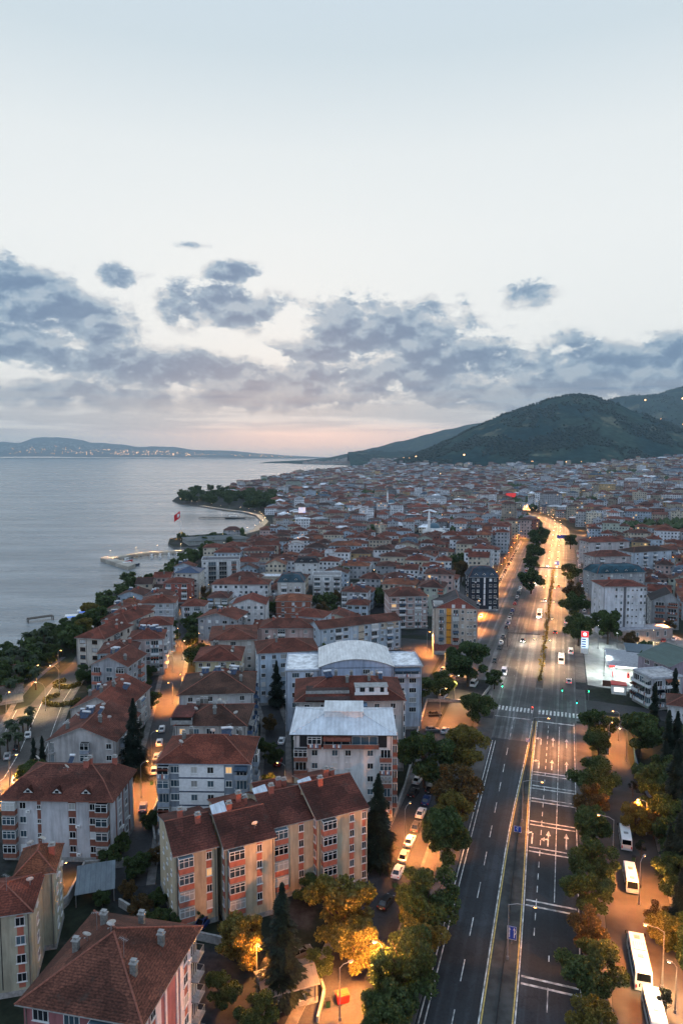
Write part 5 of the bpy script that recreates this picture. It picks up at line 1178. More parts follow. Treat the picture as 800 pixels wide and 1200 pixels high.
for px, py, col, lb, tow in [(638, 705, 'silver', 'oncoming car with headlights behind the coach', 1), (654, 688, 'orange', 'orange car driving away on the far right carriageway', 0), (590, 790, 'white', 'white van crossing near the left kerb above the zebra', 1), (641, 664, 'white', 'oncoming pale car farthest up the avenue', 1), (653, 655, 'grey', 'grey car far up the right carriageway', 0), (612, 752, 'black', 'black oncoming car in the left lane beyond the gantry', 1), (663, 730, 'white', 'white car driving away beside the kerb trees', 0), (650, 742, 'black', 'black car driving away in the inner right lane', 0), (628, 684, 'red', 'red oncoming car beside the avenue trees', 1), (666, 800, 'silver', 'silver car waiting past the zebra on the right carriageway', 0)]:
    s, t = on_av(px, py); vehicle('van' if 'van' in lb else 'car', av_loc(s, t), az_av(s) + pi * tow, col, lb, 'cars driving on the avenue', True)
cols = ['white', 'silver', 'black', 'white', 'grey', 'blue', 'white', 'red', 'silver', 'black', 'white', 'grey']
for i, (x, y) in enumerate([(466, 1024), (473, 1006), (480, 988), (487, 971), (493, 955), (499, 940), (504, 926)]):
    c = ('white', 'silver', 'white', 'grey', 'white', 'blue', 'black')[i]; vehicle('car', at(x, y), AZ0 + .02 + .03 * (-1) ** i, c, '%s car, %s of the row parked beside the beige block' % (c, ORD[i]), 'cars parked beside the beige block')
for i, (x, y, c) in enumerate([(484, 931, 'black'), (489, 916, 'white')]): vehicle('car', at(x, y), AZ0 + .1, c, '%s car parked opposite the row, beside the pale metal-roofed block' % c, None)
for i, (x, y, c, k) in enumerate([(509, 839, 'black', 'car'), (506, 857, 'grey', 'car'), (521, 858, 'silver', 'car'), (519, 786, 'silver', 'car'), (555, 803, 'white', 'van'), (526, 790, 'white', 'car'), (519, 817, 'white', 'van')]):
    vehicle(k, at(x, y), (1.45 if i < 2 else AZ0 + .1), c, '%s %s, %s of the vehicles in the car park left of the crossing' % (c, k, ORD[i]), 'vehicles in the car park left of the crossing')
for i, (x, y) in enumerate([(181, 905), (184, 889), (187, 872), (190, 856), (168, 948)]):
    c = cols[(i * 7 + 1) % 12]; vehicle('car', at(x, y), -.19, c, '%s car parked in the dim street by the tall conifer, %s in line' % (c, ORD[i]), 'cars in the dim street by the conifer')
for i, (x, y, c) in enumerate([(9, 888, 'silver'), (20, 877, 'black'), (33, 863, 'white'), (19, 916, 'white')]): vehicle('car', at(x, y), .3 - .7, c, '%s car parked along the coast road beside the palm row' % c, 'cars on the coast road')
n = 0
for s in range(156, 560, 9):
    for t in (-17.6, -31.5):
        if R.random() < .24: continue
        c = R.choice(cols); k = 'van' if R.random() < .15 else 'car'; n += 1
        side = 'the avenue trees' if t > -20 else 'the shop fronts'
        p = av(s + R.uniform(-1, 1), t); vehicle(k, p, az_av(s) + R.choice((0, pi)), c, '%s %s on the long frontage road, along %s, %s way up' % (c, k, side, ('a tenth', 'a fifth', 'a third', 'half', 'two thirds', 'farthest')[min(5, int((s - 156) / 68))]), 'vehicles parked on the frontage road along ' + side + ' ' + c + str(int((s - 156) / 68)))
for s in range(266, 520, 8):
    for t in (17.5, 27):
        if R.random() < .35: continue
        c = R.choice(cols); p = av(s, t); vehicle('car', p, az_av(s), c, '%s car parked right of the far avenue, beyond the filling station' % c, 'cars parked right of the far avenue')
for x, y, c, l in [(727, 776, 'white', 'white car on the bright forecourt beside the canopy'), (716, 768, 'silver', 'silver car at the back of the bright forecourt'), (777, 752, 'red', 'red car under the orange light below the tower'), (789, 750, 'white', 'white car under the orange light below the tower'), (770, 757, 'grey', 'grey car nearest under the orange light below the tower')]: vehicle('car', at(x, y), .6, c, l)
# ------------------------------------------------------------------ street lamps
ORANGE, WARM, COOL = (1.0, .34, .075), (1.0, .60, .26), (.86, 1.0, .95)
_lm = {}
def lamp_mesh(kind, H, arm):
    k = (kind, H, arm)
    if k not in _lm:
        m = MB(); m.tube([(0, 0, -.2), (0, 0, H * .5), (0, 0, H)], [.12, .09, .06], 7); m.box((0, 0, .25), (.35, .35, .5))
        a = MB()
        if kind == 'curve': a.tube([(0, 0, H * .8), (.0, 0, H), (arm * .3, 0, H + 1.1), (arm * .7, 0, H + 1.5), (arm, 0, H + 1.5)], [.07, .06, .05, .045, .04], 6)
        else: a.tube([(0, 0, H - .1), (arm * .35, 0, H + .35), (arm, 0, H + .45)], [.05, .045, .04], 6)
        _lm[k] = (m.mesh('pole', M_STEEL), a.mesh('arm', M_STEEL), (arm, 0, H + (1.5 if kind == 'curve' else .45)))
    return _lm[k]
hm = MB(); hm.box((.15, 0, .03), (.75, .3, .14), 0); M_HEADM = hm.mesh('lamp_head', [M_STEEL])
bulbs = {}
def bulb(mat):
    if mat.name not in bulbs: b = MB(); b.ball((.2, 0, -.09), (.26, .16, .08), 0, 8, 4); bulbs[mat.name] = b.mesh('lamp_bulb', mat)
    return bulbs[mat.name]
def lamp(loc, az, label, col=ORANGE, power=2500, H=9.0, arm=2.0, kind='plain', group=None, both=False, em=None, post=False):
    r = thing('street_lamp', label, 'street lamp', (loc[0], loc[1], loc[2] if len(loc) > 2 else 0), 0, group); r.rotation_euler[2] = pi / 2 - az
    pm, am, tip = lamp_mesh(kind, H, arm); link('pole', pm, r)
    em = em or (E_ORANGE if col == ORANGE else E_WHITE if col == COOL else E_WARM)
    for k in ((0, pi) if both else (0,)):
        a = link('arm', am, r, (0, 0, 0), k); hd = link('lamp_head', M_HEADM, a, tip); link('lamp_bulb', bulb(em), a, tip)
        if power: light('lamp_light', 'POINT' if post else 'SPOT', (tip[0] + .2, 0, tip[2] - .25), power, col, a, .25, None if post else radians(128 if H < 9.5 else 150), .75)
    return r
gl = 'lamps along the middle of the avenue'
for i, (s, pw, col) in enumerate([(13, 220, ORANGE), (56, 1800, ORANGE), (94, 3000, ORANGE)]):
    lamp(av(s, (lt(s) + rt(s)) / 2 + .5, .16), AZ0 + pi / 2, '%s orange lamp in the median before the crossing' % ORD[i], col, pw, 9.2, 3.8, group=gl)
k = 0
for s in range(172, 1180, 36):
    lamp(av(s, 0, .16), az_av(s) + pi / 2, 'orange double lamp in the planted median beyond the crossing, %s one' % (ORD[k] if k < 12 else 'far'), ((1.0, .62, .33) if s < 240 else (1.0, .43, .14)), 3600 if s < 240 else 5400 if s < 330 else 10500, 10, 2.6, group=gl, both=True); k += 1
for i, (x, y, az, col, pw, kind, H, arm, lb) in enumerate([
    (70, 811, -1.3, WARM, 2600, 'curve', 7.5, 3.2, 'curved white lamp beside the upper round hedge on the coast road'), (54, 833, -1.3, WARM, 3000, 'curve', 7.5, 3.2, 'curved white lamp on the junction, nearer of the two'),
    (8, 835, 1, ORANGE, 700, 'plain', 6, .8, 'orange lamp under the palm at the beach roofs'), (42, 801, 1, ORANGE, 1300, 'plain', 6, .8, 'orange lamp inside the lit palm by the coast road'), (12, 925, 1.2, ORANGE, 9000, 'plain', 8, 1.5, 'orange lamp above the coast road cars'),
    (69, 782, 1, ORANGE, 1600, 'plain', 6, .8, 'orange lamp in front of the cream coast block'), (301, 1150, 2.6, ORANGE, 1300, 'plain', 6.0, .9, 'tall pale lamp post in front of the beige block'), (447, 1172, -1.4, ORANGE, 4300, 'plain', 8.5, .9, 'lamp lighting the golden tree below the beige block'),
    (398, 1196, 1.2, ORANGE, 6000, 'plain', 8, 1.5, 'orange lamp above the lane at the bottom edge'), (474, 998, .6, ORANGE, 7500, 'plain', 9, 1.8, 'tall lamp post over the cars beside the beige block'), (334, 938, -1.3, ORANGE, 2600, 'plain', 8.5, 1.6, 'lamp between the blue-banded and the pale metal-roofed block'),
    (166, 935, .8, ORANGE, 8000, 'plain', 8, 1.5, 'orange lamp in the street beside the mansard block'), (178, 895, .8, ORANGE, 6000, 'plain', 8, 1.5, 'orange lamp in the street by the blue-banded block'), (74, 1040, .5, ORANGE, 700, 'plain', 4, .6, 'small orange wall lamp in the yard by the greenish block'),
    (717, 1012, -1.2, ORANGE, 0, 'plain', 9, 2.6, 'unlit lamp post right of the parked minibuses'), (756, 978, -1.2, ORANGE, 1500, 'plain', 7, 1.5, 'orange lamp glowing behind the rust tree by the minibuses'), (775, 1158, -1.2, ORANGE, 3600, 'plain', 9, 2.4, 'lamp post right of the large white coach'), (790, 1187, -1.0, WARM, 2600, 'plain', 7, .8, 'pale lamp post at the lower right corner'),
    (733, 893, -1.3, WARM, 0, 'plain', 8.5, 1.6, 'twin-headed pale lamp before the big dark tree'), (724, 868, -1.3, ORANGE, 7000, 'plain', 8, 1.5, 'orange lamp on the bend of the cross street'), (532, 822, 1.0, WARM, 3600, 'plain', 8, 1.5, 'lamp beside the curved lit wall'), (515, 842, 1.5, ORANGE, 5500, 'plain', 9, 1.6, 'tall lamp post in the car park left of the crossing'),
    (500, 765, .8, ORANGE, 9000, 'plain', 8, 1.5, 'orange lamp at the left side of the ochre-striped block'), (775, 748, .8, ORANGE, 7000, 'plain', 7, 1.5, 'orange lamp over the parking below the tower'), (712, 884, .8, ORANGE, 4500, 'plain', 8, 1.5, 'orange lamp on the narrow lane beyond the minibuses'), (748, 1060, .8, ORANGE, 4500, 'plain', 8, 1.5, 'orange lamp between the minibus and the large coach')]):
    lamp(at(x, y), az, lb, col, pw, H, arm, kind, post='tree' in lb and 'golden' in lb or 'beige block' in lb and 'pale' in lb or 'rust tree' in lb or 'large white coach' in lb)
for s in list(range(158, 640, 30)):
    lamp(av(s, -34.5), az_av(s) + pi / 2, 'orange lamp along the shop fronts of the frontage road', ORANGE, 9000, 7.5, 1.6, group='lamps along the shop fronts')
for s in range(280, 1150, 44):
    lamp(av(s, 30), az_av(s) - pi / 2, 'orange lamp along the right side of the far avenue', ORANGE, 3600 if s < 600 else 8000, 8, 1.6, group='lamps on the right side of the far avenue')
for s in range(640, 1150, 40):
    lamp(av(s, -26), az_av(s) + pi / 2, 'orange lamp along the left side of the far avenue', ORANGE, 8000, 8, 1.6, group='lamps on the left side of the far avenue')
TL = [(230, 702), (222, 716), (210, 757), (203, 787), (185, 765), (262, 742), (160, 716), (400, 700), (440, 690), (395, 666), (470, 655), (350, 640), (492, 663), (430, 640), (380, 650), (310, 665), (375, 626), (300, 700), (320, 650), (440, 622), (460, 600), (505, 590), (520, 575), (400, 605), (360, 610), (690, 600), (740, 615), (770, 590), (720, 575), (760, 560), (680, 580), (640, 565), (600, 560), (560, 570), (690, 545), (735, 700), (790, 700), (715, 640), (790, 665), (420, 590), (545, 620), (480, 570), (550, 600), (560, 640)]
for i, (x, y) in enumerate(TL):
    p = at(x, y); p.z = G(p.x, p.y); lamp(p, R.random() * 6, 'orange lamp glowing in a side street between the houses', ORANGE, 4600 if y > 640 else 8000 if y > 600 else 16000, 7, 1.2, group='lamps in the side streets of the town')
for i in range(22):
    t = i / 21; p = along([q for q in px_line([(262, 634), (300, 622.5), (311, 611), (303, 604), (286, 600), (262, 597), (236, 593), (212, 589)])], t * 620); lamp(p, R.random() * 6, 'warm white lamp on the curved bay promenade', WARM, 700, 6, 1.0, group='promenade lamps round the bay')
# ------------------------------------------------------------------ signals, signs and other furniture
def signal(loc, az, label, red=False, H=3.4):
    r = thing('traffic_light', label, 'traffic light', loc, pi / 2 - az - pi / 2, 'traffic lights of the crossing')
    m = MB(); m.tube([(0, 0, -.1), (0, 0, H)], .07, 6); m.obj('pole', M_STEEL, r)
    m = MB(); m.box((0, 0, H + .1), (.38, .3, 1.15)); m.box((0, -.3, H + .5), (.36, .3, .03)); m.box((0, -.3, H + .13), (.36, .3, .03)); m.box((0, -.3, H - .23), (.36, .3, .03)); hd = m.obj('signal_head', M_BLACK, r)
    m = MB(); m.ball((0, -.17, H + (.44 if red else -.28)), (.17, .05, .17), 0, 10, 6); m.obj('signal_lens', E_REDL if red else E_GREEN, hd)
    light('signal_glow', 'POINT', (0, -.5, H), 90, (1, .1, .05) if red else (.1, 1, .5), r, .15)
for px, py, lb, red in [(588, 815, 'green traffic light at the left kerb of the crossing', 0), (623, 843, 'red traffic light on the tip of the median', 1), (658, 820, 'green traffic light over the right carriageway, beyond the zebra', 0), (675, 835, 'green traffic light at the right end of the zebra', 0), (689, 821, 'green traffic light on the forecourt corner', 0)]:
    signal(at(px, py), AZ0, lb, bool(red))
def sign(loc, az, w, h, z, label, arrows=0, band=None, group=None, posts=(0,)):
    r = thing('road_sign', label, 'road sign', loc, -az, group)
    m = MB()
    for x in posts: m.tube([(x, .06, -.2), (x, .06, z + h * .8)], .06, 6)
    m.obj('post', M_STEEL, r)
    m = MB(); m.box((0, 0, z + h / 2), (w, .06, h)); pn = m.obj('sign_panel', M_BLUE, r)
    m = MB(); y = -.04
    for i in range(arrows):
        x = (i - (arrows - 1) / 2) * w / max(2, arrows) * 1.0
        m.box((x, y, z + h * .45), (.11, .012, h * .6)); m.add([(x - .2, y, z + h * .72), (x + .2, y, z + h * .72), (x, y, z + h * .93)], [(0, 1, 2), (2, 1, 0)])
        sd = -1 if i == 0 else 1
        m.add([(x, y, z + h * .3), (x + sd * .28, y, z + h * .5), (x + sd * .28, y, z + h * .6), (x, y, z + h * .42)], [(0, 1, 2, 3), (3, 2, 1, 0)]); m.box((x + sd * .28, y, z + h * .62), (.1, .012, h * .2))
    if band: m.box((band * w, y, z + h / 2), (w * .3, .012, h * .5))
    m.box((0, y, z + .04), (w, .012, .05)); m.box((0, y, z + h - .04), (w, .012, .05)); m.box((-w / 2 + .03, y, z + h / 2), (.05, .012, h)); m.box((w / 2 - .03, y, z + h / 2), (.05, .012, h))
    m.obj('sign_mark', M_PAINTW, pn); return r
sign(at(599, 1107), AZ0, 1.5, 2.3, .9, 'blue lane sign with two white branching arrows on the median, nearest sign', 2)
sign(at(606, 980), AZ0, 1.5, 1.3, .9, 'small blue and white sign on the median below the transverse bars', 1); sign(at(618, 873), AZ0, 1.0, 1.0, .9, 'tiny blue sign on the narrow median near the zebra', 1)
sign(av(545, 6), az_av(545), 11.5, 3.4, 6.0, 'wide blue overhead sign spanning the far right carriageway', 0, .36, None, (-6, 6)); sign(av(395, 2.4), AZ0, 3.2, 3.0, 5.0, 'blue and white roadside panel beside the far median', 0, -.3)
r = thing('signal_gantry', 'dark gantry arm reaching over the left carriageway beyond the zebra', 'gantry', av(196, -14.6), -AZ0)
m = MB(); m.tube([(0, 0, -.2), (0, 0, 6.4)], .14, 7); m.obj('mast', plain('dark_steel', (.05, .05, .055), .6), r); m = MB(); m.tube([(0, 0, 6.2), (13, 0, 6.4)], .12, 6); m.tube([(0, 0, 5.6), (9, 0, 6.2)], .06, 5); m.obj('arm', MATS['dark_steel'], r)
r = thing('signal_gantry', 'dark gantry spanning both carriageways far up the avenue', 'gantry', av(372, 0), -AZ0); m = MB(); m.tube([(-15, 0, 0), (-15, 0, 6.5)], .16, 6); m.tube([(14, 0, 0), (14, 0, 6.5)], .16, 6); m.obj('mast', MATS['dark_steel'], r); m = MB(); m.box((-.5, 0, 6.5), (29.4, .4, .6)); m.obj('beam', MATS['dark_steel'], r)
r = thing('guard_rail', 'dark low railing along the median of the avenue', 'railing', (0, 0, 0)); m = MB(); q = MB()
for i in range(50):
    s = -80 + i * 4; p = av(s, (lt(s) + rt(s)) / 2, .16); q.box((p.x, p.y, .55), (.12, .12, .9))
ss = [-80 + i * 8 for i in range(25)]
m.tube([av(s, (lt(s) + rt(s)) / 2, .95) for s in ss], .09, 5); m.tube([av(s, (lt(s) + rt(s)) / 2, .6) for s in ss], .07, 5); m.obj('rail', M_BLACK, r); struct(q.obj('post', M_BLACK, r), 'stuff')
def bush_mesh(seed, mat): return crown_mesh(seed, 420, .3, mat, rx=1.0, rz=.75, cz=.8, nb=8)
BUSH = [bush_mesh(70 + i, M_LEAFY) for i in range(3)]; BUSHG = [bush_mesh(80 + i, M_LEAF) for i in range(2)]
for i in range(54):
    s = SI1 + 4 + i * 4.6; thing('median_shrub', 'low shrub in the planted median strip beyond the crossing', 'shrub', av(s, R.uniform(-.3, .3), .16), R.random() * 6, 'shrubs of the planted median', R.choice(BUSH), R.uniform(.8, 1.25))
def hedge(px, py, rx, label):
    r = thing('hedge', label, 'hedge', at(px, py), 0); m = MB(); rnd = random.Random(px); n = 22
    for i in range(n):
        a = 2.2 + i / n * 4.2; 
        for _ in range(60): leaf(m, Vector((cos(a) * rx + rnd.gauss(0, .35), sin(a) * rx * .9 + rnd.gauss(0, .35), rnd.uniform(.1, 1.5))), .4, rnd)
    m.obj('foliage', M_LEAFY, r)
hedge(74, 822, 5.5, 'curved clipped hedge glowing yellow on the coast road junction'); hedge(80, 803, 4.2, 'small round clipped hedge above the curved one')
# ---- filling station
f0 = av(163, 28); yawf = -AZ0
r = thing('filling_station', 'bright filling station canopy with red corners beside the crossing', 'filling station', f0, yawf)
m = MB(); m.box((2, 9, 5.9), (15, 22, .7), 0); m.box((2, 9, 6.27), (14.4, 21.4, .05), 1); m.obj('canopy', [M_PAINTW, plain('canopy_roof', (.30, .32, .35), .6, .3)], r)
m = MB(); m.box((9.5, 24, 3.2), (14, 12, 6.4), 0); m.box((9.5, 24, 6.45), (14.6, 12.6, .12), 1); m.box((9.5, 17.96, 1.6), (11, .08, 2.4), 2); m.obj('shop', [M_PAINTW, plain('slate_blue_sheet', (.05, .09, .12), .5), glass('shop_window', (.3, .3, .28), .3, (1, .95, .85), 2.0)], r)
m = MB(); m.box((2, -2.05, 5.9), (9.6, .1, .6)); m.obj('fascia_light', emis('fascia_white', (.95, 1, .97), 2.2), r)
for x in (-3.9, 7.9): m = MB(); m.box((x, -2.06, 5.9), (1.8, .14, .72)); m.obj('fascia_badge', emis('fascia_red', (1, .05, .04), 2.2), r)
for x in (-3, 7):
    for y in (3, 15): m = MB(); m.box((0, 0, 2.8), (.45, .45, 5.5)); m.obj('column', M_PAINTW, r, (x, y, 0))
for x in (-3, 2, 7):
    m = MB(); m.box((0, 0, .1), (1.2, 5, .2), 1); m.box((0, 0, 1.1), (.7, 1.3, 1.8), 0); m.box((0, -.66, 1.5), (.5, .04, .5), 2); m.obj('fuel_pump', [M_RED, M_CONC, M_GLASS[0]], r, (x, 5, 0))
for x in (-1.5, 5.5):
    for y in (2, 9, 16): light('canopy_light', 'SPOT', (x, y, 5.4), 5000, (.88, 1, .94), r, .4, radians(165), .4)
for (px, py, pw) in [(707, 792, 1100), (722, 770, 900), (700, 760, 900)]: lamp(at(px, py), AZ0, {707: 'white flood lamp over the near half of the forecourt', 722: 'white flood lamp at the back of the forecourt', 700: 'white flood lamp beside the price pylon'}[px], COOL, pw, 9, 1.4)
r = thing('price_pylon', 'tall lit price pylon with red and white panels by the kerb', 'pylon sign', av(196, 15.8), -AZ0)
m = MB(); m.box((0, 0, 4.6), (2.9, .5, 9.2)); m.obj('pylon_body', M_PAINTW, r); m = MB(); m.box((0, -.28, 8.0), (2.7, .06, 2.3)); bd = m.obj('red_panel', emis('panel_red', (1, .04, .05), 1.1), r); m = MB(); m.ball((0, -.32, 8.0), (.75, .03, .75), 0, 12, 6); m.obj('badge', emis('panel_white', (1, 1, 1), 1.3), bd)
m = MB(); m.box((0, -.28, 4.4), (2.5, .06, 4.2)); bd = m.obj('price_panel', emis('panel_blue_white', (.7, .88, 1), 1.2), r)
m = MB()
for i in range(4): m.box((-.3, -.32, 2.9 + i), (1.5, .03, .5))
m.obj('price_row', M_BLUE, bd)
r = thing('notice_board', 'small dark board standing on the bright forecourt', 'notice board', at(711, 806), -AZ0); m = MB(); m.box((0, 0, 1.5), (3.2, .15, 2.0)); m.obj('board', plain('dark_board', (.10, .045, .03), .7), r); m = MB(); m.tube([(-1.2, 0, 0), (-1.2, 0, 1)], .06, 5); m.tube([(1.2, 0, 0), (1.2, 0, 1)], .06, 5); m.obj('leg', M_STEEL, r)
r = thing('kiosk', 'small lit kiosk with red stripes at the forecourt edge', 'kiosk', at(724, 812), -AZ0); m = MB(); m.box((0, 0, 1.6), (4.5, 3.5, 3.2)); m.box((0, 0, 3.3), (5, 4, .25), 1); m.obj('wall', [M_PAINTW, M_RED], r); m = MB(); m.box((0, -1.78, 1.7), (3, .06, 1.4)); m.obj('window', MATS['shop_window'], r)
# ---- bins, shed, walls
r = thing('waste_container', 'red wheeled waste container on the lane below the golden tree', 'waste container', at(401, 1174), .3); m = MB(); m.box((0, 0, .75), (1.7, 1.2, 1.1), 0, top=1.12); m.obj('body', M_RED, r); m = MB(); m.box((0, .05, 1.36), (1.95, 1.4, .14)); m.box((0, .05, 1.45), (1.5, 1.0, .08)); m.obj('lid', paint('bin_orange', (.55, .1, .04)), r)
for sx in (-.6, .6): 
    for sy in (-.4, .4): m = MB(); m.ball((0, 0, .12), .12); m.obj('wheel', M_BLACK, r, (sx, sy, 0))
r = thing('shed', 'small grey shed with pitched roof behind the tallest conifer', 'shed', at(336, 1168), .35); block(r, 8, 5, 3.0, roof='gable', rise=1.0, rcol=(.12, .12, .12), metal=True, wcol=(.16, .165, .16), over=.3, fac={'front': 's .3;s .7'})
r = thing('lean_to_roof', 'pale corrugated lean-to roof in the yard below the mansard block', 'shelter', at(113, 1046), .3); m = MB(); m.add([(-3.4, -3.6, 2.4), (3.4, -3.6, 2.4), (3.4, 3.6, 3.6), (-3.4, 3.6, 3.6)], [(0, 1, 2, 3), (3, 2, 1, 0)]); m.obj('roof', metalroof((.30, .36, .40)), r)
for sx in (-3.2, 3.2):
    for sy, hh in ((-3.4, 2.4), (3.4, 3.55)): m = MB(); m.box((0, 0, hh / 2), (.15, .15, hh)); m.obj('post', M_STEEL, r, (sx, sy, 0))
def wall(name, label, pts, h, mat, th=.3):
    r = thing(name, label, 'wall', (0, 0, 0)); m = MB()
    for a, b in zip(pts, pts[1:]):
        a, b = Vector((a[0], a[1], 0)), Vector((b[0], b[1], 0)); d = b - a; n = Vector((-d.y, d.x, 0)).normalized() * th / 2
        m.prism([a - n, b - n, b + n, a + n], -.2, h)
        m.prism([a - n * 1.3, b - n * 1.3, b + n * 1.3, a + n * 1.3], h, h + .08, 0, bottom=True)
    m.obj('wall_body', mat, r); return r
wall('garden_wall', 'low pale kerb wall round the car park left of the crossing', px_line([(487, 866), (500, 822), (560, 824), (574, 806)]), .9, M_CONC); wall('garden_wall', 'grey yard wall at the foot of the greenish stepped block', px_line([(64, 1075), (80, 1060), (100, 1020), (145, 1016)]), 1.8, M_CONC)
wall('site_fence', 'blue hoarding along the wood right of the narrow lane', [av(s, 29.0 + 3 * sin(s * .05)).xy for s in range(24, 112, 8)], 2.2, plain('blue_hoarding', (.03, .12, .24), .6), .08); wall('garden_wall', 'white and red barrier beside the rust tree by the minibuses', [av(s, 30.3).xy for s in (34, 40, 46, 52)], 1.1, M_CONC)
wall('garden_wall', 'low rendered wall along the lane below the golden tree', px_line([(372, 1198), (380, 1165), (372, 1140), (340, 1128)]), .8, M_CONC); wall('garden_wall', 'yard wall between the nearest hip roof and the beige block', px_line([(140, 1062), (190, 1092), (262, 1108)]), 1.4, M_CONC); wall('garden_wall', 'low wall at the foot of the blue-banded block', px_line([(182, 990), (178, 960), (186, 940)]), 1.2, M_CONC)
wall('garden_wall', 'pale wall along the street in front of the pale metal-roofed block', px_line([(462, 958), (474, 925), (482, 895)]), 1.1, M_CONC)
BINM = MB(); BINM.box((0, 0, .6), (.6, .6, 1.0), 0, top=1.1); BINM.box((0, 0, 1.14), (.7, .72, .08), 1); BINM = BINM.mesh('bin', [plain('bin_green', (.02, .07, .035), .5), M_BLACK])
for x, y in [(384, 1180), (462, 1040), (176, 970), (150, 1030), (330, 950), (336, 955), (498, 900), (520, 870), (742, 1010), (764, 1096), (178, 920)]: thing('wheelie_bin', 'green wheelie bin at the edge of the lane', 'bin', at(x, y), R.random() * 3, 'green wheelie bins', BINM)
for i, (x, y, c, a) in enumerate([(240, 1082, 'blue', .4), (352, 1120, 'grey', 1.0), (120, 1034, 'silver', .3), (312, 935, 'black', .1), (330, 870, 'white', .05), (326, 895, 'red', .1), (452, 1060, 'black', .5)]): vehicle('car', at(x, y), a, c, '%s car standing alone %s' % (c, ('behind the nearest hip roof', 'beside the small grey shed', 'in the yard below the mansard block', 'left of the pale metal-roofed block', 'in the lane before the pale blue tower block', 'in the lane below the roof-terrace block', 'at the lane below the dark conifer')[i]))
r = thing('bus_shelter', 'small frame shelter beside the large white coach', 'bus shelter', av(4, 30), -AZ0 + pi / 2); m = MB(); m.box((0, 0, 2.55), (4.4, 1.7, .1)); m.obj('roof', metalroof((.4, .42, .44)), r); m = MB()
for x in (-2, 2):
    for y in (-.7, .7): m.tube([(x, y, 0), (x, y, 2.5)], .05, 5)
m.obj('frame', M_STEEL, r); m = MB(); m.box((0, .4, .45), (3.4, .4, .08)); m.box((-1.5, .4, .2), (.08, .3, .4)); m.box((1.5, .4, .2), (.08, .3, .4)); m.obj('bench', M_FRAMEB, r)
# ---- harbour: mole, piers, flag, boats
mole = px_line([(262, 644.5), (215, 646), (178, 648), (155, 650.5), (122, 656)]); m = MB(); M2 = []
r = thing('harbour_mole', 'concrete mole curving out from the shore with a pale walkway', 'mole', (0, 0, 0))
for a, b in zip(mole, mole[1:]):
    d = (b - a).normalized(); n = Vector((-d.y, d.x)) * 3.2; m.prism([(*(a - n - d * .5),), (*(b - n),), (*(b + n),), (*(a + n - d * .5),)], -3, .9)
e = px_line([(118, 655.5), (126, 654), (159, 662.5), (150, 666)]); m.prism([tuple(p) for p in e], -3, 1.1) if (e[1] - e[0]).cross(e[2] - e[1]) > 0 else m.prism([tuple(p) for p in e[::-1]], -3, 1.1)
m.obj('deck', plain('mole_concrete', (.34, .31, .26), .9, var=.3, scale=.1), r); q = MB()
for a, b in zip(mole, mole[1:]):
    d = b - a; k = int(d.length / 4)
    for i in range(k):
        for sd in (-1, 1):
            c = a + d * (i + R.random()) / k + Vector((-d.y, d.x)).normalized() * sd * R.uniform(3.6, 4.6); q.ball((c.x, c.y, -1.2), (R.uniform(.7, 1.3), R.uniform(.7, 1.3), R.uniform(.5, 1.0)), 0, 6, 3)
struct(q.obj('boulder', plain('rock', (.15, .14, .12), .95), r), 'stuff')
for i, (x, y) in enumerate([(130, 654.5), (160, 650), (185, 647.5), (212, 646), (240, 645)]): lamp((*at(x, y).xy, .9), 3, '%s pale lamp along the harbour mole' % ORD[i], WARM, 1500, 5, .8, group='lamps on the harbour mole')
def boat(loc, az, L, label, hull, kind='boat'):
    r = thing(kind, label, 'boat', (loc[0], loc[1], -1.6), -az); m = MB(); W = L * .3
    pr = [(-.5, .42), (-.3, .5), (.1, .5), (.35, .33), (.5, .02)]; b = len(m.v)
    for t, w in pr: m.v += [(-w * W, t * L, 1.3 + max(0, t) * .9), (-w * W * .7, t * L, -.4), (w * W * .7, t * L, -.4), (w * W, t * L, 1.3 + max(0, t) * .9)]
    for i in range(4):
        for k in range(3): m.f.append((b + i * 4 + k, b + i * 4 + k + 4, b + i * 4 + k + 5, b + i * 4 + k + 1)); m.m.append(0)
        m.f.append((b + i * 4 + 3, b + i * 4 + 7, b + i * 4 + 4, b + i * 4)); m.m.append(1)
    m.poly([m.v[b], m.v[b + 1], m.v[b + 2], m.v[b + 3]], 0); m.obj('hull', [hull, M_CONC], r)
    m = MB(); m.box((0, -L * .12, 2.2), (W * .6, L * .34, 1.9), 0); m.box((0, -L * .12, 2.5), (W * .62, L * .30, .6), 1); m.box((0, -L * .12, 3.2), (W * .7, L * .4, .12), 0); m.obj('cabin', [M_PAINTW, M_GLASS[0]], r); m = MB(); m.tube([(0, 0, 1.5), (0, 0, 6)], .07, 5); m.obj('mast', M_STEEL, r); return r
boat(at(152, 661), 1.0, 15, 'dark boat with white cabin moored at the end of the mole', plain('hull_dark', (.04, .05, .07), .5)); boat(at(150, 656), .6, 9, 'small red-hulled boat inside the mole', M_RED)
for i, (x, y) in enumerate([(178, 652), (188, 651.5), (198, 650.5), (208, 650), (218, 649)]): boat(at(x, y), 2.9, 8, 'small white boat moored along the inside of the mole, %s from its tip' % (ORD[i] if i else 'first'), M_PAINTW)
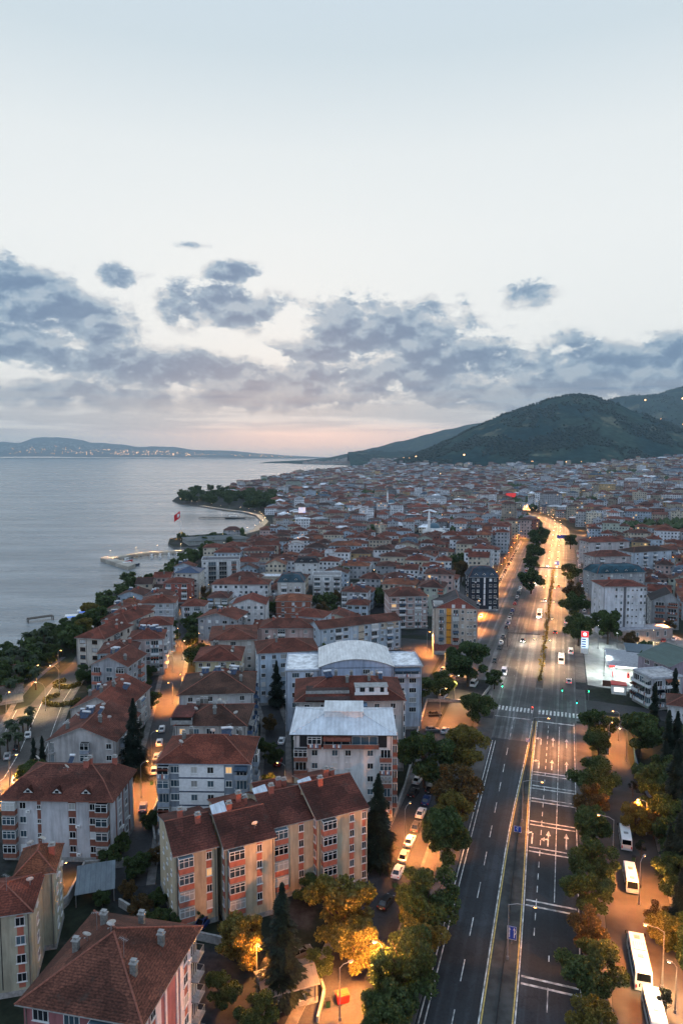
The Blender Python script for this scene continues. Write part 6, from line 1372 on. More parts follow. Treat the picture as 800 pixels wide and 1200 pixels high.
def pier(a, b, w, label):
    r = thing('pier', label, 'pier', (0, 0, 0)); d = (b - a).normalized(); n = Vector((-d.y, d.x)) * w / 2; m = MB(); m.prism([tuple(a - n), tuple(b - n), tuple(b + n), tuple(a + n)], .2, .55, bottom=True); m.obj('deck', plain('pier_timber', (.07, .06, .05), .9), r); q = MB(); k = int((b - a).length / 6)
    for i in range(k + 1):
        for sd in (-.8, .8): c = a + (b - a) * i / k + n * sd; q.tube([(c.x, c.y, -4), (c.x, c.y, .3)], .22, 6)
    struct(q.obj('pile', MATS['pier_timber'], r), 'stuff'); return r
A, B = px_line([(298, 607), (234, 606.5)]); pier(A, B, 7, 'long dark pier reaching into the bay before the park'); A, B = px_line([(62, 722), (33, 726)]); pier(A, B, 3.5, 'small dark wooden jetty at the shore on the far left')
p = at(276, 606); boat((p.x, p.y), 1.5, 26, 'dark ferry-like boat moored at the long bay pier', MATS['hull_dark'], 'boat')
fp = at(212, 633); r = thing('flagpole', 'very tall white flagpole flying a big red flag on the headland', 'flagpole', fp, 0); Hf = CH - (598 - 534) / 800 * fp.y * 1.0
m = MB(); m.tube([(0, 0, -.5), (0, 0, Hf)], [.35, .14], 8); m.obj('pole', M_PAINTW, r); m = MB(); n = 10; fw, fh = 9.5, 6.3
def fl(u, v): return (-fw * u * .62, .9 * sin(u * 6) * u, Hf - .4 - fh * v - u * 4.6)
for i in range(n): m.poly([fl(i / n, 1), fl((i + 1) / n, 1), fl((i + 1) / n, 0), fl(i / n, 0)], 0)
fg = m.obj('flag', plain('flag_red', (.55, .012, .02), .8, var=.05), r); m = MB()
def disc(cu, cv, rr, mi, dy):
    P = []
    for k in range(16): a = 2 * pi * k / 16; x, y, z = fl(cu + rr * cos(a) * fh / fw / .8, cv + rr * sin(a)); P.append((x, y + dy, z))
    m.poly(P, mi); m.poly(P[::-1], mi)
for s in (-1, 1):
    disc(.36, .5, .27, 0, .05 * s); disc(.42, .5, .21, 1, .09 * s)
    P = []
    for k in range(10): a = 2 * pi * k / 10; q = .12 if k % 2 == 0 else .05; x, y, z = fl(.58 + q * cos(a) * fh / fw, .5 + q * sin(a)); P.append((x, y + .1 * s, z))
    m.poly(P, 0); m.poly(P[::-1], 0)
m.obj('crescent_and_star', [M_PAINTW, MATS['flag_red']], fg)
x, y, w, yaw = spot_from_px((222, 634), (292, 630.5), 4.5, 34); r = thing('market_hall', 'low market hall with long teal roof on the headland beside the flag', 'hall', (x, y, 0), yaw); block(r, w, 30, 4.0, roof='hip', rise=2.2, rcol=(.03, .06, .075), metal=True, wcol=(.3, .32, .3), over=1.0); RECTS.append((x, y, w / 2, 18, yaw))
for x, y, c, n_ in [(98, 722, (.1, .25, 1), 'blue'), (112, 720, (.12, .15, 1), 'violet blue'), (122, 716, (1, .12, .1), 'red'), (84, 728, (.1, .3, 1), 'pale blue')]:
    p = at(x, y); r = thing('beach_kiosk', 'small beach kiosk with %s lit sign above the shore' % n_, 'kiosk', p, .3); m = MB(); m.box((0, 0, 1.4), (5, 4, 2.8)); m.box((0, 0, 2.9), (5.6, 4.6, .2)); m.obj('wall', M_PAINTW, r); m = MB(); m.box((0, -2.15, 2.7), (3.4, .15, .5)); m.obj('lit_sign', emis('neon_' + n_.replace(' ', '_'), c, 1.2), r)
for x, y, l in [(12, 796, 'low cream beach house with pitched roof behind the palms'), (5, 822, 'low red-lit roof at the left edge among palms')]:
    p = at(x, y); r = thing('beach_house', l, 'house', p, .5); block(r, 11, 7, 3.4, roof='gable', rise=1.6, rcol=(.2, .15, .12), wcol=CREAM, over=.5); RECTS.append((p.x, p.y, 6, 5, .5))
p = at(354, 612); r = thing('led_billboard', 'tall pink and violet lit screen standing out among the roofs', 'screen', p, 0); m = MB(); m.box((0, 0, 9), (9, .8, 19)); m.obj('frame', M_DARK, r)
ms, nt, b = newmat('screen_image'); cc = ramp(nt, noise_(nt, mapv(nt, objco(nt), (.3, .3, .22)), 1.0, 3), [(.3, (.9, .25, .5)), (.5, (.9, .7, .6)), (.62, (.35, .3, .9)), (.75, (.9, .8, .4))]); nt.links.new(cc, b.inputs['Emission Color']); b.inputs['Emission Strength'].default_value = .65
m = MB(); m.box((0, -.42, 9.5), (8.4, .06, 17)); m.obj('screen', ms, r)
p = at(598, 590); r = thing('led_billboard', 'wide red lit screen on a roof before the dark grove', 'screen', p, .1); m = MB(); m.box((0, 0, 9), (18, .8, 18)); m.obj('frame', M_DARK, r); m = MB(); m.box((0, -.45, 14), (17, .06, 7)); m.obj('screen', emis('screen_red', (1, .06, .06), .45), r)
def minaret(px, py, H, label, dome):
    p = at(px, py); r = thing('mosque', label, 'mosque', p, .4); m = MB(); m.tube([(0, 0, 0), (0, 0, H * .62), (0, 0, H * .63), (0, 0, H * .66), (0, 0, H * .67), (0, 0, H * .84), (0, 0, H)], [1.3, 1.2, 1.9, 1.9, 1.1, 1.0, .05], 10); m.obj('minaret', M_PAINTW, r, (-9, -6, 0))
    m = MB(); m.box((0, 0, 4.5), (16, 16, 9)); m.box((0, 0, 10), (12, 12, 2.4)); m.obj('prayer_hall', M_PAINTW, r); m = MB(); m.ball((0, 0, 11), (6, 6, 5.2), 0, 16, 8); m.obj('dome', dome, r); RECTS.append((p.x, p.y, 11, 11, .4))
DOME = plain('dome_lead', (.07, .13, .17), .45, .3)
minaret(508, 632, 30, 'mosque with blue-grey dome and one slender white minaret, nearer one', DOME); minaret(458, 598, 30, 'mosque with green-lit minaret and dark dome deep in the town', DOME)
# ------------------------------------------------------------------ the rest of the town
def facadenodes(nt, b, basecol):
    """rows of windows on plastered walls too far off for window meshes"""
    g = nt.nodes.new('ShaderNodeNewGeometry'); sp = N(nt, 'SeparateXYZ'); nt.links.new(g.outputs['Position'], sp.inputs[0]); sn = N(nt, 'SeparateXYZ'); nt.links.new(g.outputs['True Normal'], sn.inputs[0])
    u = math_(nt, 'SUBTRACT', math_(nt, 'MULTIPLY', sp.outputs[0], sn.outputs[1]), math_(nt, 'MULTIPLY', sp.outputs[1], sn.outputs[0]))
    us, vs = math_(nt, 'MULTIPLY', u, 1 / 2.7), math_(nt, 'MULTIPLY', sp.outputs[2], 1 / 2.9)
    fu, fv = math_(nt, 'FRACT', us), math_(nt, 'FRACT', vs)
    def band(x, a, c): return math_(nt, 'MULTIPLY', math_(nt, 'GREATER_THAN', x, a), math_(nt, 'LESS_THAN', x, c))
    cv = N(nt, 'CombineXYZ'); nt.links.new(math_(nt, 'FLOOR', us), cv.inputs[0]); nt.links.new(math_(nt, 'FLOOR', vs), cv.inputs[1]); nt.links.new(math_(nt, 'ROUND', math_(nt, 'MULTIPLY', sn.outputs[0], 3)), cv.inputs[2])
    wn = N(nt, 'TexWhiteNoise'); nt.links.new(cv.outputs[0], wn.inputs[0])
    win = math_(nt, 'MULTIPLY', band(fu, .22, .70), band(fv, .32, .80))
    win = math_(nt, 'MULTIPLY', win, math_(nt, 'GREATER_THAN', wn.outputs[0], .14))
    lit = math_(nt, 'MULTIPLY', win, math_(nt, 'GREATER_THAN', wn.outputs[0], .985))
    gc = ramp(nt, wn.outputs[0], [(.2, (.015, .02, .025)), (.6, (.05, .07, .09)), (.8, (.25, .26, .27)), (.9, (.02, .02, .025))])
    slab = band(fv, .0, .06)
    c = mixc(nt, math_(nt, 'MULTIPLY', slab, .3), basecol, (.1, .1, .1)); c = mixc(nt, win, c, gc)
    c = mixc(nt, 1.0, c, sstep(nt, noise_(nt, g.outputs['Position'], .3, 4, .6), .3, .7, .75, 1.12), 'MULTIPLY')
    nt.links.new(c, b.inputs['Base Color']); b.inputs['Roughness'].default_value = .75; b.inputs['Specular IOR Level'].default_value = .25
    b.inputs['Emission Color'].default_value = (1, .6, .25, 1); nt.links.new(math_(nt, 'MULTIPLY', lit, 1.1), b.inputs['Emission Strength'])
def facademat(col):
    key = 'facade_%d_%d_%d' % tuple(int(c * 100) for c in col)
    if key not in MATS:
        m, nt, b = newmat(key); rgb = N(nt, 'RGB'); rgb.outputs[0].default_value = (*col, 1); facadenodes(nt, b, rgb.outputs[0]); MATS[key] = m
    return MATS[key]
WALLS = [('white', (.66, .67, .69)), ('white', (.60, .62, .66)), ('cream', (.55, .49, .39)), ('beige', (.46, .39, .31)), ('pale blue', (.42, .50, .58)), ('grey', (.36, .37, .39)), ('pink', (.50, .37, .34)), ('ochre', (.48, .34, .18)), ('pale green', (.42, .47, .40)), ('brick red', (.30, .12, .09))]
ROOFC = [('red', (.155, .044, .028)), ('red', (.145, .046, .030)), ('brown', (.105, .040, .029)), ('brown', (.092, .038, .030)), ('dark brown', (.060, .031, .025)), ('orange', (.22, .078, .042)), ('grey', (.20, .21, .225)), ('slate blue', (.045, .075, .11)), ('white', (.58, .60, .62))]
def pick(tab, wts):
    return R.choices(tab, wts)[0]
def heading(x, y):
    s, t = av_inv(x, y); k = max(0, min(1, (-t - 30) / 230)); az = AZ0 * (1 - k) + radians(-7) * k
    if t > 0: az = AZ0 + .05
    return -az
def blocked(x, y, w, d, yaw, trees=True):
    p = proj((x, y, 6))
    if not (-30 < p[0] < 830): return True
    if not in_poly(x, y, LAND) or shore_d(x, y) < 16: return True
    rc = (x, y, w / 2 + .6, d / 2 + .6, yaw)
    if any(rect_clash(rc, q) for q in RECTS): return True
    s, t = av_inv(x, y); hw = max(w, d) / 2
    if s < 1150:
        lo, hi = (-30, 33) if s < 120 else (-37, 66) if s < 150 else (-37, 66) if s < 275 else (-37, 31)
        if s > 560: lo, hi = -21, 21
        if lo - hw * .8 < t < hi + hw * .8: return True
    if 85 < s < 205 and -75 < t < 0: return True
    for L, wd in STREETS:
        if line_d(x, y, L) < wd / 2 + min(w, d) / 2 + .3: return True
    px, py = proj((x, y, 0))
    if 584 < py < 600 and 200 < px < 318 or px < 266 and py < 600: return True
    if px < 300 and 618 < py < 646: return True
    if px < 262 and py < 646: return True
    if py > 770 and (px < 60): return True
    if y < 175 and px < 500 and not (118 < px < 178): return True
    if y < 130: return True
    if trees and any((x - a) ** 2 + (y - b) ** 2 < (r + min(w, d) / 2 - 1) ** 2 for a, b, r in TREEPOS if r > 2.6 and abs(y - b) < 30): return True
    return False
NUMW = {1: 'one', 2: 'two', 3: 'three', 4: 'four', 5: 'five', 6: 'six', 7: 'seven'}
auto = []
def try_lot(x, y, w, d):
    yaw = heading(x, y) + R.choice((0, 0, 0, .06, -.06))
    if blocked(x, y, w, d, yaw): return False
    RECTS.append((x, y, w / 2, d / 2, yaw)); auto.append((x, y, w, d, yaw)); return True
NMAX = 300 - len(BUILT)
y = 140.0
while y < 700 and len(auto) < NMAX * 1.0:
    row = []
    x = -.62 * y
    while x < .62 * y:
        w, d = R.uniform(12, 20), R.uniform(11, 14.5)
        if R.random() < .12: w = R.uniform(22, 30)
        row.append((x + R.uniform(-1, 1), y + R.uniform(-2.5, 2.5), w, d)); x += w + R.uniform(1.5, 5)
    for q in row: try_lot(*q)
    for _ in range(int(y * .16)):
        try_lot(R.uniform(-.58, .58) * y, y + R.uniform(-6, 6), R.uniform(9, 12.5), R.uniform(8.5, 11))
    y += R.choice((14.5, 15.5, 18.5))
auto.sort(key=lambda q: q[1]); auto = auto[:NMAX]
ymax_auto = auto[-1][1]
info = []
for (x, y, w, d, yaw) in auto:
    s, t = av_inv(x, y); wn, wc = pick(WALLS, (20, 12, 14, 9, 10, 9, 7, 4, 3, 5)); rn, rc = pick(ROOFC, (22, 16, 22, 12, 9, 7, 4, 4, 3))
    nf = (R.choice((3, 4, 4, 5)) if y < 240 else R.choice((2, 3, 3, 4))) if w > 12 else R.choice((2, 2, 3))
    if t > 20: nf = min(6, nf + R.choice((0, 1)))
    if -60 < t < 0 and y > 250: nf = R.choice((4, 5, 6))
    h = nf * 2.9 + R.uniform(-.4, .7)
    if t < -60 and rn in ('slate blue', 'white', 'grey') and R.random() < .45: rn, rc = ROOFC[0]
    style = 'hip' if rn in ('red', 'brown', 'dark brown', 'orange') else R.choice(('flat', 'gable', 'hip', 'barrel') if rn in ('white', 'grey') else ('mansard', 'hip'))
    if style == 'hip' and R.random() < .2: style = 'gable'
    chim, solar, dish = R.choice((0, 1, 1, 2, 3)), R.choice((0, 0, 1, 2, 3)), R.choice((0, 1, 2))
    near = y < 350
    root = thing('apartment_building' if nf > 2 else 'house', None, 'apartment block' if nf > 2 else 'house', (x, y, 0), yaw)
    def auto_spec(L, s_):
        n = max(2, int(L / 3.1)); it = []
        sty = R.random()
        for i in range(n):
            f = (i + .5) / n
            if sty < .65 and (i == 0 or i == n - 1) and s_ == 'front' or (sty < .3 and i == n // 2): it.append('%s %.3f 2.7' % (R.choice('bbg'), f))
            else: it.append('%s %.3f' % (R.choice('wwW'), f))
        return ';'.join(it)
    bm = R.choice((WPAN, WPAN, TERR, BRPAR, GREYR, M_CONC)); balc = {WPAN: 'white', TERR: 'terracotta', BRPAR: 'brown', GREYR: 'grey', M_CONC: 'concrete'}[bm]
    fac = {}
    if near:
        vx, vy = -x, -y; L_ = sqrt(vx * vx + vy * vy)
        for i_, sd in enumerate(SIDES):
            a = yaw + i_ * pi / 2; nx, ny = sin(a), -cos(a)
            if (nx * vx + ny * vy) / L_ > .03: fac[sd] = auto_spec(w if i_ % 2 == 0 else d, sd)
    metal = rn in ('white', 'grey', 'slate blue') and style != 'flat'
    W0, c0 = w, (0, 0)
    if style in ('hip', 'gable') and w > 13 and R.random() < .45:
        sg = R.choice((-1, 1)); w1 = w * R.uniform(.30, .42); dy = R.uniform(-.1, .12) * d; w = w - w1; c0 = (sg * w1 / 2, 0); h1 = h - R.choice((0, 1.2, 2.9, 2.9)); d1 = d * R.uniform(.78, .95)
        f1 = {k_: 'w .3;w .7' for k_ in fac if k_ != ('left' if sg > 0 else 'right')} if near else {}
        block(root, w1 - .05, d1, h1, c=(-sg * w / 2, dy), roof=R.choice(('hip', 'gable', 'flat')) , rise=R.uniform(.8, 2.2), rcol=rc, wcol=wc, over=.35, chim=R.choice((0, 1)), chs=1, fac=f1, o=dict(simple=True, bmat=R.choice((WPAN, BRPAR))), ropt=None)
        for k_ in list(fac):
            if k_ in ('front', 'back'): fac[k_] = auto_spec(w, k_)
    ro, fz = block(root, w, d, h, c=c0, roof=style, rise={'hip': R.uniform(2.0, 3.0), 'gable': R.uniform(2, 2.8), 'flat': .7, 'mansard': 2.8, 'barrel': 1.8}[style], rcol=rc, wcol=wc, metal=metal, over=R.uniform(.35, .7) if style != 'flat' else .1, chim=chim if y < 480 else min(chim, 1), chs=R.choice((0, 1)), solar=solar if style in ('hip', 'gable') and y < 480 else 0, dish=dish if y < 330 else 0,
                   fac=fac, o=dict(simple=True, bmat=bm, glz=.3), dorm=2 if style == 'mansard' else 0, ropt=dict(axis='y') if style == 'gable' and R.random() < .5 else None)
    if not near:
        wl = [c for c in root.children if c.name.startswith('wall')]
        for c in wl: c.data.materials[0] = facademat(wc)
    info.append(dict(root=root, x=x, y=y, wn=wn, rn=rn, nf=nf, style=style, chim=chim if y < 480 else min(chim, 1), solar=solar if style in ('hip', 'gable') and y < 480 else 0, balc=balc if near and any('b ' in v or 'g ' in v for v in fac.values()) else None))
k = 0
for _ in range(4000):
    if k >= 85: break
    y = R.uniform(112, 430); x = R.uniform(-.5, .02) * y if R.random() < .8 else R.uniform(.3, .5) * y
    q = (x, y, 1.6, 1.6, 0)
    s, t = av_inv(x, y)
    if -34 < t < 34 or not in_poly(x, y, LAND) or shore_d(x, y) < 4 or any(rect_clash(q, e) for e in RECTS) or any(line_d(x, y, L) < wd / 2 + 1 for L, wd in STREETS): continue
    if any((x - a) ** 2 + (y - b) ** 2 < 30 for a, b, r in TREEPOS): continue
    if 85 < s < 205 and -75 < t < 0: continue
    k += 1; TREEPOS.append((x, y, 2)); tree('green' if k % 5 else 'rust', (x, y, 0), R.uniform(5, 9), 'dark garden tree in the gap between apartment blocks', 'garden trees between the blocks', far=y > 250)
k = 0
for _ in range(3000):
    if k >= 70: break
    y = 190 * (1700 / 190) ** R.random(); x = R.uniform(-.32, .5) * y
    s, t = av_inv(x, y)
    if abs(t) < 38 or not in_poly(x, y, LAND) or shore_d(x, y) < 8 or any(rect_clash((x, y, 1.2, 1.2, 0), e) for e in RECTS): continue
    k += 1; lamp((x, y, max(0, G(x, y))), R.random() * 6, 'orange lamp glowing in a side street between the houses', R.choice((ORANGE, ORANGE, WARM)), 4200 if y < 450 else 7000 if y < 800 else 16000, 7, 1.2, group='lamps in the side streets of the town')
LANDMARK += [('the market hall', *at(255, 632).xy), ('the pink lit screen', *at(354, 612).xy), ('the nearer mosque', *at(508, 632).xy), ('the filling station', *at(715, 780).xy), ('the bay promenade', *at(312, 608).xy), ('the far mosque', *at(458, 598).xy), ('the wide overhead sign', *av(545, 6).xy), ('the red lit screen', *at(598, 590).xy), ('the bay grove', *at(305, 588).xy)]
def rel(q):
    px, py = proj((q['x'], q['y'], 8)); best = None
    for nm, lx, ly in LANDMARK:
        dd = sqrt((q['x'] - lx) ** 2 + (q['y'] - ly) ** 2)
        if best is None or dd < best[0]: best = (dd, nm, lx, ly)
    dd, nm, lx, ly = best; lpx = proj((lx, ly, 8))[0]
    if abs(px - lpx) * q['y'] / 800 > abs(q['y'] - ly): side = 'left of' if px < lpx else 'right of'
    else: side = 'behind' if q['y'] > ly else 'before'
    return ('just ' if dd < 32 else '' if dd < 75 else 'well ' if side in ('behind', 'before') else 'far ') + side + ' ' + nm, dd
RTY = {'hip': 'hip roof', 'gable': 'gable roof', 'flat': 'flat roof', 'mansard': 'mansard roof', 'barrel': 'rounded roof'}
lab = {}
for q in info:
    q['rel'], q['dd'] = rel(q); q['lv'] = 0
def mk(q, lv):
    a = '%s-storey %s block, %s %s' % (NUMW[min(7, max(1, q['nf']))], q['wn'], q['rn'], RTY[q['style']])
    ex = []
    if lv > 0: ex.append(('no chimney', 'one chimney', 'two chimneys')[min(2, q['chim'])])
    if lv > 1 and q['solar']: ex.append('solar heater')
    if lv > 1 and q['balc']: ex.append(q['balc'] + ' balconies')
    return a + (', ' + ex[-1] if ex else '') + ', ' + q['rel']
for lv in (0, 1, 2):
    by = {}
    for q in info: q['label'] = mk(q, q['lv']); by.setdefault(q['label'], []).append(q)
    for L, qs in by.items():
        if len(qs) > 1:
            for q in qs: q['lv'] = min(2, lv + 1)
by = {}
for q in info: q['label'] = mk(q, q['lv']); by.setdefault(q['label'], []).append(q)
for L, qs in by.items():
    if len(qs) > 1:
        qs.sort(key=lambda q: q['dd'])
        for i, q in enumerate(qs): q['label'] = '%s %s' % ({0: 'nearest', 1: 'second', 2: 'third', 3: 'fourth', 4: 'fifth', 5: 'sixth', 6: 'seventh', 7: 'eighth', 8: 'ninth', 9: 'tenth'}[min(9, i)], L)
for q in info:
    q['root']['label'] = q['label'] if len(q['label'].replace(',', '').split()) <= 16 else q['label'].replace(' the ', ' '); q['root']['group'] = 'houses and blocks of the town between sea and avenue' if av_inv(q['x'], q['y'])[1] < 0 else 'houses and blocks right of the avenue'
# ---- farther rows: thousands, one mesh
far = MB(); fcol = []; NC = 0
def far_house(x, y, w, d, h, yaw, wc, rc, rise, flat_, z):
    c, s = cos(yaw), sin(yaw)
    def T(a, b, q): return (x + a * c - b * s, y + a * s + b * c, z + q)
    X, D = w / 2, d / 2; p = [(-X, -D), (X, -D), (X, D), (-X, D)]
    for k in range(4):
        a, b = p[k], p[(k + 1) % 4]; far.poly([T(*a, -8 if z > 2 else -1), T(*b, -8 if z > 2 else -1), T(*b, h), T(*a, h)], 0); fcol.extend([wc] * 4)
    if flat_:
        far.poly([T(*q, h) for q in p], 1); fcol.extend([rc] * 4)
        e = [(a * .3, b * .3) for a, b in p]
        for k in range(4): far.poly([T(*e[k], h), T(*e[(k + 1) % 4], h), T(*e[(k + 1) % 4], h + 2.2), T(*e[k], h + 2.2)], 0); fcol.extend([wc] * 4)
        far.poly([T(*q, h + 2.2) for q in e], 1); fcol.extend([rc] * 4); return
    X += .5; D += .5; p = [(-X, -D, h), (X, -D, h), (X, D, h), (-X, D, h)]
    if X >= D: a, b = (-(X - D), 0, h + rise), (X - D, 0, h + rise); fs = [(p[0], p[1], b, a), (p[1], p[2], b), (p[2], p[3], a, b), (p[3], p[0], a)]
    else: a, b = (0, -(D - X), h + rise), (0, D - X, h + rise); fs = [(p[0], p[1], a), (p[1], p[2], b, a), (p[2], p[3], b), (p[3], p[0], a, b)]
    for f in fs: far.poly([T(*q) for q in f], 1); fcol.extend([rc] * len(f))
ftree = MB(); FT = []
def tuft(m, x, y, z, r, h, rnd):
    b = len(m.v); n = 6
    m.v.append((x, y, z - .5)); m.v.append((x + rnd.uniform(-.2, .2) * r, y, z + h))
    for lv, (zz, rr) in enumerate(((.3, .85), (.65, .95))):
        for k in range(n):
            a = 2 * pi * k / n + lv * .5; q = r * rr * rnd.uniform(.7, 1.2); m.v.append((x + q * cos(a), y + q * sin(a), z + h * zz * rnd.uniform(.85, 1.15)))
    for k in range(n):
        j = (k + 1) % n
        m.f += [(b, b + 2 + j, b + 2 + k), (b + 2 + k, b + 2 + j, b + 2 + n + j, b + 2 + n + k), (b + 2 + n + k, b + 2 + n + j, b + 1)]; m.m += [0, 0, 0]
y = ymax_auto - 30
while y < 5200:
    sp = 14.6 + max(0, y - 500) / 340; x = -.5 * y
    while x < .60 * y:
        w, d = R.uniform(10, 18) * (1 + max(0, y - 900) / 5200), R.uniform(9.5, 14)
        if R.random() < .10: w *= 1.8
        X, Y = x + w / 2 + R.uniform(-3, 3), y + R.uniform(-4, 4); x += w + R.uniform(1.5, 6) + y * .0012
        px = 400 + 800 * X / Y
        if px > 835 or px < 270 or (Y <= ymax_auto): continue
        if not in_poly(X, Y, LAND): continue
        if Y < 1600 and shore_d(X, Y) < 22: continue
        if Y < 1400 and any(abs(X - q[0]) < 40 and abs(Y - q[1]) < 40 and rect_clash((X, Y, w / 2, d / 2, 0), q) for q in RECTS): continue
        s, t = av_inv(X, Y)
        if s < 1150 and (-20 if s > 560 else -37) - w / 2 < t < 22 + w / 2: continue
        if Y < 700 and any(line_d(X, Y, L) < wd / 2 + 6 for L, wd in STREETS): continue
        py = 534 + CH / Y * 800
        if (583 < py < 600 and px < 318) or (px < 266 and py < 600) or (px < 262 and py < 646): continue
        g1 = interp(RG1, X * 3600 / max(Y, 2200) if Y < 3600 else X) * math.exp(-((Y - 3600) / (620 if Y < 3600 else 900)) ** 2)
        if g1 > 26 + 18 * R.random(): continue
        z = G(X, Y); 
        if z > 120: continue
        v = mnoise.noise(Vector((X / 160, Y / 160, 2.2)))
        if v < -.42 or (px > 590 and 1050 < Y < 1150 and R.random() < .7):
            for _ in range(3): tuft(ftree, X + R.uniform(-7, 7), Y + R.uniform(-7, 7), max(0, z), R.uniform(3.5, 6), R.uniform(8, 14), R)
            continue
        nf = R.choice((2, 2, 3, 3, 4)) if t < -60 else R.choice((2, 3, 4, 5, 6)); 
        if R.random() < .035: nf += 3
        wc = pick(WALLS, (24, 16, 12, 9, 8, 8, 6, 3, 2, 4))[1]; rc = pick(ROOFC, (20, 14, 20, 12, 12, 5, 7, 5, 6) if px < 600 else (14, 10, 18, 12, 12, 3, 14, 9, 9))[1]; q = R.uniform(.5, 1.2)
        far_house(X, Y, w, d, nf * 2.9, heading(X, Y) + R.choice((0, 0, .2, -.15, .5)), tuple(c * q for c in wc), (rc[0] * q * 1.08, rc[1] * q, rc[2] * q) if rc[0] > rc[2] * 1.5 else tuple(c * q for c in rc), R.uniform(1.6, 3.6), R.random() < (.18 if px < 600 else .3), max(0, z))
        if R.random() < .55: tuft(ftree, X + w / 2 + 2, Y - d / 2 - 1, max(0, z), R.uniform(2, 4), R.uniform(6, 11), R)
    y += sp
m1, nt, b = newmat('far_wall'); at_ = N(nt, 'VertexColor'); at_.layer_name = 'paint'; facadenodes(nt, b, at_.outputs[0])
m2, nt, b = newmat('far_roof'); at_ = N(nt, 'VertexColor'); at_.layer_name = 'paint'
nt.links.new(mixc(nt, 1.0, at_.outputs[0], sstep(nt, noise_(nt, geopos(nt), .25, 5, .65), .3, .7, .6, 1.35), 'MULTIPLY'), b.inputs['Base Color']); b.inputs['Roughness'].default_value = .85
def far_build(name):
    me = far.mesh(name, [m1, m2]); ca = me.color_attributes.new('paint', 'FLOAT_COLOR', 'CORNER'); buf = []
    for c in fcol: buf.extend((*c, 1.0))
    ca.data.foreach_set('color', buf); return struct(link(name, me), 'stuff')
far_build('distant_houses'); struct(ftree.obj('distant_trees', M_LEAF), 'stuff')
# ---- forest on the hills, villages and lights far away
fo = MB(); rnd = random.Random(3); n = 0
M_FOREST = leafmat('forest_crowns', (.016, .044, .046), (.026, .056, .050), (.012, .034, .038))
while n < 12000:
    Y = rnd.uniform(2500, 5200) if rnd.random() < .8 else rnd.uniform(5200, 6900); X = rnd.uniform(.02, .62) * Y
    z = G(X, Y)
    if z < 40: continue
    v = mnoise.fractal(Vector((X / 260, Y / 260, 5)), 1.0, 2.0, 3)
    if v < -.05 + .25 * rnd.random(): continue
    r = rnd.uniform(4, 8); tuft(fo, X, Y, z, r, r * rnd.uniform(1.3, 2.0), rnd); n += 1
struct(fo.obj('forest', M_FOREST), 'stuff')
far = MB(); fcol = []
for _ in range(520):
    X = rnd.uniform(-11500, -1200); Y = 21300 + rnd.uniform(0, 900); far_house(X, Y, rnd.uniform(25, 90), 40, rnd.uniform(12, 40), 0, (.5, .48, .45), (.3, .2, .17), 4, True, max(0, G4(X, Y)))
for _ in range(420):
    Y = rnd.uniform(5600, 8000); X = rnd.uniform(-.055, .06) * Y
    if in_poly(X, Y, LAND): far_house(X, Y, rnd.uniform(14, 40), 16, rnd.uniform(8, 16), rnd.random(), (.5, .48, .45), (.24, .12, .09), 3, False, max(0, G3(X, Y)))
far_build('village_houses')
lb = MB()
for _ in range(260):
    X = rnd.choice((rnd.uniform(-11000, -1500), rnd.gauss(-6800, 1300))); Y = 21000 + rnd.uniform(0, 800); lb.ball((X, Y, max(0, G4(X, Y)) + rnd.uniform(8, 45)), rnd.uniform(4, 11), 0, 6, 4)
for _ in range(70):
    Y = rnd.uniform(1500, 4800); X = rnd.uniform(.05, .52) * Y; z = G(X, Y)
    if in_poly(X, Y, LAND) and z < 60: lb.ball((X, Y, max(0, z) + 13), rnd.uniform(.5, 1.1) * Y / 2200, 0, 6, 4)
for px, py, D in [(771, 493, 5400), (790, 500, 5200), (797, 493, 5300), (543, 533, 3000), (487, 533, 3300), (752, 484, 5800), (795, 480, 5700)]:
    X = (px - 400) / 800 * D; lb.ball((X, D, G(X, D) + 10), 4 * D / 4000, 0, 6, 4)
struct(lb.obj('distant_lights', emis('far_lamp', (1, .5, .2), 9)), 'stuff')
# ------------------------------------------------------------------ sky, light, haze, camera
w = bpy.data.worlds.new('World'); sc.world = w; w.use_nodes = True; nt = w.node_tree; nt.nodes.clear()
out = nt.nodes.new('ShaderNodeOutputWorld'); bg = nt.nodes.new('ShaderNodeBackground'); nt.links.new(bg.outputs[0], out.inputs[0])
SUN_EL, SUN_AZ = radians(3.0), radians(-6)
tc = nt.nodes.new('ShaderNodeTexCoord'); sp = N(nt, 'SeparateXYZ'); nt.links.new(tc.outputs['Generated'], sp.inputs[0])
az = math_(nt, 'ARCTAN2', sp.outputs[0], sp.outputs[1]); el = math_(nt, 'ARCSINE', sp.outputs[2])
def ae(px, py): d = ray(px, py); return atan2(d.x, d.y), atan2(d.z, sqrt(d.x ** 2 + d.y ** 2))
e_ = lambda y: max(0, min(1, (ae(400, y)[1]) / (pi / 2)))
base = ramp(nt, math_(nt, 'DIVIDE', el, pi / 2, clamp=True), [(0, (1.55, 1.46, 1.34)), (e_(512), (1.32, 1.28, 1.20)), (e_(490), (.98, .98, .95)), (e_(440), (.94, .95, .93)), (e_(280), (.90, .92, .91)), (e_(180), (.83, .87, .875)), (e_(60), (.65, .74, .79)), (.46, (.58, .70, .82)), (.7, (.54, .70, .92)), (1, (.50, .67, .95))])
back = ramp(nt, math_(nt, 'DIVIDE', el, pi / 2, clamp=True), [(0, (.60, .68, .82)), (.15, (.84, .98, 1.2)), (.5, (.70, .90, 1.2)), (1, (.50, .67, .95))])
cosaz = math_(nt, 'COSINE', az); kb = sstep(nt, cosaz, -.3, .8)
sky = mixc(nt, kb, back, base)
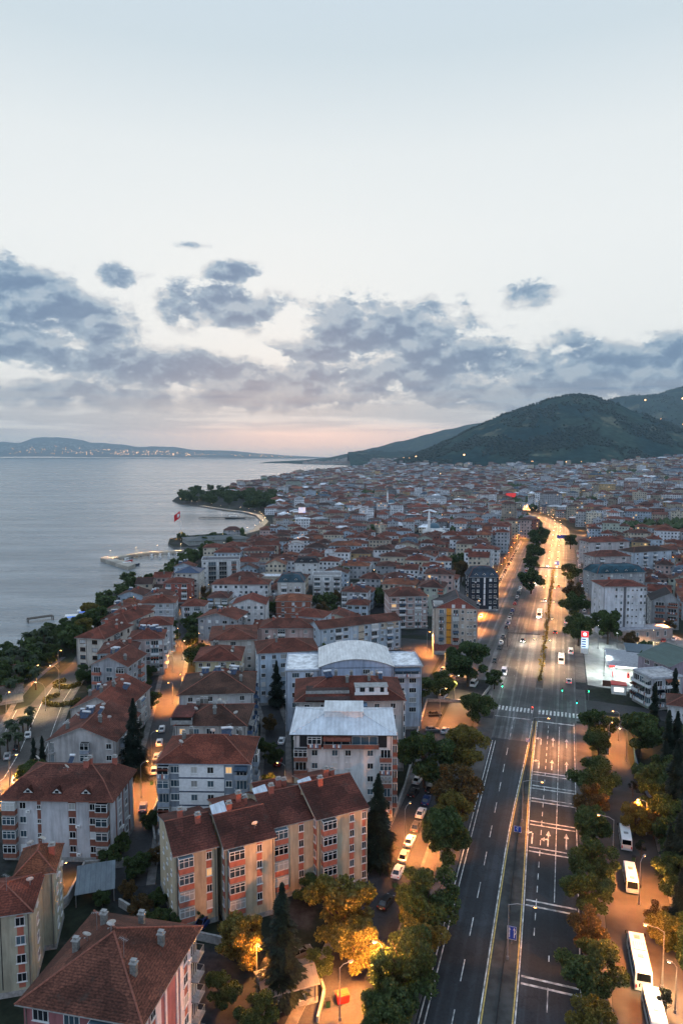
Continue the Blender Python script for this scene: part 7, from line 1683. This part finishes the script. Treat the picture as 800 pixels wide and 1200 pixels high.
def gauss(px, py, rx, ry):
    a, e = ae(px, py); k = 1 / 815.0
    dx = math_(nt, 'MULTIPLY', math_(nt, 'SUBTRACT', az, a), 1 / (rx * k)); dy = math_(nt, 'MULTIPLY', math_(nt, 'SUBTRACT', el, e), 1 / (ry * k))
    return math_(nt, 'EXPONENT', math_(nt, 'MULTIPLY', math_(nt, 'ADD', math_(nt, 'MULTIPLY', dx, dx), math_(nt, 'MULTIPLY', dy, dy)), -1.0))
glow = gauss(385, 514, 180, 13); sky = mixc(nt, math_(nt, 'MULTIPLY', glow, .92), sky, (3.5, 2.05, 1.35))
cx = N(nt, 'CombineXYZ'); nt.links.new(math_(nt, 'MULTIPLY', az, 19), cx.inputs[0]); nt.links.new(math_(nt, 'MULTIPLY', el, 31), cx.inputs[1])
P = mapv(nt, cx.outputs[0], loc=(3.1, 1.7, .4))
wob = nt.nodes.new('ShaderNodeTexNoise'); wob.inputs['Scale'].default_value = 1.6; wob.inputs['Detail'].default_value = 3; nt.links.new(P, wob.inputs['Vector'])
vm = N(nt, 'VectorMath'); vm.operation = 'MULTIPLY_ADD'; nt.links.new(wob.outputs['Color'], vm.inputs[0]); vm.inputs[1].default_value = (.35, .35, 0); nt.links.new(P, vm.inputs[2]); PW = vm.outputs[0]
n0 = noise_(nt, PW, 1.0, 10, .60); vu = N(nt, 'VectorMath'); vu.operation = 'ADD'; nt.links.new(PW, vu.inputs[0]); vu.inputs[1].default_value = (-.10, .42, 0); nU = noise_(nt, vu.outputs[0], 1.0, 8, .56)
BL = [(40, 350, 62, 34, 1.1), (92, 375, 70, 34, 1.0), (136, 324, 36, 14, .85), (30, 400, 70, 24, .95), (262, 360, 80, 24, 1.1), (278, 320, 34, 12, .95), (212, 350, 46, 18, .75), (120, 425, 110, 22, .85), (210, 440, 130, 24, .9), (415, 365, 66, 24, .95), (450, 392, 105, 30, 1.05), (500, 362, 50, 18, .75), (380, 410, 70, 22, .85), (617, 343, 36, 15, .95), (540, 430, 170, 34, 1.0), (720, 428, 150, 27, 1.0), (795, 415, 80, 24, 1.0), (330, 446, 150, 26, .95), (640, 458, 260, 22, 1.0), (250, 468, 280, 15, .85), (60, 458, 120, 15, .8), (770, 455, 140, 24, .95), (224, 287, 28, 5, .5)]
dens = None
for x, y, rx, ry, k in BL:
    g = math_(nt, 'MULTIPLY', gauss(x, y, rx * 1.06, ry * 1.16), k * 1.16); dens = g if dens is None else math_(nt, 'MAXIMUM', dens, g)
D0 = math_(nt, 'ADD', dens, math_(nt, 'MULTIPLY', math_(nt, 'SUBTRACT', n0, .5), sstep(nt, dens, .05, .50, .7, 3.1)))
cov = sstep(nt, D0, .30, .68)
nL = noise_(nt, PW, 1.0, 8, .56); lit = math_(nt, 'SUBTRACT', nL, nU)
thick = math_(nt, 'ADD', math_(nt, 'MULTIPLY', sstep(nt, D0, .25, 1.05), .50), math_(nt, 'MULTIPLY', sstep(nt, lit, -.12, .12, 1, 0), .50))
ccol = ramp(nt, thick, [(0, (.90, .91, .90)), (.32, (.68, .71, .735)), (.56, (.28, .40, .53)), (.82, (.135, .24, .395)), (1, (.095, .19, .345))])
warm = math_(nt, 'MULTIPLY', sstep(nt, el, .03, .085, .7, 0), 1.0)
ccol = mixc(nt, warm, ccol, mixc(nt, thick, (.86, .86, .85), (.33, .42, .49)))
sky = mixc(nt, math_(nt, 'MULTIPLY', math_(nt, 'MULTIPLY', cov, .95), sstep(nt, el, .032, .056)), sky, ccol)
# thin stratus streaks low over the horizon
cs = N(nt, 'CombineXYZ'); nt.links.new(math_(nt, 'MULTIPLY', az, 5), cs.inputs[0]); nt.links.new(math_(nt, 'MULTIPLY', el, 70), cs.inputs[1])
st_ = noise_(nt, mapv(nt, cs.outputs[0], loc=(7, 2, 0)), 1.0, 6, .55)
band = math_(nt, 'MULTIPLY', sstep(nt, el, .022, .038), sstep(nt, el, .12, .07)); band = math_(nt, 'MULTIPLY', band, sstep(nt, st_, .36, .56)); band = math_(nt, 'MULTIPLY', math_(nt, 'MULTIPLY', band, kb), math_(nt, 'SUBTRACT', 1.0, math_(nt, 'MULTIPLY', glow, .8)))
sky = mixc(nt, math_(nt, 'MULTIPLY', band, .6), sky, (.47, .50, .55))
ns = nt.nodes.new('ShaderNodeTexSky'); ns.sky_type = 'NISHITA'; ns.sun_disc = False; ns.sun_elevation = SUN_EL; ns.sun_rotation = SUN_AZ; ns.air_density = 1.2; ns.dust_density = 1.0
nis = N(nt, 'VectorMath'); nis.operation = 'SCALE'; nt.links.new(ns.outputs[0], nis.inputs[0]); nis.inputs['Scale'].default_value = .012
sky = mixc(nt, 1.0, sky, nis.outputs[0], 'ADD')
nt.links.new(sky, bg.inputs[0]); bg.inputs[1].default_value = 1.0
sd = bpy.data.lights.new('Sun', 'SUN'); sd.energy = .1; sd.angle = radians(25); sd.color = (1, .80, .66); so = link('Sun', sd)
so.rotation_euler = Vector((sin(SUN_AZ) * cos(SUN_EL * 3), cos(SUN_AZ) * cos(SUN_EL * 3), sin(SUN_EL * 3))).to_track_quat('Z', 'Y').to_euler()
m = MB(); m.box((0, 12700, 407), (64000, 31000, 826)); hz = m.mesh('haze', [])
hm = bpy.data.materials.new('haze_air'); hm.use_nodes = True; nt = hm.node_tree; nt.nodes.clear(); o = nt.nodes.new('ShaderNodeOutputMaterial'); v = nt.nodes.new('ShaderNodeVolumePrincipled'); nt.links.new(v.outputs[0], o.inputs['Volume'])
v.inputs['Color'].default_value = (.56, .80, 1.0, 1); v.inputs['Density'].default_value = 6.2e-5; v.inputs['Anisotropy'].default_value = .6
hz.materials.append(hm); struct(link('haze', hz), 'stuff')
cd = bpy.data.cameras.new('Camera'); cd.sensor_width = 36; cd.lens = 24; cd.clip_start = 1; cd.clip_end = 80000
co = link('Camera', cd, None, (0, 0, CH)); co.rotation_euler = (pi / 2 - TH, 0, 0); sc.camera = co
vs = sc.view_settings; vs.view_transform = 'Standard'; vs.look = 'None'; vs.exposure = 0; vs.gamma = 1; vs.use_curve_mapping = False
cy = sc.cycles; cy.use_denoising = True; cy.max_bounces = 5; cy.diffuse_bounces = 2; cy.glossy_bounces = 2; cy.transmission_bounces = 2; cy.volume_bounces = 0; cy.transparent_max_bounces = 4; cy.sample_clamp_indirect = 4; cy.caustics_reflective = False; cy.caustics_refractive = False; cy.use_light_tree = True
sc.render.film_transparent = False
